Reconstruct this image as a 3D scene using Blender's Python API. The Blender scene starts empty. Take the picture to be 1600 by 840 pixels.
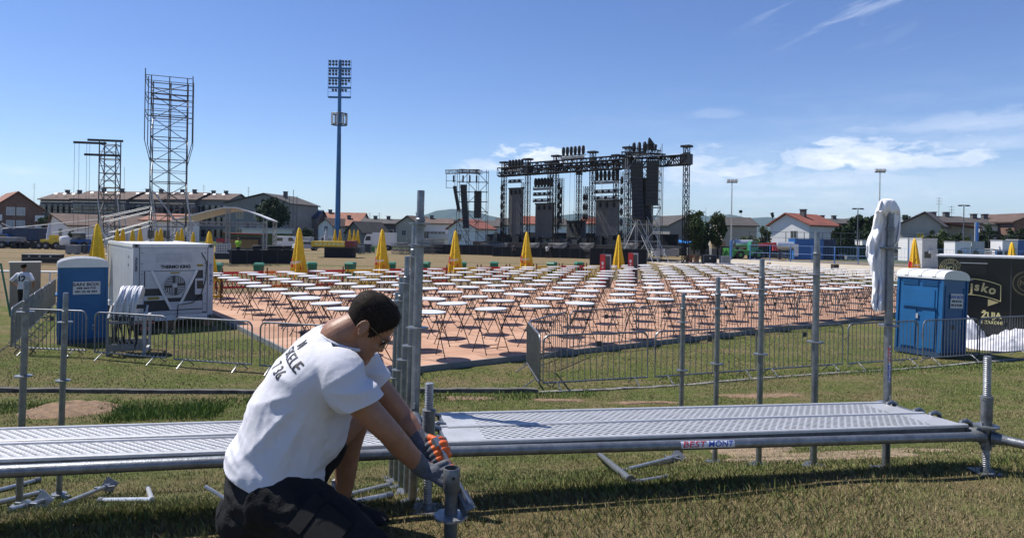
import bpy, bmesh, math, random
import numpy as np
from mathutils import Vector, Matrix, noise
from mathutils.bvhtree import BVHTree
R = math.radians
random.seed(7); rng = np.random.default_rng(7)
SC = bpy.context.scene; COL = SC.collection

# ---------------------------------------------------------------- camera model
F = 1067.0; CX, CY = 800.0, 365.0; CZ = 3.05; ROLL = R(0.9)
def un(px, py):
    dx, dy = px-CX, py-CY
    return dx*math.cos(ROLL)+dy*math.sin(ROLL), -dx*math.sin(ROLL)+dy*math.cos(ROLL)
def D(px, py, d):
    u, v = un(px, py)
    return Vector((u*d/F, d, CZ-v*d/F))
def G(px, py, z=0.0):
    u, v = un(px, py); d = (CZ-z)*F/v
    return Vector((u*d/F, d, z))
def GX(px, d, z=0.0):
    u, v = un(px, CY+(CZ-z)*F/d)
    return Vector((u*d/F, d, z))

# ---------------------------------------------------------------- mesh helper
def V(*a): return Vector(a)
def frame(t):
    t = t.normalized()
    a = Vector((0, 0, 1)) if abs(t.z) < .9 else Vector((1, 0, 0))
    x = t.cross(a).normalized(); y = x.cross(t).normalized()
    return x, y
class MB:
    def __init__(s): s.v = []; s.f = []; s.mi = []; s.m = 0
    def add(s, vs, fs):
        o = len(s.v); s.v += [tuple(p) for p in vs]
        for f in fs: s.f.append(tuple(i+o for i in f)); s.mi.append(s.m)
        return s
    def cbox(s, c, size, M=None):
        x, y, z = size[0]/2, size[1]/2, size[2]/2; c = Vector(c)
        vs = [Vector(p) for p in ((-x,-y,-z),(x,-y,-z),(x,y,-z),(-x,y,-z),(-x,-y,z),(x,-y,z),(x,y,z),(-x,y,z))]
        if M is not None: vs = [M @ p for p in vs]
        vs = [p+c for p in vs]
        return s.add(vs, [(0,3,2,1),(4,5,6,7),(0,1,5,4),(1,2,6,5),(2,3,7,6),(3,0,4,7)])
    def box(s, x0, x1, y0, y1, z0, z1):
        return s.cbox(((x0+x1)/2,(y0+y1)/2,(z0+z1)/2),(abs(x1-x0),abs(y1-y0),abs(z1-z0)))
    def bar(s, p, q, w, h):
        p, q = Vector(p), Vector(q); t = q-p; x, y = frame(t)
        M = Matrix((x, t.normalized(), y)).transposed()
        return s.cbox((p+q)/2, (w, t.length, h), M)
    def tube(s, p, q, r, r2=None, n=8, cap=True):
        p, q = Vector(p), Vector(q); r2 = r if r2 is None else r2
        x, y = frame(q-p); vs = []
        for c, rr in ((p, r), (q, r2)):
            for i in range(n):
                a = 2*math.pi*i/n; vs.append(c+x*(rr*math.cos(a))+y*(rr*math.sin(a)))
        fs = [(i, (i+1) % n, n+(i+1) % n, n+i) for i in range(n)]
        if cap: fs += [tuple(range(n-1, -1, -1)), tuple(range(n, 2*n))]
        return s.add(vs, fs)
    def path(s, pts, r, n=8, closed=False):
        pts = [Vector(p) for p in pts]; N = len(pts); vs = []; px = None
        rs = r if isinstance(r, (list, tuple)) else [r]*N
        for i, p in enumerate(pts):
            a = pts[i-1] if (i > 0 or closed) else p; b = pts[(i+1) % N] if (i < N-1 or closed) else p
            t = (b-a).normalized()
            if px is None: px, _ = frame(t)
            px = (px-t*px.dot(t)).normalized(); y = px.cross(t)
            for k in range(n):
                an = 2*math.pi*k/n; vs.append(p+px*(rs[i]*math.cos(an))+y*(rs[i]*math.sin(an)))
        fs = []
        for i in range(N if closed else N-1):
            j = (i+1) % N
            for k in range(n): fs.append((i*n+k, i*n+(k+1) % n, j*n+(k+1) % n, j*n+k))
        if not closed: fs += [tuple(range(n-1, -1, -1)), tuple((N-1)*n+k for k in range(n))]
        return s.add(vs, fs)
    def lathe(s, prof, n=16, c=(0,0,0), M=None):
        vs = []; c = Vector(c)
        for r, z in prof:
            for i in range(n):
                a = 2*math.pi*i/n; p = Vector((r*math.cos(a), r*math.sin(a), z))
                if M is not None: p = M @ p
                vs.append(p+c)
        fs = []
        for j in range(len(prof)-1):
            for i in range(n): fs.append((j*n+i, j*n+(i+1) % n, (j+1)*n+(i+1) % n, (j+1)*n+i))
        fs += [tuple(range(n-1, -1, -1)), tuple((len(prof)-1)*n+k for k in range(n))]
        return s.add(vs, fs)
    def prism(s, poly, y0, y1):           # poly of (x,z), extruded along y
        n = len(poly)
        vs = [(x, y0, z) for x, z in poly]+[(x, y1, z) for x, z in poly]
        fs = [tuple(range(n)), tuple(range(2*n-1, n-1, -1))]+[(i, n+i, n+(i+1) % n, (i+1) % n) for i in range(n)]
        return s.add(vs, fs)
    def ball(s, c, r, n=10, m=6, M=None):
        rx = r if isinstance(r, (tuple, list)) else (r, r, r); c = Vector(c); vs = []; fs = []
        for j in range(m+1):
            th = math.pi*j/m
            for i in range(n):
                a = 2*math.pi*i/n
                p = Vector((rx[0]*math.sin(th)*math.cos(a), rx[1]*math.sin(th)*math.sin(a), rx[2]*math.cos(th)))
                if M is not None: p = M @ p
                vs.append(c+p)
        for j in range(m):
            for i in range(n): fs.append((j*n+i, (j+1)*n+i, (j+1)*n+(i+1) % n, j*n+(i+1) % n))
        return s.add(vs, fs)
    def loft(s, rings):                   # list of rings (equal length lists of Vectors)
        n = len(rings[0]); vs = [p for r in rings for p in r]; fs = []
        for j in range(len(rings)-1):
            for i in range(n): fs.append((j*n+i, j*n+(i+1) % n, (j+1)*n+(i+1) % n, (j+1)*n+i))
        fs += [tuple(range(n-1, -1, -1)), tuple((len(rings)-1)*n+k for k in range(n))]
        return s.add(vs, fs)
    def mesh(s, name):
        me = bpy.data.meshes.new(name); me.from_pydata(s.v, [], s.f); me.update()
        return me
    def build(s, name, mats, parent=None, smooth=False, world=False, loc=None, rz=0, fix=True):
        if world and parent is not None:
            L = Vector(parent.location); s.v = [tuple(Vector(p)-L) for p in s.v]
        me = s.mesh(name)
        mats = mats if isinstance(mats, (list, tuple)) else [mats]
        for m in mats: me.materials.append(m)
        if len(mats) > 1: me.polygons.foreach_set('material_index', s.mi)
        if fix:
            bm = bmesh.new(); bm.from_mesh(me); bmesh.ops.recalc_face_normals(bm, faces=bm.faces); bm.to_mesh(me); bm.free()
        if smooth:
            me.polygons.foreach_set('use_smooth', [True]*len(me.polygons))
            me.set_sharp_from_angle(angle=R(40))
        return link(name, me, parent, loc, rz)
def link(name, me, parent=None, loc=None, rz=0):
    o = bpy.data.objects.new(name, me); COL.objects.link(o)
    if parent is not None: o.parent = parent
    if loc is not None: o.location = loc
    if rz: o.rotation_euler.z = rz
    return o
def tag(o, label=None, cat=None, group=None, kind=None):
    if label: o['label'] = label
    if cat: o['category'] = cat
    if group: o['group'] = group
    if kind: o['kind'] = kind
    return o
def thing(name, label, cat, loc=(0,0,0), rz=0, group=None):
    o = bpy.data.objects.new(name, None); COL.objects.link(o); o.empty_display_size = .1
    o.location = loc; o.rotation_euler = (0, 0, rz)
    return tag(o, label, cat, group)
def dup(root, loc=None, rz=None, label=None, group=None, parent=None):
    c = root.copy(); COL.objects.link(c)
    if parent is not None: c.parent = parent
    for ch in list(root.children): dup(ch, parent=c)
    if loc is not None: c.location = loc
    if rz is not None: c.rotation_euler.z = rz
    if label: c['label'] = label
    if group: c['group'] = group
    return c
ORD = ['zeroth','first','second','third','fourth','fifth','sixth','seventh','eighth','ninth','tenth','eleventh','twelfth','thirteenth','fourteenth','fifteenth','sixteenth','seventeenth','eighteenth','nineteenth','twentieth','twenty-first','twenty-second','twenty-third','twenty-fourth','twenty-fifth','twenty-sixth','twenty-seventh','twenty-eighth']
def rotm(rx=0, ry=0, rz=0):
    return Matrix.Rotation(rz, 3, 'Z') @ Matrix.Rotation(ry, 3, 'Y') @ Matrix.Rotation(rx, 3, 'X')
def text(name, s, size, mat, parent, loc, rot=(0,0,0), sx=1.0, bold=0.0, ext=.002, space=1.0, align='CENTER'):
    cu = bpy.data.curves.new(name, 'FONT'); cu.body = s; cu.size = size; cu.align_x = align; cu.align_y = 'CENTER'
    cu.extrude = ext; cu.offset = bold; cu.space_character = space; cu.resolution_u = 3
    o = bpy.data.objects.new(name, cu); COL.objects.link(o)
    dg = bpy.context.evaluated_depsgraph_get(); me = bpy.data.meshes.new_from_object(o.evaluated_get(dg))
    bpy.data.objects.remove(o); me.materials.clear(); me.materials.append(mat)
    for v in me.vertices: v.co.x *= sx
    me.name = name
    ob = link(name, me, parent, loc); ob.rotation_euler = rot
    return ob
def evalmesh(ob, name):
    dg = bpy.context.evaluated_depsgraph_get(); me = bpy.data.meshes.new_from_object(ob.evaluated_get(dg)); me.name = name
    bpy.data.objects.remove(ob); return me

# ---------------------------------------------------------------- materials
MATS = {}
def mat(name, col, rough=.6, metal=0.0, var=.15, scale=6.0, bump=0.0, bscale=80.0, spec=.5, detail=4, col2=None, trans=0):
    m = bpy.data.materials.new(name); m.use_nodes = True; nt = m.node_tree; N = nt.nodes; L = nt.links
    b = N['Principled BSDF']; b.inputs['Roughness'].default_value = rough; b.inputs['Metallic'].default_value = metal
    b.inputs['Specular IOR Level'].default_value = spec
    tc = N.new('ShaderNodeTexCoord')
    nz = N.new('ShaderNodeTexNoise'); nz.inputs['Scale'].default_value = scale; nz.inputs['Detail'].default_value = detail
    nz.inputs['Roughness'].default_value = .65
    L.new(tc.outputs['Object'], nz.inputs['Vector'])
    rp = N.new('ShaderNodeValToRGB'); rp.color_ramp.elements[0].position = .3; rp.color_ramp.elements[1].position = .7
    c1 = [max(0, c*(1-var)) for c in col]; c2 = [min(1, c*(1+var)) for c in (col2 or col)]
    rp.color_ramp.elements[0].color = (*c1, 1); rp.color_ramp.elements[1].color = (*c2, 1)
    L.new(nz.outputs['Fac'], rp.inputs['Fac']); L.new(rp.outputs['Color'], b.inputs['Base Color'])
    if bump:
        n2 = N.new('ShaderNodeTexNoise'); n2.inputs['Scale'].default_value = bscale; n2.inputs['Detail'].default_value = 3
        L.new(tc.outputs['Object'], n2.inputs['Vector'])
        bp = N.new('ShaderNodeBump'); bp.inputs['Strength'].default_value = bump; bp.inputs['Distance'].default_value = .01
        L.new(n2.outputs['Fac'], bp.inputs['Height']); L.new(bp.outputs['Normal'], b.inputs['Normal'])
    if trans: b.inputs['Transmission Weight'].default_value = trans
    MATS[name] = m
    return m
galv = mat('galvanised_steel', (.20,.215,.23), .42, .7, .32, 22, .12, 120, detail=6)
galv2 = mat('galvanised_worn_shade', (.15,.16,.17), .5, .6, .4, 14, .2, 90, detail=6)  # worn fittings; on the deck planks it stands in for shaded sides
barm = mat('barrier_steel', (.21,.22,.235), .4, .7, .25, 9, .1, 60)
steel_w = mat('bright_steel', (.55,.56,.57), .35, .6, .2, 20)
zinc = mat('zinc_bright', (.34,.355,.37), .4, .65, .3, 16, .1, 90)
blackm = mat('black_metal', (.018,.018,.02), .5, .2, .3, 3)
blackf = mat('black_cloth', (.012,.012,.014), .85, 0, .4, 2, .2, 20)
darkg = mat('dark_grey', (.045,.047,.05), .6, 0, .3, 2)
screenm = mat('screen_grey', (.085,.085,.086), .55, 0, .12, .6)
midg = mat('mid_grey', (.2,.21,.22), .6, 0, .2, 2)
ltg = mat('light_grey', (.42,.43,.44), .6, 0, .12, 2)
whitep = mat('white_paint', (.68,.68,.67), .45, 0, .05, 3)
whitem = mat('white_tabletop', (.62,.62,.615), .4, 0, .04, 4)
whitef = mat('white_fabric', (.60,.605,.65), .95, 0, .04, 6, .12, 60, spec=.1)
legm = mat('table_leg_dark', (.03,.028,.027), .45, .3, .3, 8)
yellowc = mat('yellow_canvas', (.70,.43,.015), .75, 0, .14, 5, .3, 12)
yellowp = mat('yellow_paint', (.65,.45,.03), .5, 0, .15, 2)
redc = mat('red_canvas', (.50,.02,.03), .7, 0, .15, 6)
redp = mat('red_paint', (.55,.03,.03), .45, 0, .15, 3)
greenp = mat('green_plastic', (.02,.16,.09), .5, 0, .2, 4)
greenb = mat('green_paint', (.05,.24,.05), .5, 0, .25, 3)
bluep = mat('blue_paint', (.025,.10,.30), .5, 0, .2, 1.5)
bluet = mat('blue_toilet', (.008,.105,.27), .45, 0, .10, 2.5, .05, 40)
navy = mat('navy_paint', (.012,.03,.075), .5, 0, .25, 1)
bluef = mat('blue_fence', (.05,.16,.42), .5, .1, .15, 3)
mastb = mat('mast_blue', (.03,.13,.30), .45, .2, .15, .6)
rubber = mat('rubber', (.02,.02,.02), .9, 0, .3, 4)
glassd = mat('dark_glass', (.03,.035,.045), .12, 0, .2, 1, spec=.8)
skin = mat('skin', (.29,.145,.088), .48, 0, .16, 22, .15, 240, detail=8)
hairm = mat('dark_hair', (.020,.015,.012), .75, 0, .5, 140, .1, 260, spec=.12)
shortm = mat('black_work_shorts', (.011,.011,.012), .85, 0, .4, 9, .35, 140, spec=.25)
glove_g = mat('glove_grey', (.10,.11,.13), .85, 0, .2, 40, .4, 200)
glove_o = mat('glove_orange', (.72,.12,.015), .55, 0, .12, 25, .2, 90)
tan = mat('tan_board', (.28,.20,.11), .8, 0, .2, 2)
woodm = mat('pallet_wood', (.22,.13,.07), .8, 0, .3, 4)
orangep = mat('orange_plastic', (.7,.16,.02), .5, 0, .1, 3)
hivis = mat('hi_vis_green', (.35,.65,.04), .7, 0, .1, 5)
gold = mat('gold_print', (.50,.42,.20), .5, 0, .12, 6)
goldb = mat('pale_gold_print', (.72,.63,.28), .5, 0, .1, 6)
inkb = mat('black_print', (.01,.01,.012), .6, 0, .2, 20)
inkbl = mat('blue_print', (.02,.06,.35), .6, 0, .2, 20)
inkr = mat('red_print', (.45,.03,.03), .6, 0, .2, 20)
boothb = mat('booth_black', (.008,.008,.009), .3, 0, .3, 1.2)
concrete = mat('concrete', (.27,.26,.24), .9, 0, .3, 5, .4, 25)
concd = mat('weathered_concrete', (.10,.095,.085), .95, 0, .5, 6, .5, 20)
# ---------------------------------------------------------------- camera, render, light
cam = bpy.data.cameras.new('camera'); co = bpy.data.objects.new('camera', cam); COL.objects.link(co)
co.location = (0, 0, CZ); co.rotation_euler = (Matrix.Rotation(R(90), 3, 'X') @ Matrix.Rotation(ROLL, 3, 'Z')).to_euler()
cam.sensor_width = 36; cam.lens = F/1600*36; cam.shift_y = -(420-CY)/1600; cam.clip_start = .05; cam.clip_end = 30000
SC.camera = co
SC.render.engine = 'CYCLES'
SC.view_settings.view_transform = 'Standard'; SC.view_settings.look = 'None'
SC.view_settings.gamma = 1; SC.view_settings.exposure = 0.42
SUN_EL = R(57.5); SUN_DIR = Vector((-.915, .40, 0)).normalized()*math.cos(SUN_EL)+Vector((0,0,math.sin(SUN_EL)))
sl = bpy.data.lights.new('sun', 'SUN'); sl.energy = 5.0; sl.angle = R(.53); sl.color = (1, .95, .88)
so = bpy.data.objects.new('sun', sl); COL.objects.link(so); so.location = (0,0,60)
so.rotation_euler = SUN_DIR.to_track_quat('Z', 'Y').to_euler()
w = bpy.data.worlds.new('World'); SC.world = w; w.use_nodes = True; nt = w.node_tree; N = nt.nodes; L = nt.links
bg = N['Background']; bg.inputs['Strength'].default_value = .100
sky = N.new('ShaderNodeTexSky'); sky.sky_type = 'NISHITA'; sky.sun_disc = False
sky.sun_elevation = SUN_EL; sky.sun_rotation = math.atan2(SUN_DIR.x, SUN_DIR.y)
sky.air_density = .85; sky.dust_density = .0; sky.ozone_density = 3.2
# clouds: noise on the sky direction, gathered in the low right part of the sky
tc = N.new('ShaderNodeTexCoord'); sp = N.new('ShaderNodeSeparateXYZ'); L.new(tc.outputs['Generated'], sp.inputs[0])
def math_(op, a, b=None, c=None):
    n = N.new('ShaderNodeMath'); n.operation = op
    for i, x in enumerate((a, b, c)):
        if x is None: continue
        if isinstance(x, (int, float)): n.inputs[i].default_value = x
        else: L.new(x, n.inputs[i])
    return n.outputs[0]
az = math_('ARCTAN2', sp.outputs['X'], sp.outputs['Y']); el = math_('ARCSINE', sp.outputs['Z'])
def comb(x, y, z=0.0):
    n = N.new('ShaderNodeCombineXYZ')
    for i, q in enumerate((x, y, z)):
        if isinstance(q, (int, float)): n.inputs[i].default_value = q
        else: L.new(q, n.inputs[i])
    return n.outputs[0]
def nz(vec, sc, det, rough=.6, dist=0.0):
    n = N.new('ShaderNodeTexNoise'); n.inputs['Scale'].default_value = sc; n.inputs['Detail'].default_value = det
    n.inputs['Roughness'].default_value = rough; n.inputs['Distortion'].default_value = dist; L.new(vec, n.inputs['Vector']); return n.outputs['Fac']
def mr(x, a, b, c=0.0, d=1.0):
    n = N.new('ShaderNodeMapRange'); n.interpolation_type = 'SMOOTHSTEP'; L.new(x, n.inputs[0])
    for i, q in enumerate((a, b, c, d)): n.inputs[i+1].default_value = q
    return n.outputs[0]
pv = comb(az, math_('MULTIPLY', el, 2.6)); fine = nz(pv, 26, 9, .62, .3); big = nz(pv, 9, 5, .55, .2)
def blob(px, py, wx, wy, hard):
    u, v = un(px, py); a0 = math.atan2(u, F); e0 = math.atan2(-v, math.hypot(u, F)); sx = wx/F; sy = wy/F
    dx = math_('DIVIDE', math_('SUBTRACT', az, a0), sx)
    dy = math_('DIVIDE', math_('SUBTRACT', el, e0), sy)
    up = math_('MULTIPLY', math_('MINIMUM', dy, 0.0), 1.9); dy = math_('MAXIMUM', dy, math_('ABSOLUTE', up))  # flat-based
    r = math_('SQRT', math_('ADD', math_('MULTIPLY', dx, dx), math_('MULTIPLY', dy, dy)))
    r = math_('ADD', r, math_('MULTIPLY', math_('SUBTRACT', fine, .5), 4.4))
    r = math_('ADD', r, math_('MULTIPLY', math_('SUBTRACT', big, .5), 1.5))
    return mr(r, 1.0+hard, 1.0-hard)
cl = None
for b in ((1345,252,105,22,.6,.85),(1305,224,30,8,.5,.7),(1150,272,45,10,.6,.7),(1523,246,22,9,.55,.75),(848,245,50,15,.45,.9),(770,262,50,9,.7,.55),(1085,275,50,30,.7,.6),(1290,285,120,16,.8,.5),(1250,305,150,10,.9,.4),(1530,195,120,12,.9,.33),(1430,300,220,26,1.0,.3),(1560,225,110,10,.9,.3),(40,268,26,9,.8,.22),(1120,180,30,8,.8,.15)):
    m_ = math_('MULTIPLY', blob(*b[:5]), b[5]); cl = m_ if cl is None else math_('MAXIMUM', cl, m_)
# high thin cirrus, upper right
wv = nz(comb(math_('MULTIPLY', math_('ADD', az, math_('MULTIPLY', el, .9)), 2.2), math_('MULTIPLY', math_('SUBTRACT', el, math_('MULTIPLY', az, .33)), 14)), 3.0, 7, .6, .6)
cm = math_('MULTIPLY', mr(wv, .48, .78), math_('MULTIPLY', mr(el, .22, .34), mr(az, .28, .42)))
cm = math_('MULTIPLY', math_('MULTIPLY', cm, mr(az, .66, .5)), .55)
cl = math_('MAXIMUM', cl, cm)
veil = math_('MULTIPLY', math_('MULTIPLY', mr(nz(comb(math_('MULTIPLY', az, 1.0), math_('MULTIPLY', el, 7)), 5, 6, .6, .2), .35, .75), mr(az, -.1, .45)), mr(el, .24, .03))
cl = math_('MAXIMUM', cl, math_('MULTIPLY', veil, .34))
tint = N.new('ShaderNodeMix'); tint.data_type = 'RGBA'
cc = N.new('ShaderNodeMix'); cc.data_type = 'RGBA'; L.new(mr(fine, .35, .7), cc.inputs['Factor'])
cc.inputs[6].default_value = (6.6,7.4,8.8,1); cc.inputs[7].default_value = (10.5,10.6,10.8,1)
L.new(cl, tint.inputs['Factor']); hs = N.new('ShaderNodeHueSaturation'); hs.inputs['Saturation'].default_value = 1.15; hs.inputs['Hue'].default_value = .513; hs.inputs['Value'].default_value = 1.06; L.new(sky.outputs['Color'], hs.inputs['Color']); L.new(hs.outputs['Color'], tint.inputs[6]); L.new(cc.outputs[2], tint.inputs[7])
L.new(tint.outputs[2], bg.inputs['Color'])

# ---------------------------------------------------------------- terrain
PC = Vector((-.37, 3.06, 0)); PR = Vector((2.577, 3.70, 0))
WD = (PR-PC).normalized(); ND = Vector((-WD.y, WD.x, 0))
TOE_U = [-60, -20, -6.85, 3.1, 10.6, 15.7, 40, 90]; TOE_V = [11.6, 11.5, 11.35, 9.7, 10.85, 11.4, 14, 14]
PV = [-60, -.7, .12, .73, 3.65]; PH = [1.95, 1.84, 1.80, 1.56, .66]
def hgt(x, y, rough=True):
    p = Vector((x, y, 0))-PC; u = p.dot(WD); v = p.dot(ND)
    vt = float(np.interp(u, TOE_U, TOE_V))
    if v <= 3.65: h = float(np.interp(v, PV, PH))
    elif v < vt:
        t = (v-3.65)/(vt-3.65); h = .66*(1-t)+.12*math.sin(math.pi*t)*(-1)*(1-t)
        h = max(h, .02)
    else: h = 0.0
    if rough and v < vt and abs(u) < 40:
        h += (noise.noise((x*.9, y*.9, 3))*.025+noise.noise((x*3, y*3, 5))*.012)*min(1, max(0, (vt-v)/1.5))
    return h
def on(px, d):        # ground point under image column px at depth d
    u, v = un(px, 600); x = u*d/F
    return Vector((x, d, hgt(x, d)))
xs = [-9000,-4000,-1500,-600,-250,-120,-70,-45,-32]+list(np.arange(-24, -10, 1.0))+list(np.arange(-10, 18, .2))+list(np.arange(18, 30, 1.0))+[34,45,70,120,250,600,1500,4000,9000]
ys = [-60,-20,-8,-4,-2,-1]+list(np.arange(0, 19, .2))+list(np.arange(19, 34, 1.0))+[36,40,46,55,70,90,120,170,250,400,800,1600,3500,9500]
gv = [(x, y, hgt(x, y)) for y in ys for x in xs]; nx = len(xs)
gf = [(j*nx+i, j*nx+i+1, (j+1)*nx+i+1, (j+1)*nx+i) for j in range(len(ys)-1) for i in range(nx-1)]
gm = bpy.data.materials.new('lawn'); gm.use_nodes = True; nt = gm.node_tree; N = nt.nodes; L = nt.links
b = N['Principled BSDF']; b.inputs['Roughness'].default_value = .95; b.inputs['Specular IOR Level'].default_value = .1
tc = N.new('ShaderNodeTexCoord'); P = tc.outputs['Object']; sp = N.new('ShaderNodeSeparateXYZ'); L.new(P, sp.inputs[0])
def ramp(x, stops):
    n = N.new('ShaderNodeValToRGB'); e = n.color_ramp.elements
    while len(e) < len(stops): e.new(.5)
    for i, (p, c) in enumerate(stops): e[i].position = p; e[i].color = (*c, 1)
    L.new(x, n.inputs['Fac']); return n.outputs['Color']
def mixc(f, a, b_):
    n = N.new('ShaderNodeMix'); n.data_type = 'RGBA'
    if isinstance(f, (int, float)): n.inputs['Factor'].default_value = f
    else: L.new(f, n.inputs['Factor'])
    for i, q in ((6, a), (7, b_)):
        if isinstance(q, tuple): n.inputs[i].default_value = (*q, 1)
        else: L.new(q, n.inputs[i])
    return n.outputs[2]
n_big = nz(P, .5, 5, .6, .4); n_mid = nz(P, 2.2, 6, .65, .3); n_fin = nz(P, 38, 4, .7); n_hf = nz(P, 9, 6, .7)
green = ramp(n_hf, [(.25, (.058,.080,.018)), (.5, (.122,.148,.040)), (.75, (.19,.205,.072))])
straw = ramp(n_hf, [(.25, (.13,.105,.05)), (.75, (.30,.24,.125))])
dryf = math_('ADD', math_('MULTIPLY', n_big, .55), math_('MULTIPLY', n_mid, .55))
band = nz(comb(math_('MULTIPLY', sp.outputs['X'], .12), math_('MULTIPLY', sp.outputs['Y'], 1.1)), 1.0, 4, .6, .3)
dryf = math_('ADD', math_('MULTIPLY', dryf, .75), math_('MULTIPLY', band, .30))
dryf = math_('ADD', dryf, math_('MULTIPLY', mr(sp.outputs['Y'], 4.6, 3.4), .10))
near = mixc(mr(dryf, .49, .68), green, straw)
# the pitch beyond the dance floor is scorched, with greener stripes
stripe = nz(comb(math_('MULTIPLY', sp.outputs['X'], .02), math_('MULTIPLY', sp.outputs['Y'], .35)), 1.0, 3, .5)
scorch = ramp(n_mid, [(.25, (.17,.125,.07)), (.75, (.27,.21,.125))])
pitch = mixc(mr(stripe, .56, .68), scorch, (.09,.11,.035))
yy = math_('ADD', sp.outputs['Y'], math_('MULTIPLY', math_('SUBTRACT', n_big, .5), 6.0))
yy = math_('SUBTRACT', yy, math_('MULTIPLY', math_('MAXIMUM', sp.outputs['X'], -14.0), .6))
c = mixc(mr(yy, 33.5, 37.5), near, pitch)
c = mixc(mr(sp.outputs['Y'], 118, 125), c, (.06,.08,.03))
c = mixc(mr(n_fin, .45, .8, 0, .45), c, (.03,.035,.012))
L.new(c, b.inputs['Base Color'])
bp = N.new('ShaderNodeBump'); bp.inputs['Strength'].default_value = 1.0; bp.inputs['Distance'].default_value = .06
L.new(math_('ADD', n_fin, math_('MULTIPLY', n_hf, .8)), bp.inputs['Height']); L.new(bp.outputs['Normal'], b.inputs['Normal'])
g = MB(); g.v = gv; g.f = gf; g.mi = [0]*len(gf)
tag(g.build('ground', gm, smooth=True), kind='structure')

# mountains on the horizon
def ridge(name, pts, dist, depth, m):
    mb = MB(); top = []
    for px, py in pts:
        u, v = un(px, py); top.append((u*dist/F, CZ-v*dist/F))
    P2 = []
    for k in range(len(top)-1):
        for s in range(4):
            t = s/4; x = top[k][0]*(1-t)+top[k+1][0]*t; z = top[k][1]*(1-t)+top[k+1][1]*t
            P2.append((x, z*(1+.03*noise.noise((x*.004, 0, 1)))))
    P2.append(top[-1]); n = len(P2); vs = []
    for j, (yo, f) in enumerate(((-depth, -.02), (-depth*.6, .35), (-depth*.3, .72), (0, 1), (depth*.8, .5), (depth*2, -.02))):
        for i, (x, z) in enumerate(P2):
            q = f*z+(25*noise.noise((x*.003, j*2.3, 0)) if 0 < j < 3 else 0)
            vs.append((x*(1+yo/dist*.3), dist+yo, max(q, -1.5) if 0 < f else -1.5))
    mb.add(vs, [(j*n+i, j*n+i+1, (j+1)*n+i+1, (j+1)*n+i) for j in range(5) for i in range(n-1)])
    tag(mb.build(name, m, smooth=True), kind='structure')
mtm = mat('forest_hills', (.035,.06,.03), 1, 0, .4, .01, spec=0)
ridge('hills', [(560,352),(600,349),(640,341),(660,337),(682,329),(706,326.5),(720,327),(745,330),(765,337),(785,341),(810,343),(850,341),(885,335),(905,333),(930,338),(980,340),(1040,337),(1085,335),(1110,338),(1140,334),(1170,341),(1200,339),(1250,344),(1310,343),(1330,340),(1345,343),(1400,347),(1470,345),(1560,344),(1620,345),(1700,352)], 5200, 700, mtm)
# air
hz = MB(); hz.box(-6200, 6200, -70, 9000, -2.6, 330)
hm = bpy.data.materials.new('haze_air'); hm.use_nodes = True; nt = hm.node_tree
for n in list(nt.nodes): nt.nodes.remove(n)
o_ = nt.nodes.new('ShaderNodeOutputMaterial'); vol = nt.nodes.new('ShaderNodeVolumePrincipled')
vol.inputs['Color'].default_value = (.55,.72,.96,1); vol.inputs['Density'].default_value = .00009; vol.inputs['Anisotropy'].default_value = .1
nt.links.new(vol.outputs[0], o_.inputs['Volume'])
HAZE = tag(hz.build('haze', hm), kind='stuff')
# ---------------------------------------------------------------- foreground scaffold
def galv_tex(base):
    return base
def rosette(z, r=.062):
    mb = MB(); t = .009; n = 8; pts = []
    # octagonal disc with scalloped notches
    ring = []
    for i in range(32):
        a = 2*math.pi*i/32; rr = r*(1.0 if (i % 4) in (0, 1, 3) else .90); ring.append((rr*math.cos(a), rr*math.sin(a)))
    inner = [(.0235*math.cos(2*math.pi*i/32), .0235*math.sin(2*math.pi*i/32)) for i in range(32)]
    vs = [(x, y, z+t/2) for x, y in ring]+[(x, y, z-t/2) for x, y in ring]+[(x, y, z+t/2+.002) for x, y in inner]+[(x, y, z-t/2-.002) for x, y in inner]
    fs = []
    for i in range(32):
        j = (i+1) % 32
        fs += [(i, 32+i, 32+j, j), (64+i, i, j, 64+j), (32+i, 96+i, 96+j, 32+j)]
    mb.add(vs, fs); return mb
def standard(name, label, loc, z0, z1, rings, group, lean=(0, 0), spig=.16):
    """an upright: tube, rosettes, pressed spigot with a collar, base jack nut"""
    t = thing(name, label, 'scaffold upright', loc, 0, group); t.rotation_euler = (R(lean[0]), R(lean[1]), rng.uniform(0, 1))
    H = z1-z0
    mb = MB(); mb.lathe([(.0242, 0), (.0242, H-spig-.01), (.0242, H-spig), (.0215, H-spig+.03)], 20)
    mb.build('tube', galv, t, True)
    mb = MB(); mb.lathe([(.0205, H-spig+.005), (.0205, H-.005), (.0195, H)], 20); mb.tube((-.0215, 0, H-.06), (.0215, 0, H-.06), .006, n=8)
    mb.build('spigot', galv, t, True)
    mb = MB(); mb.lathe([(.0245, H-spig-.014), (.0285, H-spig-.010), (.0285, H-spig+.002), (.0242, H-spig+.006)], 20); mb.build('collar', galv, t, True)
    for z in rings:
        if z0 < z < z1-.1: rosette(z-z0).build('rosette', galv, t, True)
    return t
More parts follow.
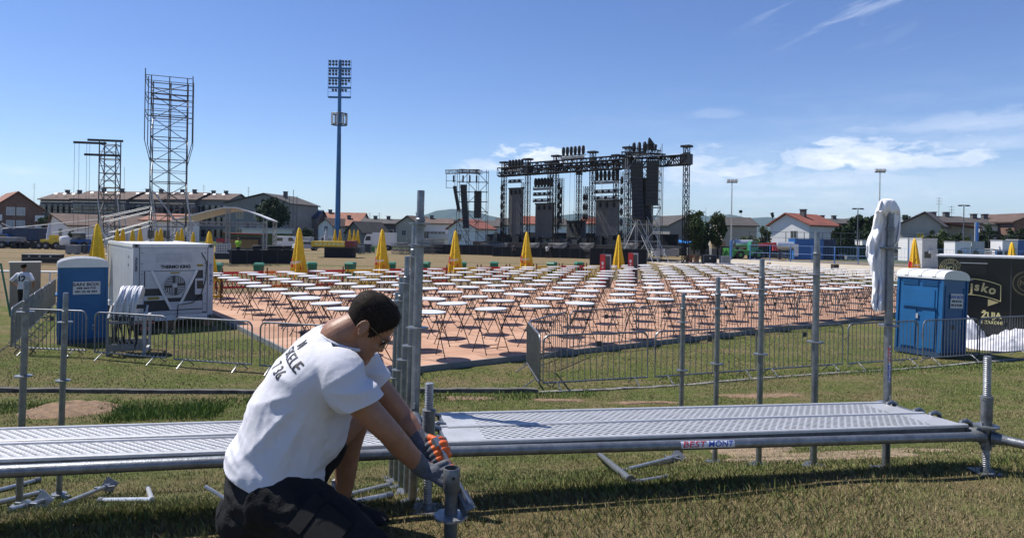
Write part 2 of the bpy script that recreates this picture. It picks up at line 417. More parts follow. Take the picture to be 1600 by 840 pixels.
def jack(name, label, loc, top, group, zc, deep=.0):
    """adjustable base jack: plate, threaded spindle, wing nut, collar with a rosette; loc.z is the ground"""
    t = thing(name, label, 'base jack', loc, 0, group); g0 = loc[2]
    mb = MB(); mb.cbox((0, 0, .004), (.13, .13, .008)); mb.lathe([(.03, .008), (.022, .03)], 16); mb.build('base_plate', galv2, t)
    mb = MB(); pr = []
    z = .02; H = top-g0
    while z < H-.006:
        pr += [(.0175, z), (.0195, z+.003), (.0195, z+.006), (.0175, z+.009)]; z += .011
    pr.append((.0175, H)); mb.lathe(pr, 16); mb.build('threaded_spindle', zinc, t)
    c0 = zc-g0
    mb = MB(); mb.lathe([(.026, c0-.16), (.026, c0-.01), (.0285, c0), (.0285, c0+.105), (.031, c0+.107), (.031, c0+.125), (.024, c0+.127)], 20); mb.build('base_collar', galv2, t, True)
    rosette(c0-.035).build('rosette', galv, t, True)
    return t
def ledger(name, label, p, q, r=.0242, cat='scaffold tube', group=None, m=None, heads=True, sticker=False):
    p, q = Vector(p), Vector(q); mid = (p+q)/2
    t = thing(name, label, cat, mid, 0, group)
    d = (q-p).normalized(); a, b_ = p-mid, q-mid
    mb = MB(); mb.tube(a+d*.09, b_-d*.09, r, n=20); mb.build('tube', m or galv, t, True)
    if heads:
        for e, s in ((a, 1), (b_, -1)):
            mb = MB(); e1 = e+d*s*.03; e2 = e+d*s*.10
            mb.tube(e2, e1, r*1.03, r*1.45, n=16); mb.cbox(e1-d*s*.004, (.022, .022, .095))
            mb.cbox(e1+Vector((0, 0, .002))-d*s*.008, (.03, .034, .03))
            mb.build('wedge_head', galv2, t)
            mb = MB(); mb.prism([(-.012, -.055), (.008, -.055), (.02, .075), (-.016, .075)], -.003, .003)
            w_ = mb.build('wedge', zinc, t); w_.location = e1-d*s*.012; w_.rotation_euler.z = math.atan2(d.y, d.x)
    return t
GU = 'galvanised scaffold uprights'
ROW_R = [((1385.5,660),4.41,318,(387,508)),((1272.5,640),5.13,362,(429,534)),((1187,640),5.84,404,(452,553)),((1118.5,640),6.55,433,(482,568)),((1064.5,640),7.27,458,(503,578))]
ROW_C = [((649,640),3.77,297,(349,383,512)),((639.5,640),4.49,352,(401,540)),((630,640),5.20,400,(443,562)),((621.5,640),5.91,433,(470,578)),((614.5,640),6.63,456,(497,590))]
ROW_L = [((34,655),5.31,438,(487,587)),((96,655),6.03,457,(503,594))]
def row(rows, adj):
    for (px, py), d, pt, rg in rows:
        b0 = D(px, py, d); zt = D(px, pt, d).z; gz = hgt(b0.x, b0.y)
        zt_ = zt; zr = [D(px, y, d).z for y in rg]
        zs = sorted(zr+[zr[-1]-.5, zr[-1]-1.0])
        z0 = gz+.03
        lean = (0, .9 if adj != 'right' else .2)
        b0.x -= (b0.z-z0)*math.tan(R(lean[1]))
        t = standard('scaffold_upright', adj[1], (b0.x, b0.y, z0), z0, zt_, zs, GU, lean) if False else None
        yield (b0.x, b0.y, z0), z0, zt_, zs, lean
LR = ['scaffold upright with the white shirt hung over its top','tallest bare upright behind the right half of the deck','third upright of the right row, between the bare tall one and two shorter ones','second shortest upright in the right row behind the deck','shortest and farthest upright of the right row behind the deck']
LC = ['thickest and tallest scaffold upright standing in front of the kneeling man','upright just behind the tallest one, in the row before the man','middle upright of the close row in front of the man','fourth upright of the close row, beside the man\'s face','farthest upright of the close row, nearest the man\'s sunglasses']
LL = ['taller of the two scaffold uprights at the left edge','shorter scaffold upright in front of the left blue toilet']
STD = {}
for key, rows, labs in (('right', ROW_R, LR), ('centre', ROW_C, LC), ('left', ROW_L, LL)):
    for (loc, z0, z1, zs, lean), lab in zip(row(rows, key), labs):
        t = standard('scaffold_upright', lab, loc, z0, z1, zs, GU, lean); STD.setdefault(key, []).append(t)
        # foot jack on the slope
        mb = MB(); mb.cbox((0, 0, -.026), (.14, .14, .008)); mb.lathe([(.018, -.022), (.018, .02)], 12); mb.build('foot', galv2, t)
# sticker on the upright with the shirt
t = STD['right'][0]; zl = D(1386, 560, 4.41).z-t.location.z
# near jacks that carry the front tube
jc = D(669, 720, 3.06); jr = D(1541, 680, 3.70); jl = Vector((jc.x-WD.x*2.9, jc.y-WD.y*2.9, 0))
zjc = D(669, 683, 3.06).z; zjr = D(1541, 655, 3.70).z
jack('base_jack', 'threaded base jack standing beside the man\'s gloves at the deck joint', (jc.x, jc.y, hgt(jc.x, jc.y)), D(669, 598, 3.06).z, 'base jacks', zjc)
jack('base_jack', 'threaded base jack at the right end of the deck', (jr.x, jr.y, hgt(jr.x, jr.y)), D(1536, 556, 3.70).z, 'base jacks', zjr)
# front tubes
Lc = D(669, 706, 3.06); Lr = D(1541, 681, 3.70); Ll = D(0, 736.5, 2.63); Ll = Lc+(Ll-Lc).normalized()*2.9
lt = ledger('scaffold_ledger', 'long grey front tube of the right deck with a red and blue sticker', Lc, Lr, group='deck ledgers')
ledger('scaffold_ledger', 'long grey front tube of the left deck, passing behind the man', Ll, Lc, group='deck ledgers')
ledger('scaffold_ledger', 'short stub of tube leaving the right jack towards the right edge', Lr, D(1660, 707, 3.45), group='deck ledgers')
# sticker BEST MONT wrapped on the front tube
dW = (Lr-Lc).normalized()
def sticker(parent, c, d, w, h, r, words, normal, bgm):
    up = normal.cross(d).normalized();
    if up.z < 0: up = -up
    L0 = c-Vector(parent.location); rings = []
    mb = MB(); n = 10; vs = []
    ang = h/r
    for s in (-.5, .5):
        for i in range(n+1):
            a = ang*(i/n-.5); vs.append(L0+d*(s*w)+normal*(r*math.cos(a))+up*(r*math.sin(a)))
    mb.add(vs, [(i, i+1, n+2+i, n+1+i) for i in range(n)])
    st = mb.build('sticker', bgm, parent, True)
    for wd, off, ww, m in words:
        o = text('lettering', wd, .040, m, st, (0, 0, 0), bold=.0002, ext=.0003)
        me = o.data; xs_ = [v.co.x for v in me.vertices]; sc_ = ww/(max(xs_)-min(xs_))
        bm = bmesh.new(); bm.from_mesh(me); bmesh.ops.triangulate(bm, faces=bm.faces); bmesh.ops.subdivide_edges(bm, edges=bm.edges, cuts=1); bm.to_mesh(me); bm.free()
        for v in me.vertices:
            x, y, z = v.co; a = y/r
            v.co = L0+d*(off+(x+y*.2)*sc_)+normal*((r+.0012+z)*math.cos(a))+up*((r+.0012+z)*math.sin(a))
stk = mat('sticker_silver', (.62,.64,.70), .4, .1, .12, 40)
cS = D(1101, 696, 3.36); tpos = Lc+dW*((cS-Lc).dot(dW))
nrm = (Vector((0, 0, CZ))-tpos); nrm = (nrm-dW*nrm.dot(dW)).normalized()
sticker(lt, tpos, dW, .285, .036, .0250, [('BEST', -.072, .118, inkr), ('MONT', .068, .130, inkbl)], nrm, stk)
t = STD['right'][0]; zc = D(1386, 553, 4.41)
up = Vector((0, 0, 1)); tt = Vector(t.location)
nn = (Vector((0, 0, CZ))-zc); nn.z = 0; nn = nn.normalized()
t.rotation_euler.z = 0
sticker(t, V(tt.x+.004, tt.y, D(1386, 567, 4.41).z), V(0, 0, -1), .235, .032, .0250, [('BEST', -.060, .095, inkr), ('MONT', .058, .100, inkbl)], (nn+V(-.25, 0, 0)).normalized(), stk)
# decks: two perforated steel planks per bay
pk = bpy.data.materials.new('perforated_steel'); pk.use_nodes = True; nt = pk.node_tree; N = nt.nodes; L = nt.links
b = N['Principled BSDF']; b.inputs['Metallic'].default_value = .5; b.inputs['Roughness'].default_value = .5
tc = N.new('ShaderNodeTexCoord'); sp = N.new('ShaderNodeSeparateXYZ'); L.new(tc.outputs['Object'], sp.inputs[0])
X_, Y_ = sp.outputs['X'], sp.outputs['Y']
pu = .042; pv_ = .0265
row_i = math_('FLOOR', math_('DIVIDE', Y_, pv_))
xo = math_('ADD', math_('DIVIDE', X_, pu), math_('MULTIPLY', row_i, .5))
fx = math_('MULTIPLY', math_('SUBTRACT', math_('FRACT', xo), .5), pu)
fy = math_('MULTIPLY', math_('SUBTRACT', math_('FRACT', math_('DIVIDE', Y_, pv_)), .5), pv_)
# each slot is turned a little, alternately
q = math_('ADD', fy, math_('MULTIPLY', fx, .35))
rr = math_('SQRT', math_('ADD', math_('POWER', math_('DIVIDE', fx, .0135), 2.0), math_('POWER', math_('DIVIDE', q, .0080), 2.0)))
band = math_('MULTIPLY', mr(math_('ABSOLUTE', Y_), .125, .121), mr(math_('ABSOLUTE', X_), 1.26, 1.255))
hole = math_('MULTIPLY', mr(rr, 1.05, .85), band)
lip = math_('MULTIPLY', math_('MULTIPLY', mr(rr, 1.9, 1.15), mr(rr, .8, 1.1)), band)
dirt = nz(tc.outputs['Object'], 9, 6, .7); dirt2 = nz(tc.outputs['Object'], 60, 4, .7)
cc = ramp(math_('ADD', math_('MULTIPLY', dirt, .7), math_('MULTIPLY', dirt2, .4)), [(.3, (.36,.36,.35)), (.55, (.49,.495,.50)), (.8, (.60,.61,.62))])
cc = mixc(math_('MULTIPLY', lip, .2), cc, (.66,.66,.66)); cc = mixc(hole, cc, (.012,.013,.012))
L.new(cc, b.inputs['Base Color'])
bp = N.new('ShaderNodeBump'); bp.inputs['Strength'].default_value = .45; bp.inputs['Distance'].default_value = .003
hh = math_('SUBTRACT', math_('ADD', lip, math_('MULTIPLY', dirt2, .15)), math_('MULTIPLY', hole, .6))
L.new(hh, bp.inputs['Height']); L.new(bp.outputs['Normal'], b.inputs['Normal'])
def plank(label, c, rot_m, length):
    t = thing('deck_plank', label, 'deck plank', c, 0, 'perforated steel deck planks')
    t.rotation_euler = rot_m.to_euler()
    mb = MB(); h = length/2
    prof = [(-.148,-.055),(-.146,-.012),(-.16,-.008),(-.16,.004),(-.156,.008),(-.132,.008),(-.128,0),(.128,0),(.132,.008),(.156,.008),(.16,.004),(.16,-.008),(.146,-.012),(.148,-.055),(.140,-.055),(.138,-.014),(-.138,-.014),(-.140,-.055)]
    vs = [(-h, y, z) for y, z in prof]+[(h, y, z) for y, z in prof]; n = len(prof)
    for i in range(n):
        mb.m = 0 if 2 <= i <= 10 else 1
        if i == 0: mb.add(vs, [(0, 1, n+1, n)])
        else: mb.f.append((i, (i+1) % n, n+(i+1) % n, n+i)); mb.mi.append(mb.m)
    mb.build('plank_sheet', [pk, galv2], t)  # plank sides use the darker steel: their shade is put into the colour
    for s in (-1, 1):
        mb = MB(); mb.cbox((s*(h+.004), 0, -.028), (.012, .31, .052)); mb.build('end_plate', galv, t)
        for y in (-.105, .105):
            mb = MB()
            mb.path([(s*(h-.004), y, -.03), (s*(h+.012), y, .006), (s*(h+.042), y, .014), (s*(h+.07), y, .002), (s*(h+.078), y, -.02)], .0135, 8)
            mb.build('hook', galv, t, True)
    return t
def deckrot(x, y):
    x = x.normalized(); z = x.cross(y).normalized(); y = z.cross(x)
    return Matrix((x, y, z)).transposed()
frR = D(1523, 663, 3.75); frL = D(690, 690, 3.12); bkR = D(1371, 626, 4.40); bkL = D(690, 643.5, 3.72)
xax = ((frR-frL)+(bkR-bkL)); 
def bay(fL, fR, bL, bR, labs):
    for k, lab in enumerate(labs):
        f = .268+.464*k
        a = fL.lerp(bL, f); c = fR.lerp(bR, f); mid = (a+c)/2; M = deckrot(c-a, bL-fL)
        plank(lab, mid-M.col[2]*.008, M, (c-a).length-.02)
frL2 = frL-dW*.0; frR2 = frR
bay(frL, frR, bkL, bkR, ['front perforated steel plank of the right deck, above the sticker','rear perforated steel plank of the right deck, by the uprights'])
lx = D(355, 707, 2.88); lb = D(355, 653.5, 3.5); lx0 = D(0, 719.5, 2.66); lb0 = D(0, 664.5, 3.26)
dl = (lx-lx0).normalized(); dlb = (lb-lb0).normalized()
fl1 = lx+dl*(Lc-lx).dot(dl)-dl*.06; bl1 = lb+dlb*((STD['centre'][0].location-lb).dot(dlb)-.06)
bay(fl1-dl*2.75, fl1, bl1-dlb*2.75, bl1, ['front perforated steel plank of the left deck, behind the man','rear perforated steel plank of the left deck, behind the man'])
# transoms the planks hook onto
def zon(p, z): return Vector((p.x, p.y, z))
sr0 = STD['right'][0].location; sc0 = STD['centre'][0].location
ledger('scaffold_transom', 'cross tube at the right end of the deck holding the plank hooks', Lr, zon(sr0, bkR.z-.035), group='deck transoms')
ledger('scaffold_transom', 'cross tube at the deck joint beside the man\'s hands', Lc, zon(sc0, bkL.z-.035), group='deck transoms')
ledger('scaffold_ledger', 'rear tube under the back edge of the right deck', zon(sc0, bkL.z-.10), zon(sr0, bkR.z-.10), group='deck ledgers')
# the wedge heads waiting on the joint
# post with an open collar the man is working on, and the flat transom he holds
pb = D(704.5, 805, 2.5); t = thing('scaffold_collar_post', 'short open-topped tube with a rosette right under the man\'s gloves', 'scaffold collar', (pb.x, pb.y, hgt(pb.x, pb.y)))
zt = D(704.5, 730, 2.5).z-t.location.z; zr = pb.z-t.location.z; zm = D(704.5, 765, 2.5).z-t.location.z
mb = MB()
prof = [(.0242, .03), (.0242, zm-.01), (.0262, zm-.006), (.0305, zm), (.0305, zt-.002), (.029, zt), (.026, zt), (.026, zt-.07)]
n = 24; vs = []
for r_, z in prof:
    for i in range(n): a = 2*math.pi*i/n; vs.append((r_*math.cos(a), r_*math.sin(a), z))
mb.add(vs, [(j*n+i, j*n+(i+1) % n, (j+1)*n+(i+1) % n, (j+1)*n+i) for j in range(len(prof)-1) for i in range(n)]); mb.f.append(tuple((len(prof)-1)*n+k for k in range(n))); mb.mi.append(0)
mb.build('collar_tube', galv2, t, True)
rosette(zr, .0635).build('rosette', zinc, t, True)
mb = MB(); mb.cbox((0, 0, .004), (.15, .15, .008)); mb.lathe([(.0185, .008), (.0185, .2)], 14); mb.build('base_plate', zinc, t)
mb = MB(); mb.tube((-.032, 0, zt-.03), (-.0295, 0, zt-.03), .006, n=10); o = mb.build('bolt_hole', blackm, t); o.rotation_euler.z = 1.9
# flat bar
p1, p2 = D(683, 700, 2.62), D(729, 790, 2.515)
t = thing('scaffold_bracket', 'flat grey steel bar the man holds against the open collar', 'steel bracket', (p1+p2)/2)
mb = MB(); a, c_ = p1-t.location, p2-t.location; mb.bar(a, c_, .012, .048); mb.build('flat_bar', zinc, t)
mb = MB(); mb.bar(c_-(c_-a).normalized()*.05, c_+(c_-a).normalized()*.02, .05, .03); mb.build('wedge_head', galv2, t)
mb = MB(); mb.bar(a, a-(c_-a).normalized()*.035, .034, .052); mb.build('end_block', zinc, t)
# ---- loose parts lying on the slope
def lying(name, label, cat, pts, r=.0242, group='loose scaffold tubes on the grass', m=None, extra=None):
    """pts: (px,py,d): the tube rests on the slope under those points"""
    W = []
    for px, d in pts:
        q_ = on(px, d); W.append(q_+Vector((0, 0, r*.9)))
    mid = sum(W, Vector())/len(W); t = thing(name, label, cat, mid-Vector((0, 0, r*.9)), 0, group)
    L0 = [p-t.location for p in W]
    for i in range(len(L0)-1):
        mb = MB(); mb.tube(L0[i], L0[i+1], r, n=14); mb.build('tube', m or zinc, t, True)
    for e, f_ in ((L0[0], L0[1]), (L0[-1], L0[-2])):
        dd = (e-f_).normalized(); mb = MB(); mb.tube(e-dd*.05, e+dd*.01, r*1.25, n=14); mb.build('end_collar', galv2, t, True)
    return t
def dd(px, py):      # depth where the ray through a pixel meets the slope
    lo, hi = 2.0, 30.0
    for d in np.arange(2.0, 30, .01):
        p = D(px, py, d)
        if p.z <= hgt(p.x, p.y, False): return float(d)
    return 30.0
def P(px, py): return (px, dd(px, py))
lying('loose_tube', 'grey tube lying on the grass at the far left under the deck', 'scaffold tube', [P(-30, 778), P(62, 752)], .022)
lying('loose_tube', 'second grey tube lying below the other at the far left edge', 'scaffold tube', [P(-30, 793), P(66, 773)], .022)
lying('loose_tube', 'bent pale tube with a short upturned end lying on the grass under the left deck', 'scaffold tube', [P(160, 783), P(240, 784), P(234, 765)], .02, m=steel_w)
lying('loose_tube', 'thick dark grey tube lying below the right deck', 'scaffold tube', [P(938, 713), P(988, 754)], .026, m=galv)
lying('loose_tube', 'thin pale tube lying behind the thick one under the right deck', 'scaffold tube', [P(975, 737), P(1057, 722)], .014, m=steel_w)
lying('loose_tube', 'short thin tube touching the foot of the thick one under the right deck', 'scaffold tube', [P(992, 754), P(1043, 748)], .014)
lying('loose_tube', 'upper pale tube on the grass between the man and the close uprights', 'scaffold tube', [P(545, 777), P(612, 758)], .019)
lying('loose_tube', 'lower pale tube on the grass between the man and the close uprights', 'scaffold tube', [P(545, 788), P(612, 777)], .019)
def lying_jack(label, a, c_, flip=1):
    A, B = on(*a), on(*c_); t = thing('loose_base_jack', label, 'base jack', A, 0, 'loose base jacks on the grass')
    v = B-A; mb = MB(); mb.tube(V(0,0,.05), v+V(0,0,.02), .018, n=12); mb.build('threaded_spindle', zinc, t, True)
    d_ = v.normalized(); x, y = frame(d_); M = Matrix((x, y, d_)).transposed()
    mb = MB(); mb.cbox(V(0,0,.05), (.115, .115, .007), M @ rotm(0,0,.6)); mb.build('base_plate', zinc, t)
    mb = MB(); c0 = V(0,0,.045)+d_*.17
    mb.tube(c0-d_*.02, c0+d_*.02, .03, n=12); mb.bar(c0-x*.08, c0+x*.08, .018, .018); mb.build('wing_nut', zinc, t)
lying_jack('pale base jack lying on the grass under the left deck, plate to the right', P(173, 766), P(100, 789))
lying_jack('dirty base jack lying beside the taller left upright, plate up', P(70, 790), P(18, 797))
lying_jack('base jack lying under the right deck left of the sticker', P(1060, 722), P(985, 736))
# ---- white shirt hung over the right upright
def cloth():
    t0 = STD['right'][0]; d = 4.41
    t = thing('white_shirt', 'white T-shirt hung over the top of a scaffold upright', 'T-shirt', D(1386, 318, d))
    n = 72
    # outline of the hanging folds by height: (py, left px, right px, front depth, back depth)
    rows = [(311,1381,1390,-.01,.015),(313,1377,1396,-.03,.04),(317,1374,1400,-.036,.05),(323,1371,1403,-.038,.06),(329,1369,1405,-.032,.07),(333,1368,1406,.0,.08),(336,1367.5,1406.5,.026,.085),(350,1366,1407.5,.027,.09),(365,1362,1406.5,.027,.09),(378,1357,1404,.027,.085),(386,1355,1397,.027,.08),(398,1356,1394,.027,.075),(412,1359,1393,.027,.07),(430,1363,1394,.027,.065),(450,1364,1392,.027,.06),(466,1363,1391,.027,.055),(478,1364,1389,.027,.05),(484,1367,1387,.027,.045)]
    rings = []
    for k in range(len(rows)-1):
        for s in range(4):
            f = s/4; a = [rows[k][i]*(1-f)+rows[k+1][i]*f for i in range(5)]; rings.append(a)
    rings.append(list(rows[-1]))
    out = []
    for py, l, r, fr, bk in rings:
        ring = []
        for i in range(n):
            an = 2*math.pi*i/n; cx_ = (l+r)/2; hw = (r-l)/2*1.02
            kf = min(1, max(0, (py-314)/25)); fold = 1+kf*(.26*(1-2*abs(math.sin(an*2.5+py*.012+.8*noise.noise((py*.03, 1, 1)))))+.12*(1-2*abs(math.sin(an*4.5-py*.02)))+.14*noise.noise((math.cos(an)*2.5, math.sin(an)*2.5, py*.04)))
            x = cx_+hw*math.cos(an)*(fold if abs(math.cos(an)) < .8 else 1+.4*(fold-1)); s_ = math.sin(an); mid_ = (fr+bk)/2; dz = (fr+(mid_-fr)*(1+s_)+ (0 if s_ < 0 else 0)) if s_ < 0 else mid_+(bk-mid_)*s_*fold; dz += .028*(fold-1)*(1 if fr < 0 or abs(cx_+hw*math.cos(an)-1386) > 9 else .0)*3.0; dz += (.045*(.35-abs(noise.noise((x*.16+py*.03, py*.022, 5)))*1.7) if x < 1378 or x > 1395 else 0) - (.035 if x < cx_-hw*.45 and py > 330 else 0)
            ring.append(D(x+(1.6*noise.noise((an*2, py*.09, 2)) if abs(math.cos(an)) > .6 else 0), py+(2.5*math.sin(an*3) if py > 330 else 0), d+dz)-t.location)
        out.append(ring)
    # the front lies open below the shoulder so that the tube shows in front of the folds
    mb = MB(); vs = [p for r_ in out for p in r_]; fs = []
    for j in range(len(out)-1):
        py = rings[j][0]
        for i in range(n):
            an = 2*math.pi*(i+.5)/n
            px = (rings[j][1]+rings[j][2])/2+(rings[j][2]-rings[j][1])/2*math.cos(an)
            fs.append((j*n+i, j*n+(i+1) % n, (j+1)*n+(i+1) % n, (j+1)*n+i))
    fs.append(tuple(range(n-1, -1, -1)))
    mb.add(vs, fs); o = mb.build('cloth_sheet', mat('hung_shirt_white', (.82,.82,.84), .95, 0, .03, 6, .1, 60, spec=.1), t, True)
    sm = o.modifiers.new('thickness', 'SOLIDIFY'); sm.thickness = .003
    sb = o.modifiers.new('soft', 'SUBSURF'); sb.levels = 1; sb.render_levels = 1
    return t
cloth()
# ---------------------------------------------------------------- the kneeling man
def crom(pts, n):
    pts = [Vector(p) for p in pts]; out = []
    for i in range(len(pts)-1):
        p0 = pts[max(0, i-1)]; p1 = pts[i]; p2 = pts[i+1]; p3 = pts[min(len(pts)-1, i+2)]
        for k in range(n):
            t = k/n
            out.append(.5*((2*p1)+(p2-p0)*t+(2*p0-5*p1+4*p2-p3)*t*t+(3*p1-p0-3*p2+p3)*t**3))
    out.append(pts[-1]); return out
def limb(mb, pts, rad, n=14, sub=6):
    """tapered limb along a smooth curve; rad: per-point r or (r_side, r_other)"""
    P2 = crom(pts, sub); rr = []
    for i in range(len(rad)-1):
        a, b_ = rad[i], rad[i+1]
        for k in range(sub): rr.append(a+(b_-a)*(k/sub))
    rr.append(rad[-1])
    mb.path(P2, rr, n)
    mb.ball(P2[0], rr[0]*.98, n, 8); mb.ball(P2[-1], rr[-1]*.98, n, 8)
def section(c, t, lat, a, b_, n=28, p=2.3):
    """ring round c: a half width along lat, b_ half depth along front = lat x t"""
    t = t.normalized(); lat = (lat-t*lat.dot(t)).normalized(); fr = t.cross(lat).normalized(); out = []
    for i in range(n):
        an = 2*math.pi*i/n; ca, sa = math.cos(an), math.sin(an)
        out.append(c+lat*(a*math.copysign(abs(ca)**(2/p), ca))+fr*(b_*math.copysign(abs(sa)**(2/p), sa)))
    return out
def tloft(mb, secs, lat, sub=5, p=2.3):
    cs = crom([s[0] for s in secs], sub); A = []; B = []
    for i in range(len(secs)-1):
        for k in range(sub):
            f = k/sub; f = f*f*(3-2*f)*.5+f*.5
            A.append(secs[i][1]*(1-f)+secs[i+1][1]*f); B.append(secs[i][2]*(1-f)+secs[i+1][2]*f)
    A.append(secs[-1][1]); B.append(secs[-1][2]); rings = []
    for i, c_ in enumerate(cs):
        t = cs[min(i+1, len(cs)-1)]-cs[max(i-1, 0)]
        rings.append(section(c_, t, lat, A[i], B[i], p=p))
    mb.loft(rings)
def fuse(mb, name, vox, smooth=4, fac=.5):
    me = mb.mesh(name+'_src')
    bm = bmesh.new(); bm.from_mesh(me); bmesh.ops.recalc_face_normals(bm, faces=bm.faces); bm.to_mesh(me); bm.free()
    o = bpy.data.objects.new(name, me); COL.objects.link(o)
    m = o.modifiers.new('r', 'REMESH'); m.mode = 'VOXEL'; m.voxel_size = vox; m.use_smooth_shade = True
    if smooth: s_ = o.modifiers.new('s', 'SMOOTH'); s_.iterations = smooth; s_.factor = fac
    me2 = evalmesh(o, name); me2.polygons.foreach_set('use_smooth', [True]*len(me2.polygons)); return me2
def attach(me, name, parent, mats):
    L0 = Vector(parent.location)
    for v in me.vertices: v.co -= L0
    me.materials.clear()
    for m in (mats if isinstance(mats, list) else [mats]): me.materials.append(m)
    return link(name, me, parent)
PX = lambda px, py, d: D(px, py, d)
man_base = V(D(470, 800, 2.5).x, 2.5, hgt(D(470, 800, 2.5).x, 2.5))
man = thing('person', 'kneeling man in white T-shirt, black shorts, sunglasses and orange gloves', 'person', man_base)
LAT = V(.36, -.93, 0).normalized()          # his right, towards the camera
FWD = V(.93, .36, 0).normalized()
# joints
C7 = PX(524, 532, 2.50); SHR = PX(531, 591, 2.34); SHL = PX(560, 566, 2.68)
ELR = PX(607, 674, 2.40); WRR = PX(660, 731, 2.56); ELL = PX(628, 648, 2.74); WRL = PX(659, 690, 2.70)
HPR = PX(434, 766, 2.40); KNR = PX(598, 893, 2.26); ANR = PX(420, 905, 2.36)
HPL = PX(446, 752, 2.62); KNL = PX(560, 642, 2.86); ANL = PX(533, 778, 2.94)
# head frame
HC = PX(574, 508, 2.49)
yaw = R(14); fdir = V(math.cos(yaw)*.70, math.sin(yaw)*.70+.05, -.70).normalized()
ldir = V(0, 0, 1).cross(fdir); ldir = V(-math.sin(yaw), math.cos(yaw), 0); ldir = (ldir-fdir*ldir.dot(fdir)).normalized()
udir = fdir.cross(ldir).normalized()
HM = Matrix((fdir, ldir, udir)).transposed()
HS = .95
HSEC = [(-.122,.066,.016,.018),(-.114,.060,.030,.030),(-.100,.050,.044,.043),(-.080,.036,.060,.053),(-.055,.022,.074,.060),(-.03,.010,.086,.066),(-.005,.002,.093,.070),(.02,-.003,.096,.073),(.045,-.006,.097,.075),(.07,-.008,.091,.072),(.09,-.010,.078,.062),(.105,-.011,.056,.046),(.113,-.011,.030,.026)]
def hp(x, y, z): return HC+HM @ (V(x, y, z)*HS)
def hring(z, xc, a, b_, n=36, off=0.0):
    out = []
    for i in range(n):
        an = 2*math.pi*i/n; ca, sa = math.cos(an), math.sin(an)
        pw = 2.25
        x = xc+(a+off)*math.copysign(abs(ca)**(2/pw), ca); y = (b_+off)*math.copysign(abs(sa)**(2/pw), sa)
        if ca > .3 and z < .0: y *= 1-.10*(ca-.3)
        out.append(hp(x, y, z))
    return out
def headsec(z):
    Z = [s[0] for s in HSEC]; return [float(np.interp(z, Z, [s[i] for s in HSEC])) for i in (1, 2, 3)]
body = MB()
body.loft([hring(*s) for s in HSEC])
# nose, brow, lips, ears
body.loft([[hp(.090,.010,.022), hp(.096,0,.024), hp(.090,-.010,.022), hp(.07,0,.02)], [hp(.092,.012,0), hp(.106,0,-.004), hp(.092,-.012,0), hp(.07,0,0)], [hp(.090,.017,-.030), hp(.121,0,-.033), hp(.090,-.017,-.030), hp(.07,0,-.03)], [hp(.088,.013,-.042), hp(.108,0,-.044), hp(.088,-.013,-.042), hp(.07,0,-.045)]])
for s in (-1, 1):
    body.ball(hp(.094, s*.013, -.037), .010, 8, 6)
    body.ball(hp(.084, s*.032, .020), (.014,.026,.009), 10, 6, HM)
    body.ball(hp(.074, s*.036, -.032), (.016,.020,.016), 10, 6, HM)
body.ball(hp(.092, 0, -.064), (.011,.023,.0065), 10, 6, HM); body.ball(hp(.091, 0, -.077), (.011,.020,.0075), 10, 6, HM)
body.ball(hp(.082, 0, -.105), (.018,.022,.016), 10, 6, HM)
for s in (-1, 1):
    Me = HM @ rotm(0, R(-14), 0) @ rotm(0, 0, s*R(-24))
    body.ball(hp(-.012, s*.078, -.016), (.0185,.0075,.033), 12, 8, Me)
    ear = [hp(-.012+.0175*math.cos(a), s*(.086), -.014+.031*math.sin(a)) for a in [R(x) for x in range(-60, 230, 20)]]
    body.path([p+(HM @ V(-.010, 0, 0)) for p in ear], .0048, 6)
# neck
limb(body, [hp(-.030,0,-.045), hp(-.050,0,-.105), C7+V(.01,0,.012), C7+V(-.04,0,-.09)], [.062,.061,.068,.088], 20)
limb(body, [hp(.012,0,-.075), C7+V(.075,.02,-.045)], [.050,.060], 16)
# trunk under the shirt
CH = PX(505, 580, 2.51); WA = PX(457, 660, 2.51); PE = PX(428, 745, 2.51)
tloft(body, [(PE, .165, .115), (WA, .145, .10), (CH, .17, .11), (PX(524,548,2.5), .15, .08), (C7, .07, .06)], LAT)
# arms
limb(body, [SHR, SHR.lerp(ELR, .5)+V(0,0,-.006), ELR, ELR.lerp(WRR, .35)+V(0,0,-.004), WRR], [.058,.050,.042,.042,.029], 16)
limb(body, [SHL, SHL.lerp(ELL, .5), ELL, ELL.lerp(WRL, .35), WRL], [.057,.048,.041,.041,.029], 16)
# hands inside the gloves
body.ball(WRR+(WRR-ELR).normalized()*.03, .026, 10, 8); body.ball(WRL+(WRL-ELL).normalized()*.03, .026, 10, 8)
# legs
limb(body, [HPR, HPR.lerp(KNR, .5), KNR], [.085,.075,.058], 16)
limb(body, [KNR, KNR.lerp(ANR, .35)+V(0,0,.012), ANR], [.055,.058,.038], 16)
limb(body, [HPL, HPL.lerp(KNL, .5), KNL], [.085,.075,.058], 16)
limb(body, [KNL+V(.012,0,.0), KNL.lerp(ANL, .33)+V(-.016,0,0), KNL.lerp(ANL, .75)+V(.0,0,0), ANL], [.057,.060,.043,.037], 18)
bme = fuse(body, 'body', .0042, 5, .5)
attach(bme, 'body', man, skin)
# eyes behind the glasses
for s in (-1, 1):
    mb = MB(); mb.ball(hp(.074, s*.032, .004), .0125, 12, 8); mb.build('eye', whitep, man, True, world=True)
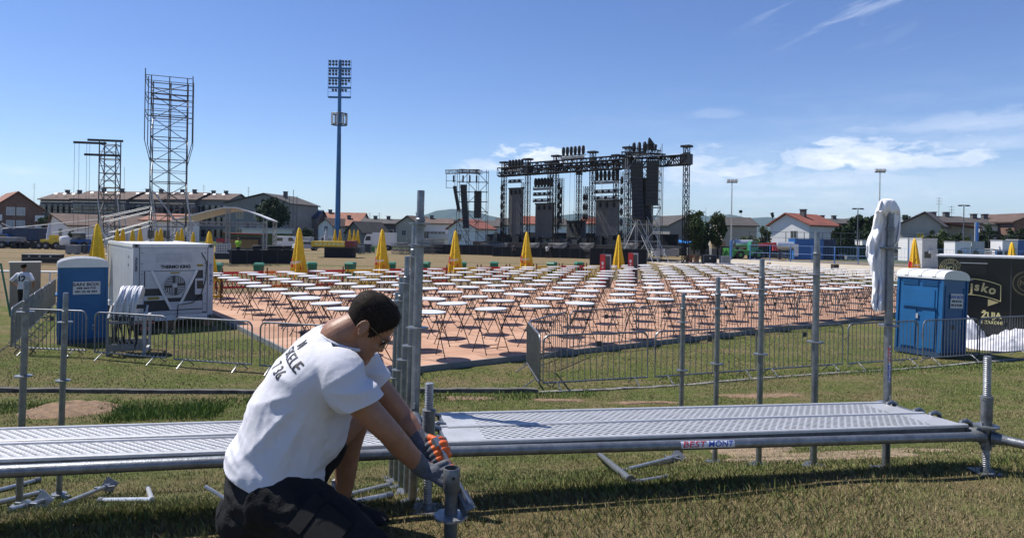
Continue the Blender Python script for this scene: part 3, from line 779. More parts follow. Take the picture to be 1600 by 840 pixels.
# hair: a thick short crop built from the skull sections, faded at the neck
hb = MB(); nseg = 72; zs = np.linspace(-.105, .1165, 48); rings = []
def hairline(an):
    ca = abs(math.atan2(math.sin(an), math.cos(an)))   # 0 at the face, pi at the nape
    return float(np.interp(ca, [0, .35, .62, .95, 1.25, 1.45, 1.7, 1.95, 2.4, math.pi], [.082,.080,.062,.040,-.012,-.030,.012,-.020,-.085,-.098]))
def hthick(z, an):
    ca = abs(math.atan2(math.sin(an), math.cos(an)))
    h = .0022+.0075*float(np.interp(z, [-.06,.0,.05,.1], [0,.18,.75,1]))
    if ca < .9 and z > .05: h += .007*(1-ca/.9)*min(1, (z-.05)/.03)
    return h
hv = []; ok = []
for z in zs:
    xc, a, b_ = headsec(min(z, .113))
    if z > .1: a *= 1.0; b_ *= 1.0
    for i in range(nseg):
        an = 2*math.pi*i/nseg; hl = hairline(an); th = hthick(z, an)*min(1, max(0, (z-hl)/.02+.15))
        ca, sa = math.cos(an), math.sin(an); pw = 2.25
        k = 1+.10*noise.noise((ca*5, sa*5, z*30))
        x = xc+(a+th*k)*math.copysign(abs(ca)**(2/pw), ca); y = (b_+th*k)*math.copysign(abs(sa)**(2/pw), sa)
        hv.append(hp(x, y, z+th*max(0, (z-.05)/.065)*.9)); ok.append(z >= hl)
hf = []
for j in range(len(zs)-1):
    for i in range(nseg):
        i2 = (i+1) % nseg
        if ok[(j+1)*nseg+i] and ok[(j+1)*nseg+i2]: hf.append((j*nseg+i, j*nseg+i2, (j+1)*nseg+i2, (j+1)*nseg+i))
hv.append(hp(-.011, 0, .134)); top = len(hv)-1; j = len(zs)-1
hf += [(j*nseg+i, j*nseg+(i+1) % nseg, top) for i in range(nseg)]
hb.add(hv, hf)
# short strands over the crop
C0 = HC+HM @ V(-.005, 0, .01)
for f_ in hf:
    c_ = sum((Vector(hv[i]) for i in f_), Vector())/len(f_)
    for _ in range(2):
        q_ = c_+Vector(rng.normal(0, .0035, 3)); nrm = (q_-C0).normalized()
        d_ = (nrm*.14+Vector(rng.normal(0, .16, 3))+HM @ V(.8, 0, -.15)).normalized(); ln = rng.uniform(.005, .012)
        zl = (HM.transposed() @ (q_-HC)).z
        if zl < .02: ln *= .45
        sd = nrm.cross(d_).normalized()*.0011
        hb.add([q_-sd-nrm*.002, q_+sd-nrm*.002, q_+d_*ln], [(0, 1, 2)])
hair_o = hb.build('hair', hairm, man, True, world=True, fix=False)
# sunglasses
mb = MB()
for s in (-1, 1):
    mb.path([hp(.088, s*.060, .008), hp(.050, s*.076, .008), hp(.005, s*.083, .010), hp(-.018, s*.083, .002)], .0022, 6)
    pts = [hp(.100-.012*abs(math.cos(a))*(1 if math.cos(a) > 0 else .0), s*(.034+.027*math.cos(a)), .002+.0185*math.sin(a)) for a in np.linspace(0, 2*math.pi, 17)[:-1]]
    mb.path(pts, .0022, 6, closed=True)
mb.path([hp(.102, .008, .008), hp(.106, 0, .010), hp(.102, -.008, .008)], .002, 6)
gl = mb.build('sunglasses', mat('glasses_frame', (.16,.12,.06), .35, .5, .2, 20), man, True, world=True)
for s in (-1, 1):
    mb = MB(); ring = [hp(.100-.012*abs(math.cos(a))*(1 if math.cos(a) > 0 else 0), s*(.034+.026*math.cos(a)), .002+.018*math.sin(a)) for a in np.linspace(0, 2*math.pi, 17)[:-1]]
    vs = ring+[p+fdir*.002 for p in ring]; n = 16
    mb.add(vs, [tuple(range(n)), tuple(range(2*n-1, n-1, -1))]+[(i, (i+1) % n, n+(i+1) % n, n+i) for i in range(n)])
    L0 = Vector(man.location); mb.v = [tuple(Vector(p)-L0) for p in mb.v]; mb.build('lens', glassd, gl, True)
# T-shirt
sh = MB()
SSEC = [(PX(425,741,2.50), .212,.174), (PX(440,702,2.50), .19,.165), (PX(457,657,2.505), .182,.163), (PX(478,612,2.51), .187,.155), (PX(502,575,2.51), .202,.133), (PX(519,551,2.505), .20,.108), (PX(530,536,2.50), .125,.088), (PX(538,525,2.495), .092,.080)]
tloft(sh, SSEC, LAT, 6, 2.2)
hr = SHR.lerp(ELR, .46); hl_ = SHL.lerp(ELL, .42)
limb(sh, [PX(512,566,2.44), PX(532,580,2.37), SHR.lerp(ELR, .14)+V(0,0,-.006), SHR.lerp(ELR, .60)], [.088,.083,.080,.080], 20)
limb(sh, [PX(535,556,2.60), SHL+V(0,0,.0), SHL.lerp(ELL, .28), hl_], [.080,.080,.074,.070], 20)
# belly of loose cloth hanging in front
limb(sh, [PX(520,625,2.50), PX(497,678,2.50), PX(470,716,2.50)], [.085,.10,.085], 20)
# a rolled hem and the neck rib are cut straight, so trim the caps of the sleeves
sme = fuse(sh, 'tshirt', .0065, 6, .5)
bm = bmesh.new(); bm.from_mesh(sme)
def cut(c_, nrm, limit, rad=9):
    def inside(p): q_ = p-c_; return q_.length < limit and (q_-nrm*q_.dot(nrm)).length < rad
    geom = [v for v in bm.verts if inside(v.co)]
    gs = set(geom); fcs = [f for f in bm.faces if all(v in gs for v in f.verts)]
    eds = [e for e in bm.edges if all(v in gs for v in e.verts)]
    r_ = bmesh.ops.bisect_plane(bm, geom=list(gs)+eds+fcs, plane_co=c_, plane_no=nrm, clear_outer=False)
    kill = [f for f in bm.faces if inside(f.calc_center_median()) and (f.calc_center_median()-c_).dot(nrm) > 0]
    bmesh.ops.delete(bm, geom=kill, context='FACES')
cut(PX(566,630,2.345), ((ELR-SHR).normalized()+V(0,0,-1.0)).normalized(), .17, .105); cut(hl_, (ELL-SHL).normalized(), .13, .076)
cut(PX(537,527,2.50), (C7-CH).normalized(), .14)
cut(PX(427,737,2.50), (PX(425,741,2.5)-PX(440,702,2.5)).normalized(), .34)
bm.to_mesh(sme); bm.free()
# folds: pulled from the shoulder to the waist, and heaped above the hem
bm = bmesh.new(); bm.from_mesh(sme); bm.normal_update()
pit = PX(500, 605, 2.36)
for v in bm.verts:
    p = v.co; w_ = p-PE; up = (C7-PE).normalized(); h = w_.dot(up)/(C7-PE).length
    lowf = max(0, 1-abs(h-.18)/.30); r_ = (p-pit).length
    lw = max(0, 1-abs(h-.10)/.18); a = .014*lw*(1-2.2*abs(noise.noise((p.x*5+p.z*4, p.y*5, p.z*15+p.x*6))))
    ang = math.atan2((p-pit).z, (p-pit).x)
    pull = math.exp(-((r_-.12)/.12)**2)
    rg = 1-2*abs(math.sin(ang*6.5+1.6*noise.noise(p*3.2))); fall = min(1, max(0, (r_-.09)/.08))*max(0, 1-r_/.52)*(1 if p.z < pit.z+.05 else max(0, 1-(p.z-pit.z-.05)/.06))
    a += .013*fall*rg*(.6+.6*noise.noise(p*5+V(3,1,0)))
    s_ = noise.noise(V(p.x*16-p.z*10, p.y*10, p.z*12+p.x*16)); a += .0045*(1-abs(s_)*2.4)*max(0, 1-abs(h-.35)/.4)
    s2 = noise.noise(V(p.x*7-p.z*6+3, p.y*6, p.z*5+p.x*7)); a += .0035*(1-abs(s2)*2.4)*max(0, 1-abs(h-.45)/.5)
    a += .0008*noise.noise(p*40)
    v.co = p+v.normal*a
bm.to_mesh(sme); bm.free()
sme.polygons.foreach_set('use_smooth', [True]*len(sme.polygons))
shirt = attach(sme, 'tshirt', man, whitef)
sd = shirt.modifiers.new('cloth', 'SOLIDIFY'); sd.thickness = .004; sd.offset = -1
mb = MB(); ring = section(PX(537,528,2.495), C7-CH, LAT, .095, .083, 32); mb.path(ring, .0065, 6, closed=True); mb.build('collar_rib', whitef, shirt, True, world=False).location = -Vector(man.location)
# prints on the back, laid on the cloth
bmv = bmesh.new(); bmv.from_mesh(sme); bvh = BVHTree.FromBMesh(bmv)
def backprint(s, size, cpx, m=inkb, sx=1.0):
    c_ = Vector(cpx)-man.location; up = (C7-PX(440,690,2.5)).normalized(); xd = (LAT-up*LAT.dot(up)).normalized(); nb = xd.cross(up).normalized()
    o = text('back_print', s, size, m, shirt, (0,0,0), bold=.0010, ext=0, sx=sx, space=1.12)
    me = o.data; bm = bmesh.new(); bm.from_mesh(me); bmesh.ops.triangulate(bm, faces=bm.faces)
    for _ in range(2): bmesh.ops.subdivide_edges(bm, edges=[e for e in bm.edges if e.calc_length() > .006], cuts=1); bmesh.ops.triangulate(bm, faces=bm.faces)
    for v in bm.verts:
        q_ = c_+xd*v.co.x+up*v.co.y
        hit = bvh.ray_cast(q_+nb*.35, -nb)
        v.co = hit[0]+hit[1].normalized()*.0022 if hit[0] is not None else q_
    bm.to_mesh(me); bm.free()
backprint('SKELE', .056, PX(449, 557, 2.40), sx=1.05)
backprint('M', .052, PX(472, 539, 2.44))
backprint('7 36', .056, PX(431, 577, 2.40), sx=.9)
# shorts
st = MB()
tloft(st, [(PX(427,728,2.50), .178,.148), (PX(424,757,2.505), .19,.158), (PX(412,800,2.51), .18,.14), (PX(404,832,2.51), .12,.10)], LAT, 5, 2.4)
limb(st, [HPR+V(-.02,0,-.02), HPR.lerp(KNR, .45)+V(0,0,.0), HPR.lerp(KNR, .86)], [.128,.112,.098], 20)
limb(st, [HPL+V(-.01,0,-.01), HPL.lerp(KNL, .28), HPL.lerp(KNL, .50)], [.125,.110,.094], 20)
st.ball(PX(398,800,2.50), (.125,.16,.12), 16, 10)
tme = fuse(st, 'shorts', .0075, 5, .5)
bm = bmesh.new(); bm.from_mesh(tme); bm.normal_update()
for v in bm.verts:
    p = v.co; s_ = noise.noise(V(p.x*9+p.z*14, p.y*8, p.z*9-p.x*12)); a = .010*(1-abs(s_)*2.4)*.7+.003*noise.noise(p*34); v.co = p+v.normal*a
bm.to_mesh(tme); bm.free()
shorts = attach(tme, 'shorts', man, shortm)
mb = MB()   # thigh pocket with a flap
pc = HPR.lerp(KNR, .5); tdir = (KNR-HPR).normalized(); nn = (V(0,0,CZ)-pc); nn = (nn-tdir*nn.dot(tdir)).normalized(); sdv = nn.cross(tdir)
Mp = Matrix((tdir, sdv, nn)).transposed()
mb.cbox(pc+nn*.108, (.17,.12,.014), Mp); mb.cbox(pc+nn*.112-tdir*.06, (.05,.125,.014), Mp)
mb.build('pocket', mat('pocket_black', (.010,.010,.011), .85, 0, .3, 12, spec=.25), shorts, world=False).matrix_local = Matrix.Translation(-Vector(man.location))
mb = MB()   # belt
rings = [section(PX(427+k*.6,727-k*6,2.50), PX(440,702,2.5)-PX(425,741,2.5), LAT, .181, .151) for k in (0, 1)]
n = len(rings[0]); mb.add([p for r_ in rings for p in r_], [(i, (i+1) % n, n+(i+1) % n, n+i) for i in range(n)])
o = mb.build('belt', darkg, man, True, world=True); m_ = o.modifiers.new('t', 'SOLIDIFY'); m_.thickness = .006; m_.offset = 1
# shoes and socks
def shoe(an, toe, sc=1.0):
    d_ = (toe-an); L_ = d_.length; d_ = d_.normalized(); y = V(0,0,1).cross(d_).normalized(); u = d_.cross(y)
    mb = MB(); rings = []
    for f_, w_, h_, z_ in ((-.28,.028,.032,.035),(-.2,.036,.055,.05),(.0,.040,.060,.055),(.3,.043,.043,.04),(.6,.047,.034,.032),(.85,.044,.028,.028),(1.0,.026,.018,.022)):
        c_ = an+d_*(f_*L_)+u*(z_-.075); rings.append([c_+y*(w_*math.cos(a))+u*(h_*math.sin(a)) for a in np.linspace(0, 2*math.pi, 19)[:-1]])
    mb.loft(rings); mb.path([an+V(0,0,-.02), an+V(0,0,.04)], [.046,.045], 14)
    s_ = mb.build('shoe', blackf, man, True, world=True)
    mb = MB(); pts = [(-.3,0),(-.2,.04),(.1,.046),(.55,.052),(.9,.046),(1.03,0),(.9,-.046),(.55,-.052),(.1,-.046),(-.2,-.04)]
    lo = [an+d_*(f_*L_)+y*w_+u*(-.078) for f_, w_ in pts]; hi = [p+u*.022 for p in lo]; mb.loft([lo, hi])
    L0 = Vector(man.location); mb.v = [tuple(Vector(p)-L0) for p in mb.v]; mb.build('sole', rubber, s_)
    mb = MB(); 
    for k in range(4):
        c_ = an+d_*(L_*(.12+.13*k))+u*(.034-.012*k); mb.path([c_-y*.022, c_+u*.006, c_+y*.022], .0025, 5)
    mb.v = [tuple(Vector(p)-L0) for p in mb.v]; mb.build('laces', darkg, s_)
tl = PX(606, 800, 2.90); shoe(ANL+V(-.005,0,-.01), V(tl.x, tl.y, ANL.z-.03))
mb = MB(); mb.path([ANL+V(.0,0,.02), ANL+V(.002,0,.075)], [.044,.043], 16); mb.build('sock', mat('sock_grey', (.45,.46,.50), .9), man, True, world=True)
tr = PX(372, 930, 2.36); shoe(ANR+V(0,0,.0), V(tr.x, tr.y, ANR.z-.05))
mb = MB(); mb.path([ANR+V(.0,0,.0), ANR.lerp(KNR, .22)], [.043,.046], 16); mb.build('sock', darkg, man, True, world=True)
# gloves: palm, four fingers closed round the bar, a thumb
def glove(wr, el, grip, bardir, curl_from, side):
    """wr wrist; grip centre of what is held; fingers wrap about axis bardir"""
    bd = bardir.normalized(); ap = (grip-wr); ap = (ap-bd*ap.dot(bd)).normalized()    # from wrist to the bar
    nb = bd.cross(ap).normalized(); nb = nb if nb.dot(V(-.3,-.7,.6)) > 0 else -nb                                              # back of the hand
    gv_ = MB(); fo = MB()
    arm = (wr-el).normalized()
    # cuff and palm
    limb(gv_, [wr-arm*.075, wr-arm*.02, wr+arm*.01], [.036,.034,.033], 18)
    kn = []
    for k in range(4):
        off = (k-1.5)*.0215
        kn.append(grip+bd*off-ap*.030+nb*.030-ap*abs(k-1.2)*.004)
    for k in range(4): limb(gv_, [wr+arm*.005+bd*((k-1.5)*.010), (wr+kn[k])/2+nb*.004, kn[k]], [.024,.020,.0135], 12)
    gv_.ball((wr+kn[1]+kn[2])/3, (.03,.03,.03), 12, 8)
    lens = [.95, 1.08, 1.0, .80]
    for k in range(4):
        f_ = lens[k]; b0 = kn[k]
        p1 = grip+bd*((k-1.5)*.0220)+ap*.012*f_+nb*.034
        p2 = grip+bd*((k-1.5)*.0215)+ap*.040*f_+nb*.006
        p3 = grip+bd*((k-1.5)*.0205)+ap*.028*f_-nb*.026
        p4 = grip+bd*((k-1.5)*.0195)+ap*.004-nb*.034
        limb(gv_, [b0, b0.lerp(p1, .6), p1], [.0140,.0136,.0128], 12)
        limb(fo, [p1.lerp(p2, .12), p2, p3, p4], [.0128,.0118,.0108,.0098], 12, 5)
    t0 = wr+arm*.012-bd*.026; limb(gv_, [t0, t0.lerp(grip, .5)-bd*.030-nb*.012], [.020,.0165], 12)
    limb(fo, [t0.lerp(grip, .5)-bd*.030-nb*.012, grip-bd*.040-nb*.028, grip-bd*.020-nb*.044+ap*.012], [.0160,.0140,.0110], 12, 5)
    a = fuse(gv_, 'glove', .0032, 3); g_ = attach(a, 'glove', man, glove_g)
    b_ = fuse(fo, 'glove_fingers', .0026, 3); L0 = Vector(man.location)
    for v in b_.vertices: v.co -= L0
    b_.materials.clear(); b_.materials.append(glove_o); link('glove_fingers', b_, g_)
bar_d = (p2-p1)
glove(WRR, ELR, PX(694, 742, 2.575), bar_d, None, 1)
glove(WRL, ELL, PX(684, 705, 2.64), bar_d, None, 1)
# spanner hanging in the belt
ts = thing('scaffold_spanner', 'thin steel spanner sticking out from the man\'s belt', 'spanner', PX(345, 772, 2.42))
mb = MB(); a, b_ = PX(320, 759, 2.42)-ts.location, PX(357, 781, 2.42)-ts.location
mb.tube(a, b_, .0065, .008, 10); mb.build('handle', steel_w, ts, True)
mb = MB(); mb.ball(b_, .014, 10, 8); mb.tube(b_+V(-.004,.0,-.004), b_+V(.03,.005,-.012), .011, n=10); mb.build('socket', darkg, ts, True)
# ---------------------------------------------------------------- middle ground
E1 = V(math.cos(R(34.8)), math.sin(R(34.8)), 0); E2 = V(-E1.y, E1.x, 0)
A0 = V(-1.83, 15.9, 0); FZ = .13; ANG1 = R(34.8)
FC = A0-E1*2.50-E2*.72          # near corner of the dance floor
FL1, FL2 = 38.5, 19.4
fm = bpy.data.materials.new('terracotta_floor'); fm.use_nodes = True; nt = fm.node_tree; N = nt.nodes; L = nt.links
b = N['Principled BSDF']; b.inputs['Roughness'].default_value = .75
tc = N.new('ShaderNodeTexCoord'); sp = N.new('ShaderNodeSeparateXYZ'); L.new(tc.outputs['Object'], sp.inputs[0])
def line(c, per, wd):
    f_ = math_('ABSOLUTE', math_('SUBTRACT', math_('FRACT', math_('DIVIDE', c, per)), .5)); return mr(f_, .5-wd/per, .5-wd*.4/per)
ln = math_('MAXIMUM', line(sp.outputs['X'], 2.4, .018), line(sp.outputs['Y'], 1.2, .018))
cell = N.new('ShaderNodeTexWhiteNoise'); cell.noise_dimensions = '2D'
L.new(comb(math_('FLOOR', math_('DIVIDE', math_('ADD', sp.outputs['X'], 1.2), 2.4)), math_('FLOOR', math_('DIVIDE', math_('ADD', sp.outputs['Y'], .6), 1.2))), cell.inputs['Vector'])
nn_ = nz(tc.outputs['Object'], 1.3, 6, .65, .2)
fc_ = ramp(math_('ADD', math_('MULTIPLY', nn_, .65), math_('MULTIPLY', cell.outputs['Value'], .35)), [(.25, (.31,.170,.105)), (.5, (.41,.235,.150)), (.8, (.49,.305,.208))])
L.new(mixc(math_('MULTIPLY', ln, .75), fc_, (.16,.08,.055)), b.inputs['Base Color'])
tf = thing('dance_floor', 'raised terracotta panel floor with grey edge under the white tables', 'event floor', FC, ANG1)
mb = MB(); mb.box(0, FL1, 0, FL2, .02, FZ); mb.build('floor_panels', fm, tf)
mb = MB()
mb.box(-.05, FL1+.05, -.05, -.004, 0, FZ+.004); mb.box(-.05, -.004, -.004, FL2, 0, FZ+.004); mb.box(-.05, FL1+.05, FL2+.004, FL2+.05, 0, FZ+.004); mb.box(FL1+.004, FL1+.05, -.004, FL2, 0, FZ+.004)
mb.build('edge_trim', mat('grey_edge', (.19,.21,.22), .6, .1, .2, 3), tf)
# tables
def bar_table(detail):
    t = thing('bar_table', 'x', 'table', (0,0,-50), 0, 'white bar tables on the terracotta floor')
    mb = MB(); mb.lathe([(.36, 1.045), (.395, 1.048), (.402, 1.058), (.402, 1.070), (.396, 1.078), (.0, 1.080)], 28 if detail else 20); mb.build('tabletop', whitem, t, True)
    def leg(mb, y, s):
        mb.path([(-s*.31, y*1.18, 0), (s*.25, y, 1.03), ], .0115, 6)
    if detail:
        for y in (-.30, .30):
            for s in (-1, 1):
                mb = MB(); yy_ = y if s < 0 else y*.9
                mb.tube((-s*.31, yy_*1.18, .012), (s*.26, yy_, 1.04), .0115, n=7); mb.tube((-s*.312, yy_*1.18, 0), (-s*.305, yy_*1.18, .03), .015, n=7); mb.build('leg', legm, t, True)
        for s in (-1, 1):
            mb = MB(); k = .35 if s < 0 else .31; mb.tube((-s*.235, -k, .14), (-s*.235, k, .14), .009, n=6); mb.build('crossbar', legm, t, True)
        for ya in (-.31, .29): mb = MB(); mb.box(-.27, .27, ya, ya+.02, 1.02, 1.044); mb.build('top_rail', legm, t)
    else:
        for s in (-1, 1):
            mb = MB()
            for y in (-.30, .30):
                yy_ = y if s < 0 else y*.9
                mb.tube((-s*.31, yy_*1.18, 0), (s*.26, yy_, 1.04), .0115, n=5)
            mb.tube((-s*.235, -.34, .14), (-s*.235, .34, .14), .009, n=4); mb.build('leg_frame', legm, t)
    return t
TP = bar_table(True); TS = bar_table(False); used = {True: 0, False: 0}; cnt = 0
for m in range(-1, 23):
    for n in range(0, 12):
        p = A0+E1*(1.515*m)+E2*(1.515*n)+V(rng.normal(0, .06), rng.normal(0, .06), FZ)
        px = CX+F*p.x/p.y
        if px < 322 or px > 1402 or (p-FC).dot(E1) < .35: continue
        if (m, n) in ((11, 9), (12, 9), (6, 10), (17, 11), (3, 11)): continue
        det = p.y < 29
        src = TP if det else TS
        lab = 'white round bar table, %s from the left edge in the %s row of tables' % (ORD[m+2], 'front' if n == 0 else ORD[n+1])
        rz = ANG1+rng.normal(0, .12)
        if rng.random() < .08: rz += R(90)
        if not used[det]: used[det] = 1; o = src; o.location = p; o.rotation_euler.z = rz; o['label'] = lab
        else: o = dup(src, p, rz, lab)
        o.rotation_euler.x = R(rng.normal(0, .7)); o.rotation_euler.y = R(rng.normal(0, .7))
        cnt += 1
print('tables', cnt)
# ---- crowd barriers
BL = 2.3
def barrier_proto(Lb, m=barm):
    t = thing('crowd_barrier', 'x', 'barrier', (0,0,-50), 0, None); h = 1.08; z0 = .16; r = .019; c_ = .14
    pts = [(.03, 0, z0), (.03, 0, h-c_)]+[(.03+c_*(1-math.cos(a)), 0, h-c_+c_*math.sin(a)) for a in np.linspace(0, math.pi/2, 6)[1:]]
    pts += [(Lb-.03-c_+c_*math.sin(a), 0, h-c_+c_*math.cos(a)) for a in np.linspace(0, math.pi/2, 6)]+[(Lb-.03, 0, z0)]
    mb = MB(); mb.path(pts, r, 8, closed=True); mb.build('frame', m, t, True)
    mb = MB(); n = 17
    for i in range(n):
        x = .03+(Lb-.06)*(i+1)/(n+1); mb.tube((x, 0, z0), (x, 0, h), .0085, n=5, cap=False)
    mb.build('bars', m, t, True)
    for x in (.32, Lb-.32):
        mb = MB(); mb.path([(x-.0, -.27, .012), (x, -.06, z0-.0), (x, .06, z0), (x, .27, .012)], .013, 6); mb.build('foot', m, t, True)
    mb = MB(); mb.cbox((Lb*.52, -.012, h-.2), (.11, .006, .11)); mb.build('tag_plate', darkg, t)
    mb = MB(); mb.path([(-.0, 0, h*.72), (-.035, 0, h*.72), (-.035, 0, h*.62), (0, 0, h*.62)], .008, 5); mb.path([(.03,0,h*.72),(-.0,0,h*.72)], .008, 5); mb.build('hook', m, t)
    return t
BP = {}
def barrier(a, c_, label, group):
    a, c_ = Vector(a), Vector(c_); v = c_-a; Lb = round(math.hypot(v.x, v.y)-.03, 1); rz = math.atan2(v.y, v.x)
    if Lb not in BP:
        t = BP[Lb] = barrier_proto(Lb); t.location = a; t['label'] = label; t['group'] = group
    else: t = dup(BP[Lb], a, rz, label, group)
    t.rotation_euler = (0, -math.atan2(v.z, math.hypot(v.x, v.y)), rz)
    return t
def gz(p): return V(p.x, p.y, max(0, hgt(p.x, p.y)))
g1 = 'crowd barriers on the right, near row'
fr = [gz(G(x, y)) for x, y in ((846,611),(1021,602),(1185,590),(1323,580),(1440,571),(1529,563),(1610,556))]
nm = ['crowd barrier at the left corner of the near right row, beside the edge-on one','crowd barrier second from the left in the near right row','crowd barrier third in the near right row, behind the tallest bare upright','crowd barrier in the near right row left of the right toilet','crowd barrier in front of the right blue toilet','crowd barrier at the right edge in front of the white sheeting']
for i in range(6): barrier(fr[i], fr[i+1]-(fr[i+1]-fr[i]).normalized()*.04, nm[i], g1)
cn = G(823, 577); barrier(cn, fr[0]-V(.03,.06,0), 'crowd barrier seen edge-on at the corner between the two right rows', g1)
f1 = G(887, 552); f2 = V(3.5, 18.9, 0)
g2 = 'crowd barriers along the front edge of the floor'
barrier(cn+V(.03,.08,0), f1, 'crowd barrier along the floor edge next to the corner', g2)
barrier(f1+V(.03,.03,0), f2, 'crowd barrier along the floor edge, second from the corner', g2)
p0 = f2
for k in range(9):
    p1_ = p0+E1*2.52; barrier(p0+E1*.03, p1_-E1*.02, 'crowd barrier along the floor edge, %s from the corner' % ORD[k+3], g2); p0 = p1_
g3 = 'crowd barriers on the left'
lf = [((22,553),(140,558)),((146,560),(264,570)),((270,572),(398,581)),((404,582),(540,592))]
nm = ['crowd barrier in front of the left blue toilet','crowd barrier in front of the cable drum','crowd barrier in front of the reefer container corner','crowd barrier half hidden behind the man\'s back']
for (a, c_), l_ in zip(lf, nm): barrier(G(*a), G(*c_), l_, g3)
q0 = V(-11.95, 16.35, 0); q1 = V(-17.2, 25.8, 0)
for k in range(5):
    a = q0.lerp(q1, k/5); c_ = q0.lerp(q1, (k+1)/5-.012); barrier(a, c_, 'crowd barrier in the left side row beside the toilet, %s from the corner' % ORD[k+1], g3)
# ---- edge kerb of the pitch, soil heap
def strip(name, pts, w_, h_, m, kind='structure'):
    mb = MB(); P2 = crom(pts, 12); L_ = []; 
    for i, p in enumerate(P2):
        t = (P2[min(i+1, len(P2)-1)]-P2[max(0, i-1)]).normalized(); s = V(-t.y, t.x, 0)
        hh_ = h_*(1+.35*noise.noise((p.x*2, p.y*2, 0)))
        L_.append([p-s*w_+V(0,0,-.2), p-s*w_*.9+V(0,0,hh_), p+s*w_*.9+V(0,0,hh_), p+s*w_+V(0,0,-.2)])
    mb.loft(L_); tag(mb.build(name, m), kind=kind)
strip('kerb', [G(x, y, .04) for x, y in ((-60,610),(100,611.5),(250,613),(380,613.5),(520,614),(700,611),(840,611.5))], .07, .06, concd)
strip('kerb', [G(x, y, .03) for x, y in ((840,613.5),(950,609),(1060,603),(1187,592),(1300,584),(1400,578),(1470,572.5),(1540,566),(1620,560))], .06, .03, mat('kerb_stone', (.20,.19,.17), .95, 0, .7, 5, .6, 12))
def heap(name, label, c_, sx, sy, h_, m, seed):
    mb = MB(); n = 26; vs = []
    for j in range(n+1):
        for i in range(n+1):
            x = (i/n-.5)*2; y = (j/n-.5)*2; r_ = math.hypot(x, y)
            z = h_*max(0, 1-r_**1.7)+h_*.55*max(0, 1-r_)*(noise.noise((x*3, y*3, seed))+.8*noise.noise((x*8, y*8, seed)))
            X_w, Y_w = c_.x+x*sx, c_.y+y*sy; vs.append((X_w-c_.x, Y_w-c_.y, hgt(X_w, Y_w)-c_.z+z-.015))
    mb.add(vs, [(j*(n+1)+i, j*(n+1)+i+1, (j+1)*(n+1)+i+1, (j+1)*(n+1)+i) for j in range(n) for i in range(n)])
    o = mb.build(name, m, None, True, loc=c_); tag(o, kind='stuff', label=label, cat='soil'); return o
soil = mat('dry_soil', (.19,.125,.075), 1, 0, .4, 9, .8, 40)
dh = dd(112, 640); heap('soil_heap', 'brown heap of dry soil and thatch on the slope at left', on(112, dh), .75, .75, .13, soil, 1)
# ---- portable toilets
def toilet(label, loc, rz, tilt=0, door_left=True):
    t = thing('portable_toilet', label, 'portable toilet', loc, rz, 'blue portable toilets'); t.rotation_euler = (0, tilt, rz)
    w2 = .575; H = 2.02
    mb = MB(); mb.box(-w2, w2, -w2, w2, .10, H); mb.build('cabin', bluet, t)
    mb = MB()
    for s in (-1, 1):
        for q_ in (-1, 1): mb.box(s*w2-.03, s*w2+.03, q_*w2-.03, q_*w2+.03, .08, H+.01)
    mb.build('corner_post', bluet, t)
    mb = MB(); mb.box(-w2-.03, w2+.03, -w2-.03, w2+.03, 0.0, .12); mb.build('skid_base', mat('skid_blue_%d' % len(COL.objects), (.015,.05,.11), .6), t)
    # vaulted white roof with ribs
    mb = MB(); pr = []
    for k in range(13):
        a = math.pi*k/12; pr.append((-(w2+.05)*math.cos(a), H+.05+.20*math.sin(a)**.8))
    poly = [(w2+.05, H-.01), (-(w2+.05), H-.01)]
    pts = pr+[(w2+.05, H), (-(w2+.05), H)]
    mb.prism(pts, -w2-.05, w2+.05)
    o = mb.build('roof', whitep, t, True)
    for y in (-.36, 0, .36):
        mb = MB()
        for k in range(12):
            a0, a1 = math.pi*k/12, math.pi*(k+1)/12
            pp = [V(-(w2+.055)*math.cos(a), y, H+.055+.205*math.sin(a)**.8) for a in (a0, a1)]; mb.bar(pp[0], pp[1], .09, .016)
        mb.build('roof_rib', whitep, o)
    # door on +X or -X side: panels, vents
    mb = MB(); x = -w2-.004
    mb.box(x-.016, x, -.46, .46, .16, 1.80); d_ = mb.build('door', bluet, t)
    mb = MB(); mb.box(x-.034, x-.016, -.40, .40, 1.30, 1.72); mb.box(x-.036, x-.016, -.43, -.10, .2, 1.22); mb.box(x-.036, x-.016, .06, .43, .2, 1.22); mb.build('door_panel', bluet, d_)
    mb = MB(); mb.box(x-.075, x-.034, -.42, .42, 1.255, 1.295); mb.build('door_ledge', bluet, d_)
    mb = MB()
    for y in (-.25, .25):
        for z in (1.84, 1.885, 1.93): mb.box(x-.03, x, y-.21, y+.21, z, z+.02)
    mb.build('vent_slats', bluet, t)
    mb = MB(); mb.box(x-.05, x-.035, .0, .05, .95, 1.08); mb.build('latch', ltg, d_)
    # recessed frames on the other sides
    for sy in (-1, 1):
        mb = MB()
        for a, c_, z0, z1 in ((-.46,-.42,.2,1.85),(.42,.46,.2,1.85),(-.42,.42,1.81,1.85),(-.42,.42,1.24,1.27),(-.42,.42,.2,.24)): mb.box(a, c_, sy*(w2+.016), sy*(w2+.002), z0, z1)
        mb.build('side_frame', bluet, t)
    return t
def toilet_sign(t, face, cx_, z, w_, h_, l1, l2, l3):
    """white info plate on the -Y side"""
    mb = MB(); mb.box(cx_-w_/2, cx_+w_/2, -.600, -.594, z-h_/2, z+h_/2); s = mb.build('info_plate', mat('plate_grey', (.55,.56,.58), .5, 0, .06, 5), t)
    for k, (tx, sz, m) in enumerate(((l1, .115, inkbl if face else inkb), (l2, .072, inkb), (l3, .072, inkb))):
        text('lettering', tx, sz, m, s, (cx_-w_*.02, -.602, z+h_*(.27-.27*k-(.02 if k else 0))), (R(90), 0, 0), sx=1.25 if k else 1.3, bold=.003)
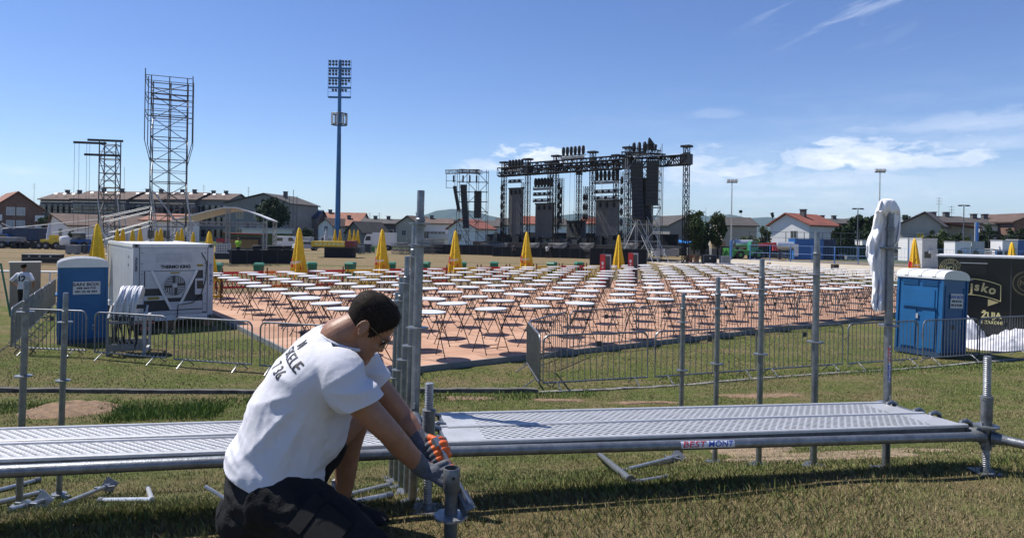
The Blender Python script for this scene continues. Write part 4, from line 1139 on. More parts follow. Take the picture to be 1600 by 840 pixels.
tl_ = G(130, 536); TL = toilet('dark blue portable toilet with white roof and phone sign, left of the container', (tl_.x-.34, tl_.y+.48, 0), R(34)); TL.scale = (.93, .93, .985)
# the left one turns its side with the plate to the camera
toilet_sign(TL, 0, .08, 1.47, .66, .34, 'SAN BOX', '098 364 710', '091 22 45 504')
TRp = V(11.07, 17.6, 0)+V(-.5,.866,0)*.575+V(.866,.5,0)*.575
TR_ = toilet('bright blue portable toilet with white roof, leaning, beside the black beer stand', (TRp.x, TRp.y, 0.0), R(30), R(3.3))
toilet_sign(TR_, 1, .08, 1.47, .62, .38, 'SAN BOX', '098 364 710', '091 22 45 504')
# ---- reefer container
yw = math.atan2(.6, .8)
rc = thing('reefer_container', 'white refrigerated container with a round fan grille on its end', 'container', (-11.25, 20.3, 0), yw)
W_, L_, z0, z1 = 2.25, 6.06, .24, 2.57
cw = mat('container_white', (.66,.67,.68), .45, .05, .08, 2.2); cg = mat('container_grey', (.50,.52,.55), .5, .1, .10, 3)
mb = MB(); mb.box(.03, W_-.03, .06, L_-.03, z0+.05, z1-.03); mb.build('shell', cw, rc)
for xa in (.018, W_-.032):
    mb = MB()
    for k in range(38): y = .35+k*.15; mb.box(xa, xa+.014, y, y+.06, z0+.25, z1-.2)
    mb.build('side_ribs', cw, rc)
for x in (0, W_-.16):
    for y in (0, L_-.16):
        mb = MB(); mb.box(x, x+.16, y, y+.16, z0+.118, z1-.118); po = mb.build('corner_post', cg, rc)
        for z in (z0, z1-.12):
            mb = MB(); mb.box(x-.004, x+.164, y-.004, y+.164, z, z+.118); cb = mb.build('corner_casting', midg, po)
            mb = MB(); mb.ball((x+.08, y-.004, z+.06), (.035,.006,.045), 12, 6); mb.build('casting_hole', blackm, cb)
mb = MB(); mb.box(.16, W_-.16, .0, .10, z1-.10, z1); mb.box(.16, W_-.16, .0, .12, z0, z0+.16); mb.box(0, .10, .16, L_-.16, z1-.1, z1+.002); mb.box(W_-.1, W_, .16, L_-.16, z1-.1, z1+.002); mb.box(0, .1, .16, L_-.16, z0, z0+.16); mb.box(W_-.1, W_, .16, L_-.16, z0, z0+.16)
mb.build('frame_rails', cw, rc)
# cooling unit: panel with openings made of separate plates in front of a dark back
un_ = MB(); un_.box(.17, W_-.17, .052, .058, z0+.17, z1-.1); un_.build('machine_bay', darkg, rc)
pl_ = MB(); y0_, y1_ = .012, .050
pl_.box(.18, W_-.18, y0_, y1_, 1.76, z1-.11); pl_.box(.18, .30, y0_, y1_, .45, 1.755); pl_.box(W_-.30, W_-.18, y0_, y1_, .45, 1.755)
pl_.box(.305, W_-.305, y0_, y1_, .42, .53)
ft = pl_.build('end_panel', cg, rc)
cx_ = W_/2+.02; zc_ = 1.30
mb = MB(); mb.prism([(cx_-.62, 1.74), (cx_+.62, 1.74), (cx_+.18, .92), (cx_-.18, .92)], y0_+.004, y1_+.003); mb.build('fan_housing', cg, rc)
mb = MB(); mb.prism([(.33, 1.75), (.33, 1.22), (.72, 1.22), (.52, 1.75)], y0_+.006, y1_); mb.prism([(.31, .86), (.95, .86), (.95, 1.0), (.31, 1.0)], y0_+.003, y1_); mb.prism([(1.30, .56), (W_-.31, .56), (W_-.31, .80), (1.30, .80)], y0_+.006, y1_); mb.prism([(1.72, 1.0), (2.0, 1.0), (2.0, 1.5), (1.72, 1.5)], y0_-.02, y1_); mb.build('access_panel', cg, rc)
mb = MB(); mb.box(1.77, 1.95, -.014, -.009, 1.18, 1.43); mb.build('control_window', glassd, rc)
mb = MB(); mb.box(.40, .72, .006, .012, .89, .97); mb.build('warning_label', mat('label_yellow', (.30,.22,.03), .5), rc)
mb = MB()
for p_, q_ in (((.50,1.76),(cx_-.09,.56)), ((W_-.48,1.76),(cx_+.09,.56))): mb.bar((p_[0], .006, p_[1]), (q_[0], .006, q_[1]), .03, .075)
mb.build('frame_strut', cw, rc)
mb = MB(); mb.prism([(cx_-.20,.80),(cx_+.20,.80),(cx_+.06,.55),(cx_-.06,.55)], -.004, .01); mb.build('strut_gusset', cg, rc)
fan = MB(); fan.lathe([(.30, 0), (.30, .004), (.0, .005)], 32, (cx_, .006, zc_), rotm(R(90))); fo_ = fan.build('fan_grille', mat('grille_dark', (.05,.055,.06), .5, .3), rc)
mb = MB()
for k in range(4):
    M_ = rotm(0, R(90*k), 0)
    for j in range(5):
        x0_ = -.27+.055*j; h_ = math.sqrt(max(0, .27**2-(x0_)**2))
        lo, hi = .06-.0*j, min(h_, .24)
        a = M_ @ V(.03+.05*j, 0, .07); c_ = M_ @ V(.03+.05*j, 0, max(.08, math.sqrt(max(0, .285**2-(.03+.05*j)**2))))
        mb.bar(a+V(cx_, -.004, zc_), c_+V(cx_, -.004, zc_), .008, .022)
mb.cbox((cx_, -.004, zc_), (.13, .012, .13)); mb.build('grille_bars', cg, fo_)
mb = MB(); pts = [(cx_+.31*math.cos(a), -.0, zc_+.31*math.sin(a)) for a in np.linspace(0, 2*math.pi, 33)[:-1]]; mb.path(pts, .012, 6, closed=True); mb.build('grille_ring', cg, fo_, True)
text('unit_name', 'THERMO KING', .135, inkb, rc, (cx_+.02, .008, 1.87), (R(90), 0, 0), bold=.006, sx=.92)
mb = MB(); mb.box(cx_+.62, cx_+.80, .006, .011, 1.87, 1.94); mb.build('yellow_label', MATS['label_yellow'], rc)
mb = MB(); mb.box(cx_-.13, cx_+.13, .006, .011, 1.665, 1.71); mb.build('yellow_label', MATS['label_yellow'], rc)
text('side_code', 'ALLU 145170 6', .105, inkbl, rc, (W_-.08, -.006, 1.62), (R(90), R(90), 0), bold=.002)
text('post_code', 'PONU4900', .085, inkb, rc, (.08, -.006, 1.95), (R(90), R(90), 0), bold=.002)
text('side_mark', 'ALLU', .13, midg, rc, (.012, 1.0, 2.15), (R(90), 0, R(-90)))
text('side_mark', '22R1', .13, midg, rc, (.012, 1.0, 1.9), (R(90), 0, R(-90)))
mb = MB(); mb.box(.62, 1.62, .004, .012, 2.02, 2.30); mb.build('name_panel', mat('panel_grey', (.42,.44,.48), .5, .1), rc)
for k in range(6):
    for x in (.24, W_-.24):
        mb = MB(); mb.tube((x, -.004, .7+k*.32), (x, .012, .7+k*.32), .016, n=8); mb.build('bolt', darkg, ft)
mb = MB(); mb.path([(W_-.35,.0,2.3),(W_-.2,-.03,2.0),(W_-.22,-.02,1.5),(W_-.35,-.03,1.0),(W_-.6,-.02,.75),(cx_+.1,-.03,.7),(cx_+.06,-.05,.3),(cx_-.02,-.08,.05)], .014, 6); mb.build('cable', rubber, rc, True)
for x in (.08, 1.0, W_-.1):
    for y in (.15, L_-.25):
        mb = MB(); mb.box(x-.12, x+.12, y-.12, y+.12, 0, z0-.002); mb.build('support_block', woodm, rc)
# ---- cable drum on its frame
cd = thing('cable_drum', 'fat coil of grey cable on a low steel frame before the container', 'cable drum', (G(183,556).x, 16.7, 0), R(20))
mb = MB()
for k in range(20):
    x = -.24+k*.023; ph = .35*math.sin(k*1.9); rad = .33*(1+.07*math.sin(k*2.1)); dr = .10+.08*abs(math.sin(k*1.3))
    mb.path([(x+.10*math.sin(a)+.02*math.sin(3*a+k), rad*(.95+.04*math.sin(k*1.2))*math.cos(a), 1.23+rad*1.1*math.sin(a)-(dr if math.sin(a) < -.3 else 0)) for a in np.linspace(0, 2*math.pi, 21)[:-1]], .027, 6, closed=True)
mb.build('cable_coil', mat('cable_white', (.60,.61,.65), .6, 0, .15, 9), cd, True)
mb = MB()
for k in range(11): x = -.30+k*.045; mb.path([(x, -.30, 1.0), (x+.02*math.sin(k), -.34, .7), (x+.05*math.sin(k*2), -.25, .35), (x+.08, -.1, .15)], .018, 5)
mb.build('hanging_cables', darkg, cd, True)
mb = MB(); mb.tube((-.36,0,1.12),(.38,0,1.12), .05, n=12); mb.build('drum_axle', darkg, cd, True)
for s in (-.38, .40):
    mb = MB(); mb.box(s-.03, s+.03, -.45, -.39, 0, .86); mb.box(s-.03, s+.03, .39, .45, 0, .86); mb.box(s-.03, s+.03, -.45, .45, .863, .91); mb.box(s-.03, s+.03, -.39, .39, .06, .12); mb.bar((s, -.35, .9), (s, 0, 1.14), .04, .04); mb.build('side_frame', ltg if s > 0 else midg, cd)
for y, z in ((-.46,.20),(.42,.20),(-.46,.80)):
    mb = MB(); mb.box(-.35, .37, y-.02, y+.02, z-.08 if z < .5 else z-.03, z+.08 if z < .5 else z+.03); fb = mb.build('cross_beam', midg, cd)
text('lettering', '5. 144', .09, ltg, cd, (.05, -.483, .20), (R(90), 0, 0))
mb = MB(); mb.path([(.2,-.1,.6),(.25,-.5,.35),(.2,-.7,.1),(.5,-.8,.03),(.9,-.6,.03)], .02, 6); mb.build('cable_tail', rubber, cd, True)
bg_ = thing('junction_box', 'small black box with red and white trim under the container', 'box', (G(228,520).x, G(228,520).y-.1, 0), R(30))
mb = MB(); mb.box(-.25,.25,-.2,.2,.02,.4); mb.build('case', blackm, bg_)
mb = MB(); mb.box(-.26,.26,-.21,-.202,.30,.36); mb.box(-.1,.12,-.21,-.202,.12,.22); mb.build('trim', mat('trim_red', (.35,.10,.11), .6), bg_)
mb = MB(); mb.path([(-.2,0,.4),(-.2,0,.47),(.2,0,.47),(.2,0,.4)], .012, 6); mb.build('handle', ltg, bg_)
# ---- black beer stand
bs = thing('beer_stand', 'black beer stand with gold lettering and round emblem at the right edge', 'stand', (13.80, 22.1, 0), R(-35))
mb = MB(); mb.box(0, 4.4, 0, 2.4, .1, 2.53); mb.build('body', boothb, bs)
mb = MB(); mb.box(-.06, 4.46, -.06, 2.46, 2.533, 2.585); mb.build('roof_slab', mat('roof_light', (.55,.55,.57), .6), bs)
mb = MB(); mb.box(1.90, 1.93, -.014, -.003, .12, 2.44); mb.build('panel_joint', darkg, bs)
mb = MB(); mb.box(.62, 1.30, -.10, -.003, 1.98, 2.34); mb.build('awning_box', boothb, bs)
mb = MB(); mb.box(.60, 1.32, -.11, -.003, 2.343, 2.362); mb.build('awning_rail', ltg, bs)
mb = MB(); mb.box(.82, .95, -.012, -.003, 1.80, 1.86); mb.build('small_plate', midg, bs)
def ringprint(par, c_, r_, w_, m, y=-.006, a0=0, a1=360, name='emblem_ring'):
    mb = MB(); n = 48; vs = []
    for i in range(n+1):
        a = R(a0+(a1-a0)*i/n)
        for rr_ in (r_-w_, r_): vs += [(c_[0]+rr_*math.cos(a), y, c_[1]+rr_*math.sin(a))]
    mb.add(vs, [(2*i, 2*i+1, 2*i+3, 2*i+2) for i in range(n)]); return mb.build(name, m, par)
def arctext(par, s, c_, r_, size, m, a_start, a_step, y=-.007, flip=False):
    for k, ch in enumerate(s):
        if ch == ' ': continue
        a = R(a_start-a_step*k) if not flip else R(a_start+a_step*k)
        rot = a-math.pi/2 if not flip else a+math.pi/2
        o = text('lettering', ch, size, m, par, (c_[0]+r_*math.cos(a), y, c_[1]+r_*math.sin(a)), (R(90), -rot, 0), bold=.003)
ec = (.34, 2.17)
ringprint(bs, ec, .30, .020, gold); ringprint(bs, ec, .185, .025, gold); ringprint(bs, ec, .135, .010, gold)
arctext(bs, 'HRVATSKO PIVO', ec, .232, .082, gold, 178, 15); ringprint(bs, ec, .25, .03, gold, a0=215, a1=240); ringprint(bs, ec, .25, .03, gold, a0=248, a1=270); ringprint(bs, ec, .25, .03, gold, a0=278, a1=320)
text('emblem_number', 'N°1', .135, goldb, bs, (ec[0], -.007, ec[1]), (R(90), 0, 0), bold=.006)
# banner on an arc
def arcband(par, x0, x1, zt0, sag, h_, w_, m, y):
    mb = MB(); n = 24; top = []; bot = []
    for i in range(n+1):
        f_ = i/n; x = x0+(x1-x0)*f_; z = zt0-sag*(2*f_-1)**2; top.append((x, z)); bot.append((x, z-h_))
    for row_ in (top, bot):
        for i in range(n): mb.bar((row_[i][0], y, row_[i][1]), (row_[i+1][0], y, row_[i+1][1]), .004, w_)
    for r_ in (0, n): mb.bar((top[r_][0], y, top[r_][1]), (bot[r_][0], y, bot[r_][1]), .004, w_)
    return mb.build('banner_outline', m, par)
bx0, bx1 = .06, 1.66
arcband(bs, bx0, bx1, 1.86, .17, .50, .020, goldb, -.008)
wd = 'Ožujsko'; xo = [.27,.51,.73,.915,1.055,1.245,1.455]
for k, ch in enumerate(wd):
    f_ = (xo[k]-bx0)/(bx1-bx0); zz = 1.62-.17*(2*f_-1)**2; rot = math.atan(-.17*2*(2*f_-1)*2/(bx1-bx0))
    text('lettering', ch, .38, gold, bs, (xo[k], -.009, zz-(.05 if ch == 'j' else 0)), (R(90), -rot, 0), bold=.013, sx=.88)
mb = MB(); mb.prism([(1.34,1.24),(1.62,1.16),(1.46,1.08),(1.34,1.02)], -.012, -.004); mb.build('ribbon_tail', gold, bs)
text('lettering', 'ŽUJA', .25, goldb, bs, (1.43, -.008, .74), (R(90), 0, 0), bold=.010, sx=.9)
text('lettering', 'JE ZAKON!', .135, goldb, bs, (1.43, -.008, .52), (R(90), 0, 0), bold=.006, sx=.9)
ec2 = (2.32, 1.78); gd = mat('dark_gold', (.10,.085,.045), .5)  # second emblem in a much darker gold than the first
ringprint(bs, ec2, .38, .04, gd); ringprint(bs, ec2, .25, .025, gd); text('emblem_number', 'N°1', .24, gd, bs, (ec2[0], -.008, ec2[1]), (R(90), 0, 0), bold=.008)
# white sheeting heaped in front of the stand
def sheet(label, c_, sx, sy, h_, seed, m=whitef):
    mb = MB(); n = 34; vs = []
    for j in range(n+1):
        for i in range(n+1):
            x = (i/n-.5)*2; y = (j/n-.5)*2; r_ = (abs(x)**3+abs(y)**3)**(1/3)
            e = max(0, 1-r_**2.2)
            z = h_*e*(.55+.45*noise.noise((x*1.3+seed, y*1.3, 2)))+.20*h_*abs(noise.noise((x*4+seed, y*4, 7)))*e**.5+.10*h_*noise.noise((x*10, y*10, seed))*e**.5
            vs.append((x*sx*(1+.1*noise.noise((y*3, seed, 0))), y*sy, max(0.0, z)))
    mb.add(vs, [(j*(n+1)+i, j*(n+1)+i+1, (j+1)*(n+1)+i+1, (j+1)*(n+1)+i) for j in range(n) for i in range(n)])
    return tag(mb.build('plastic_sheeting', m, None, True, loc=c_, rz=R(15)), label, 'sheeting', 'white sheeting by the beer stand')
p_ = G(1537, 535); sheet('tall heap of white sheeting just right of the right toilet', (p_.x-.1, p_.y+1.1, 0), .75, .75, 1.05, 3)
p_ = G(1585, 545); sheet('low spread of white sheeting below the beer stand lettering', (p_.x+.2, p_.y+.5, 0), 1.5, .75, .62, 8)
# ---- closed yellow umbrellas
def umbrella_proto(band):
    t = thing('parasol', 'x', 'umbrella', (0,0,-50), 0, None); n = 32
    prof = [(3.18,.022),(3.14,.05),(3.05,.085),(2.8,.13),(2.4,.18),(2.0,.225),(1.6,.275),(1.25,.315),(1.05,.33)]
    vs = []; 
    for z, r_ in prof:
        for i in range(n):
            a = 2*math.pi*i/n; k = (3.18-z)/2.1
            f_ = 1+(.22*k+.05)*math.cos(a*8+.6*math.sin(a*2))+.05*math.sin(a*3+z*2)+.10*k*noise.noise((math.cos(a)*2, math.sin(a)*2, z*1.5))
            drop = -.14*k*max(0, math.cos(a*8)) if z < 1.2 else 0
            vs.append((r_*f_*math.cos(a), r_*f_*math.sin(a), z+drop))
    fs = [(j*n+i, j*n+(i+1) % n, (j+1)*n+(i+1) % n, (j+1)*n+i) for j in range(len(prof)-1) for i in range(n)]+[tuple(range(n))]
    mb = MB(); mb.add(vs, fs)
    cn_ = mb.build('canopy', yellowc, t, True)
    if band:
        mb = MB(); rows_ = []
        for z in (1.72, 1.60, 1.48, 1.38):
            k = (3.18-z)/2.1; r_ = np.interp(z, [1.05,1.25,1.6,2.0], [.33,.315,.275,.225])
            rows_.append([V((r_*(1+(.22*k+.05)*math.cos(a*8+.6*math.sin(a*2))+.05*math.sin(a*3+z*2))+.006)*math.cos(a), (r_*(1+(.22*k+.05)*math.cos(a*8+.6*math.sin(a*2))+.05*math.sin(a*3+z*2))+.006)*math.sin(a), z-.12*math.sin(a+2.2)) for a in np.linspace(R(170), R(330), 24)])
        vv = [p for r_ in rows_ for p in r_]; m_ = 24
        mb.add(vv, [(j*m_+i, j*m_+i+1, (j+1)*m_+i+1, (j+1)*m_+i) for j in range(3) for i in range(m_-1)])
        b2 = mb.build('logo_band', redc, cn_, True)
        text('lettering', 'OŽUJSKO', .13, whitep, b2, (-.02, -.375, 1.60), (R(90), R(-8), 0), bold=.004, sx=.85)
    mb = MB(); mb.lathe([(.298,1.50),(.300,1.505),(.300,1.545),(.298,1.55)] if not band else [(.245,1.95),(.247,1.955),(.247,1.985),(.245,1.99)], 24); mb.build('strap', yellowp, t, True)
    mb = MB(); mb.tube((0,0,.02), (0,0,1.3), .03, n=10); mb.build('pole', ltg, t, True)
    mb = MB(); mb.lathe([(.3,0),(.3,.05),(.05,.09),(.045,.2)], 16); mb.build('base', darkg, t, True)
    return t
UB = umbrella_proto(True); UF = umbrella_proto(False); uu = [0, 0]
def umbrella(loc, band, label, group, sc=1.0, rz=0):
    s = UB if band else UF; k = 0 if band else 1
    if not uu[k]: uu[k] = 1; o = s; o.location = loc; o.rotation_euler.z = rz
    else: o = dup(s, loc, rz)
    o['label'] = label; o['group'] = group; o.scale = (sc, sc, sc); return o
gU = 'closed yellow parasols around the floor'
UL = [(466,31.2,'closed yellow parasol, first to the right of the container behind the tables',1.0,1),(596,34.2,'closed yellow parasol just left of the close scaffold uprights, behind the tables',1.0,1),(710.5,36.6,'closed yellow parasol just right of the close scaffold uprights',1.0,1),(822,39.4,'closed yellow parasol with a wide red logo band, before the stage',1.0,1),(966,43.7,'closed yellow parasol between the two red fridges',.97,0),(1428,40.5,'closed yellow parasol above the right toilet with red logo hem',.99,1),(1580,36.0,'closed yellow parasol over the beer stand roof at the right edge',.95,0),(150,24.5,'large closed yellow parasol left of the container',1.0,1),(325.5,29.5,'closed yellow parasol behind the right corner of the container',.93,0)]
for px, d, lab, sc, bd in UL:
    p = GX(px, d); umbrella(p, bd, lab, gU, sc, rng.uniform(-.15, .15)+math.atan2(-p.x, p.y)*0)
for k, (px, d) in enumerate(((182,52),(191,53),(206,50),(218,54),(244,52),(250.5,55),(276,50),(283,54),(301,53))):
    umbrella(GX(px, d), False, 'distant closed yellow parasol over the container roof, %s from the left of the cluster' % ORD[k+1], 'far parasols behind the container', .93+.05*math.sin(k*3), k)
for k, (px, d) in enumerate(((523,118),(531,119),(546,116),(553,120),(559,117))):
    umbrella(GX(px, d), False, 'tiny closed yellow parasol near the light mast, %s from the mast' % ORD[k+1], 'far parasols by the light mast', 1.05, k)
# ---- red and yellow barriers behind the tables
gR = 'red and yellow barriers behind the tables'
bp0 = FC+E2*(FL2+.5)
def plastic_barrier(m, label, a):
    t = thing('plastic_barrier', label, 'barrier', a, ANG1, gR)
    mb = MB(); mb.box(.02, 1.96, -.02, .02, .98, 1.10); mb.box(.02, 1.96, -.02, .02, .32, .42); mb.build('rails', m, t)
    mb = MB()
    for k in range(9): mb.box(.12+k*.21, .16+k*.21, -.014, .014, .42, .98)
    mb.build('bars', m, t)
    for x in (.1, 1.85):
        mb = MB(); mb.box(x, x+.05, -.025, .025, .02, 1.26); mb.box(x-.02, x+.07, -.3, .3, 0, .04); mb.build('post', mat('barrier_post', (.10,.025,.02), .6) if 'barrier_post' not in MATS else MATS['barrier_post'], t)
    return t
seqm = [redp, redp, orangep, redp, yellowp, redp, redp, yellowp, redp, yellowp, yellowp, redp, yellowp, redp, yellowp, yellowp, redp]
for k in range(13):
    m = seqm[k]; nmn = 'yellow' if m is yellowp else ('orange' if m is orangep else 'red')
    plastic_barrier(m, '%s plastic barrier behind the tables, %s from the left' % (nmn, ORD[k+1]), bp0+E1*(2.0*k-.2))
for k in range(2): plastic_barrier(yellowp, 'yellow plastic barrier at the floor side behind the container, %s one' % ('nearer', 'farther')[k], FC+E2*(15.6+1.9*k)-E1*.9+V(0,0,0))
# green bins
def bin_(label, loc, rz):
    t = thing('waste_bin', label, 'bin', loc, rz, 'green bins behind the tables')
    mb = MB(); a, c_, h_ = .22, .29, .95
    mb.loft([[V(-a,-a,.08),V(a,-a,.08),V(a,a,.08),V(-a,a,.08)], [V(-c_,-c_,h_),V(c_,-c_,h_),V(c_,c_+.05,h_),V(-c_,c_+.05,h_)]]); mb.build('body', greenp, t)
    mb = MB(); mb.loft([[V(-c_-.03,-c_-.05,h_),V(c_+.03,-c_-.05,h_),V(c_+.03,c_+.08,h_+.02),V(-c_-.03,c_+.08,h_+.02)], [V(-c_+.05,-c_+.02,h_+.10),V(c_-.05,-c_+.02,h_+.10),V(c_-.05,c_,h_+.12),V(-c_+.05,c_,h_+.12)]]); mb.build('lid', greenp, t)
    for s in (-1, 1):
        mb = MB(); mb.tube((s*.24, .24, .1), (s*.29, .24, .1), .1, n=12); mb.build('wheel', rubber, t, True)
for k, (px, d) in enumerate(((338,40),(404,41),(487,43),(547,44),(611,45),(664,46),(722,47),(772,48),(862,49),(905,50))):
    bin_('green wheeled bin behind the tables, %s from the left' % ORD[k+1], GX(px, d), rng.uniform(-.6, .6))
# drinks fridges
for k, (px, d, l_) in enumerate(((946,38,'red and black drinks fridge among the tables, left of the parasol'),(989,42,'red and black drinks fridge among the tables, right of the parasol'))):
    t = thing('drinks_fridge', l_, 'fridge', GX(px, d, FZ), R(-13), 'drinks fridges'); t.scale.z = .94
    mb = MB(); mb.box(-.29,.29,-.25,.25,.05,1.98); mb.build('cabinet', darkg, t)
    mb = MB(); mb.box(-.30,-.0,-.275,-.252,.06,1.97); o = mb.build('side_panel', redp, t)
    mb = MB(); mb.box(.01,.30,-.275,-.252,.06,1.97); mb.build('door', glassd, t)
    mb = MB(); mb.box(.26,.30,-.29,-.276,.06,1.97); mb.box(.01,.26,-.29,-.276,1.88,1.97); mb.build('door_frame', ltg, t)
    mb = MB(); mb.ball((-.15,-.277,1.45),(.065,.005,.11),10,6); mb.ball((-.15,-.277,1.22),(.05,.005,.07),10,6); mb.build('print', whitep, o, True)
    mb = MB(); mb.box(-.22,-.08,-.279,-.2755,.93,.98); mb.build('print', whitep, o)
# grey cabinet and the man in the number shirt behind the left barriers
cb = thing('grey_cabinet', 'plain beige-grey cabinet the man in the number shirt leans on', 'cabinet', GX(38, 24.6), R(38))
mb = MB(); mb.box(-.45,.45,-.3,.3,.06,1.72); mb.build('cabinet_body', mat('cabinet_beige', (.25,.23,.20), .7, 0, .1, 3), cb)
mb = MB(); mb.box(-.48,.48,-.33,.33,1.722,1.77); mb.build('cabinet_top', mat('cabinet_top', (.36,.35,.32), .6), cb)
mb = MB(); mb.box(-.46,.46,-.31,.31,0,.058); mb.build('plinth', darkg, cb)
# flight cases behind
t = thing('flight_case', 'long low black flight case on the dry grass at left', 'flight case', GX(67, 55), R(6))
mb = MB(); mb.box(-1.4,1.4,-.4,.4,.1,.8); mb.build('case', blackm, t)
mb = MB(); mb.box(-1.42,1.42,-.42,.42,.5,.53); mb.box(-1.42,1.42,-.42,.42,.78,.815); mb.build('edge_strip', midg, t)
for x in (-.9, -.1, .7):
    mb = MB(); mb.box(x, x+.14, -.43, -.401, .6, .72); mb.build('latch', ltg, t)
for x in (-1.2, 1.2):
    mb = MB(); mb.tube((x,-.3,.05),(x,.3,.05),.05,n=10); mb.build('caster', rubber, t)
# white rail line on the left
t = thing('pitch_rail', 'white pipe rail round the pitch at left', 'rail', GX(60, 31.5), R(2))
mb = MB(); mb.tube((-8,0,.95),(4.0,0,.95),.05,n=8); mb.build('rail_pipe', whitep, t, True)
for x in (-7,-4.5,-2,.5,3):
    mb = MB(); mb.tube((x,0,0),(x,0,.9),.04,n=8); mb.build('post', whitep, t, True)
t = thing('green_pole', 'thin green pole leaning at the left edge behind the barriers', 'pole', D(17, 456, 23)*1.0)
t.location.z = 0; pz = D(1, 411, 23); mb = MB(); mb.tube((0,0,0), pz-t.location, .03, n=8); mb.build('pole', greenp, t, True)
# ---------------------------------------------------------------- small people
def small_person(label, loc, rz, shirt, trousers, hairc, pose='stand', num=None, H=1.78):
    t = thing('person', label, 'person', loc, rz)
    k = H/1.78; b_ = MB(); q = lambda x, y, z: V(x*k, y*k, z*k)
    arms = {'stand': ((.22,.02,1.15),(.24,-.06,.88)), 'hips': ((.36,.10,1.18),(.24,-.10,1.02)), 'work': ((.25,-.12,1.16),(.14,-.36,1.10))}[pose]
    b_.ball(q(0,-.01,1.66), (.078*k,.095*k,.118*k), 12, 8); b_.ball(q(0,-.1,1.645), (.014*k,.02*k,.02*k), 6, 5)
    limb(b_, [q(0,0,1.58), q(0,.01,1.44)], [.055*k,.065*k], 10)
    tloft(b_, [(q(0,0,.93),.155*k,.11*k), (q(0,0,1.10),.13*k,.10*k), (q(0,0,1.32),.17*k,.115*k), (q(0,.01,1.44),.14*k,.08*k)], V(1,0,0), 4)
    for s in (-1, 1):
        limb(b_, [q(s*.185,0,1.40), q(s*arms[0][0],arms[0][1],arms[0][2]), q(s*arms[1][0],arms[1][1],arms[1][2])], [.05*k,.042*k,.03*k], 8, 4)
        e = q(s*arms[1][0],arms[1][1],arms[1][2]); b_.ball(e+q(0,-.02,-.05), (.03*k,.035*k,.06*k), 8, 6)
        limb(b_, [q(s*.09,0,.90), q(s*.10,-.02,.50), q(s*.11,.02,.08)], [.082*k,.056*k,.042*k], 8, 4)
        b_.ball(q(s*.115,-.05,.045), (.045*k,.125*k,.045*k), 8, 6)
    me = fuse(b_, 'body', .018, 2); me.materials.append(skin); link('body', me, t)
    c = MB(); tloft(c, [(q(0,0,.90),.175*k,.13*k), (q(0,0,1.10),.16*k,.125*k), (q(0,0,1.32),.195*k,.14*k), (q(0,.01,1.44),.16*k,.10*k), (q(0,.01,1.49),.08*k,.075*k)], V(1,0,0), 4)
    for s in (-1, 1): 
        a = q(s*.185,0,1.40); e = q(s*arms[0][0],arms[0][1],arms[0][2]); limb(c, [a, a.lerp(e, .85)], [.075*k,.064*k], 8, 3)
    me = fuse(c, 'shirt', .02, 2); me.materials.append(shirt); so_ = link('shirt', me, t)
    if num: text('number', num, .26, inkb, so_, (0, .145*k, 1.27*k), (R(90), 0, R(180)), bold=.012)
    c = MB(); tloft(c, [(q(0,0,.80),.175*k,.125*k), (q(0,0,.98),.17*k,.128*k)], V(1,0,0), 4)
    for s in (-1, 1): limb(c, [q(s*.09,0,.88), q(s*.10,-.02,.50), q(s*.11,.015,.16)], [.098*k,.074*k,.062*k], 8, 4)
    me = fuse(c, 'trousers', .02, 2); me.materials.append(trousers); link('trousers', me, t)
    c = MB(); c.ball(q(0,.012,1.695), (.085*k,.10*k,.092*k), 12, 8); me = c.build('hair', hairc, t, True)
    return t
small_person('man in white shirt numbered 12 seen from behind by the grey cabinet', GX(36, 23.2), R(188), whitef, blackf, hairm, 'hips', '12')
small_person('dark figure walking past the black stage front', GX(803, 88), R(200), darkg, blackf, hairm, 'stand')
small_person('figure in pale top before the stage, left of the pair', GX(855, 87), R(150), ltg, blackf, hairm, 'stand')
small_person('figure in black before the stage, right of the pair', GX(861.5, 87.5), R(210), blackf, blackf, hairm, 'work')
small_person('worker in a green vest under the small white canopy', GX(372, 62, .55), R(10), hivis, blackf, hairm, 'work')
# ---------------------------------------------------------------- trusses and towers
def box_truss(mb, p, q, w_, n, r=.035, up=None, rb=None):
    p, q = Vector(p), Vector(q); t = (q-p).normalized(); rb = rb or r*.6
    if up is None: x, y = frame(t)
    else: y = (up-t*up.dot(t)).normalized(); x = t.cross(y)
    cs = [(x*sx+y*sy)*(w_/2) for sx, sy in ((-1,-1),(1,-1),(1,1),(-1,1))]
    for c_ in cs: mb.tube(p+c_, q+c_, r, n=5, cap=False)
    for k in range(n):
        a, b_ = p.lerp(q, k/n), p.lerp(q, (k+1)/n)
        for i in range(4):
            c0, c1 = cs[i], cs[(i+1) % 4]
            if k % 2: mb.tube(a+c0, b_+c1, rb, n=4, cap=False)
            else: mb.tube(a+c1, b_+c0, rb, n=4, cap=False)
            mb.tube(a+c0, a+c1, rb, n=4, cap=False)
dsteel = mat('truss_dark', (.012,.012,.014), .75, 0, .3, 1, spec=.15)
gsteel = mat('scaffold_far', (.085,.088,.092), .5, .4, .35, .5)
wsteel = mat('scaffold_pale', (.42,.43,.43), .45, .4, .2, .5)
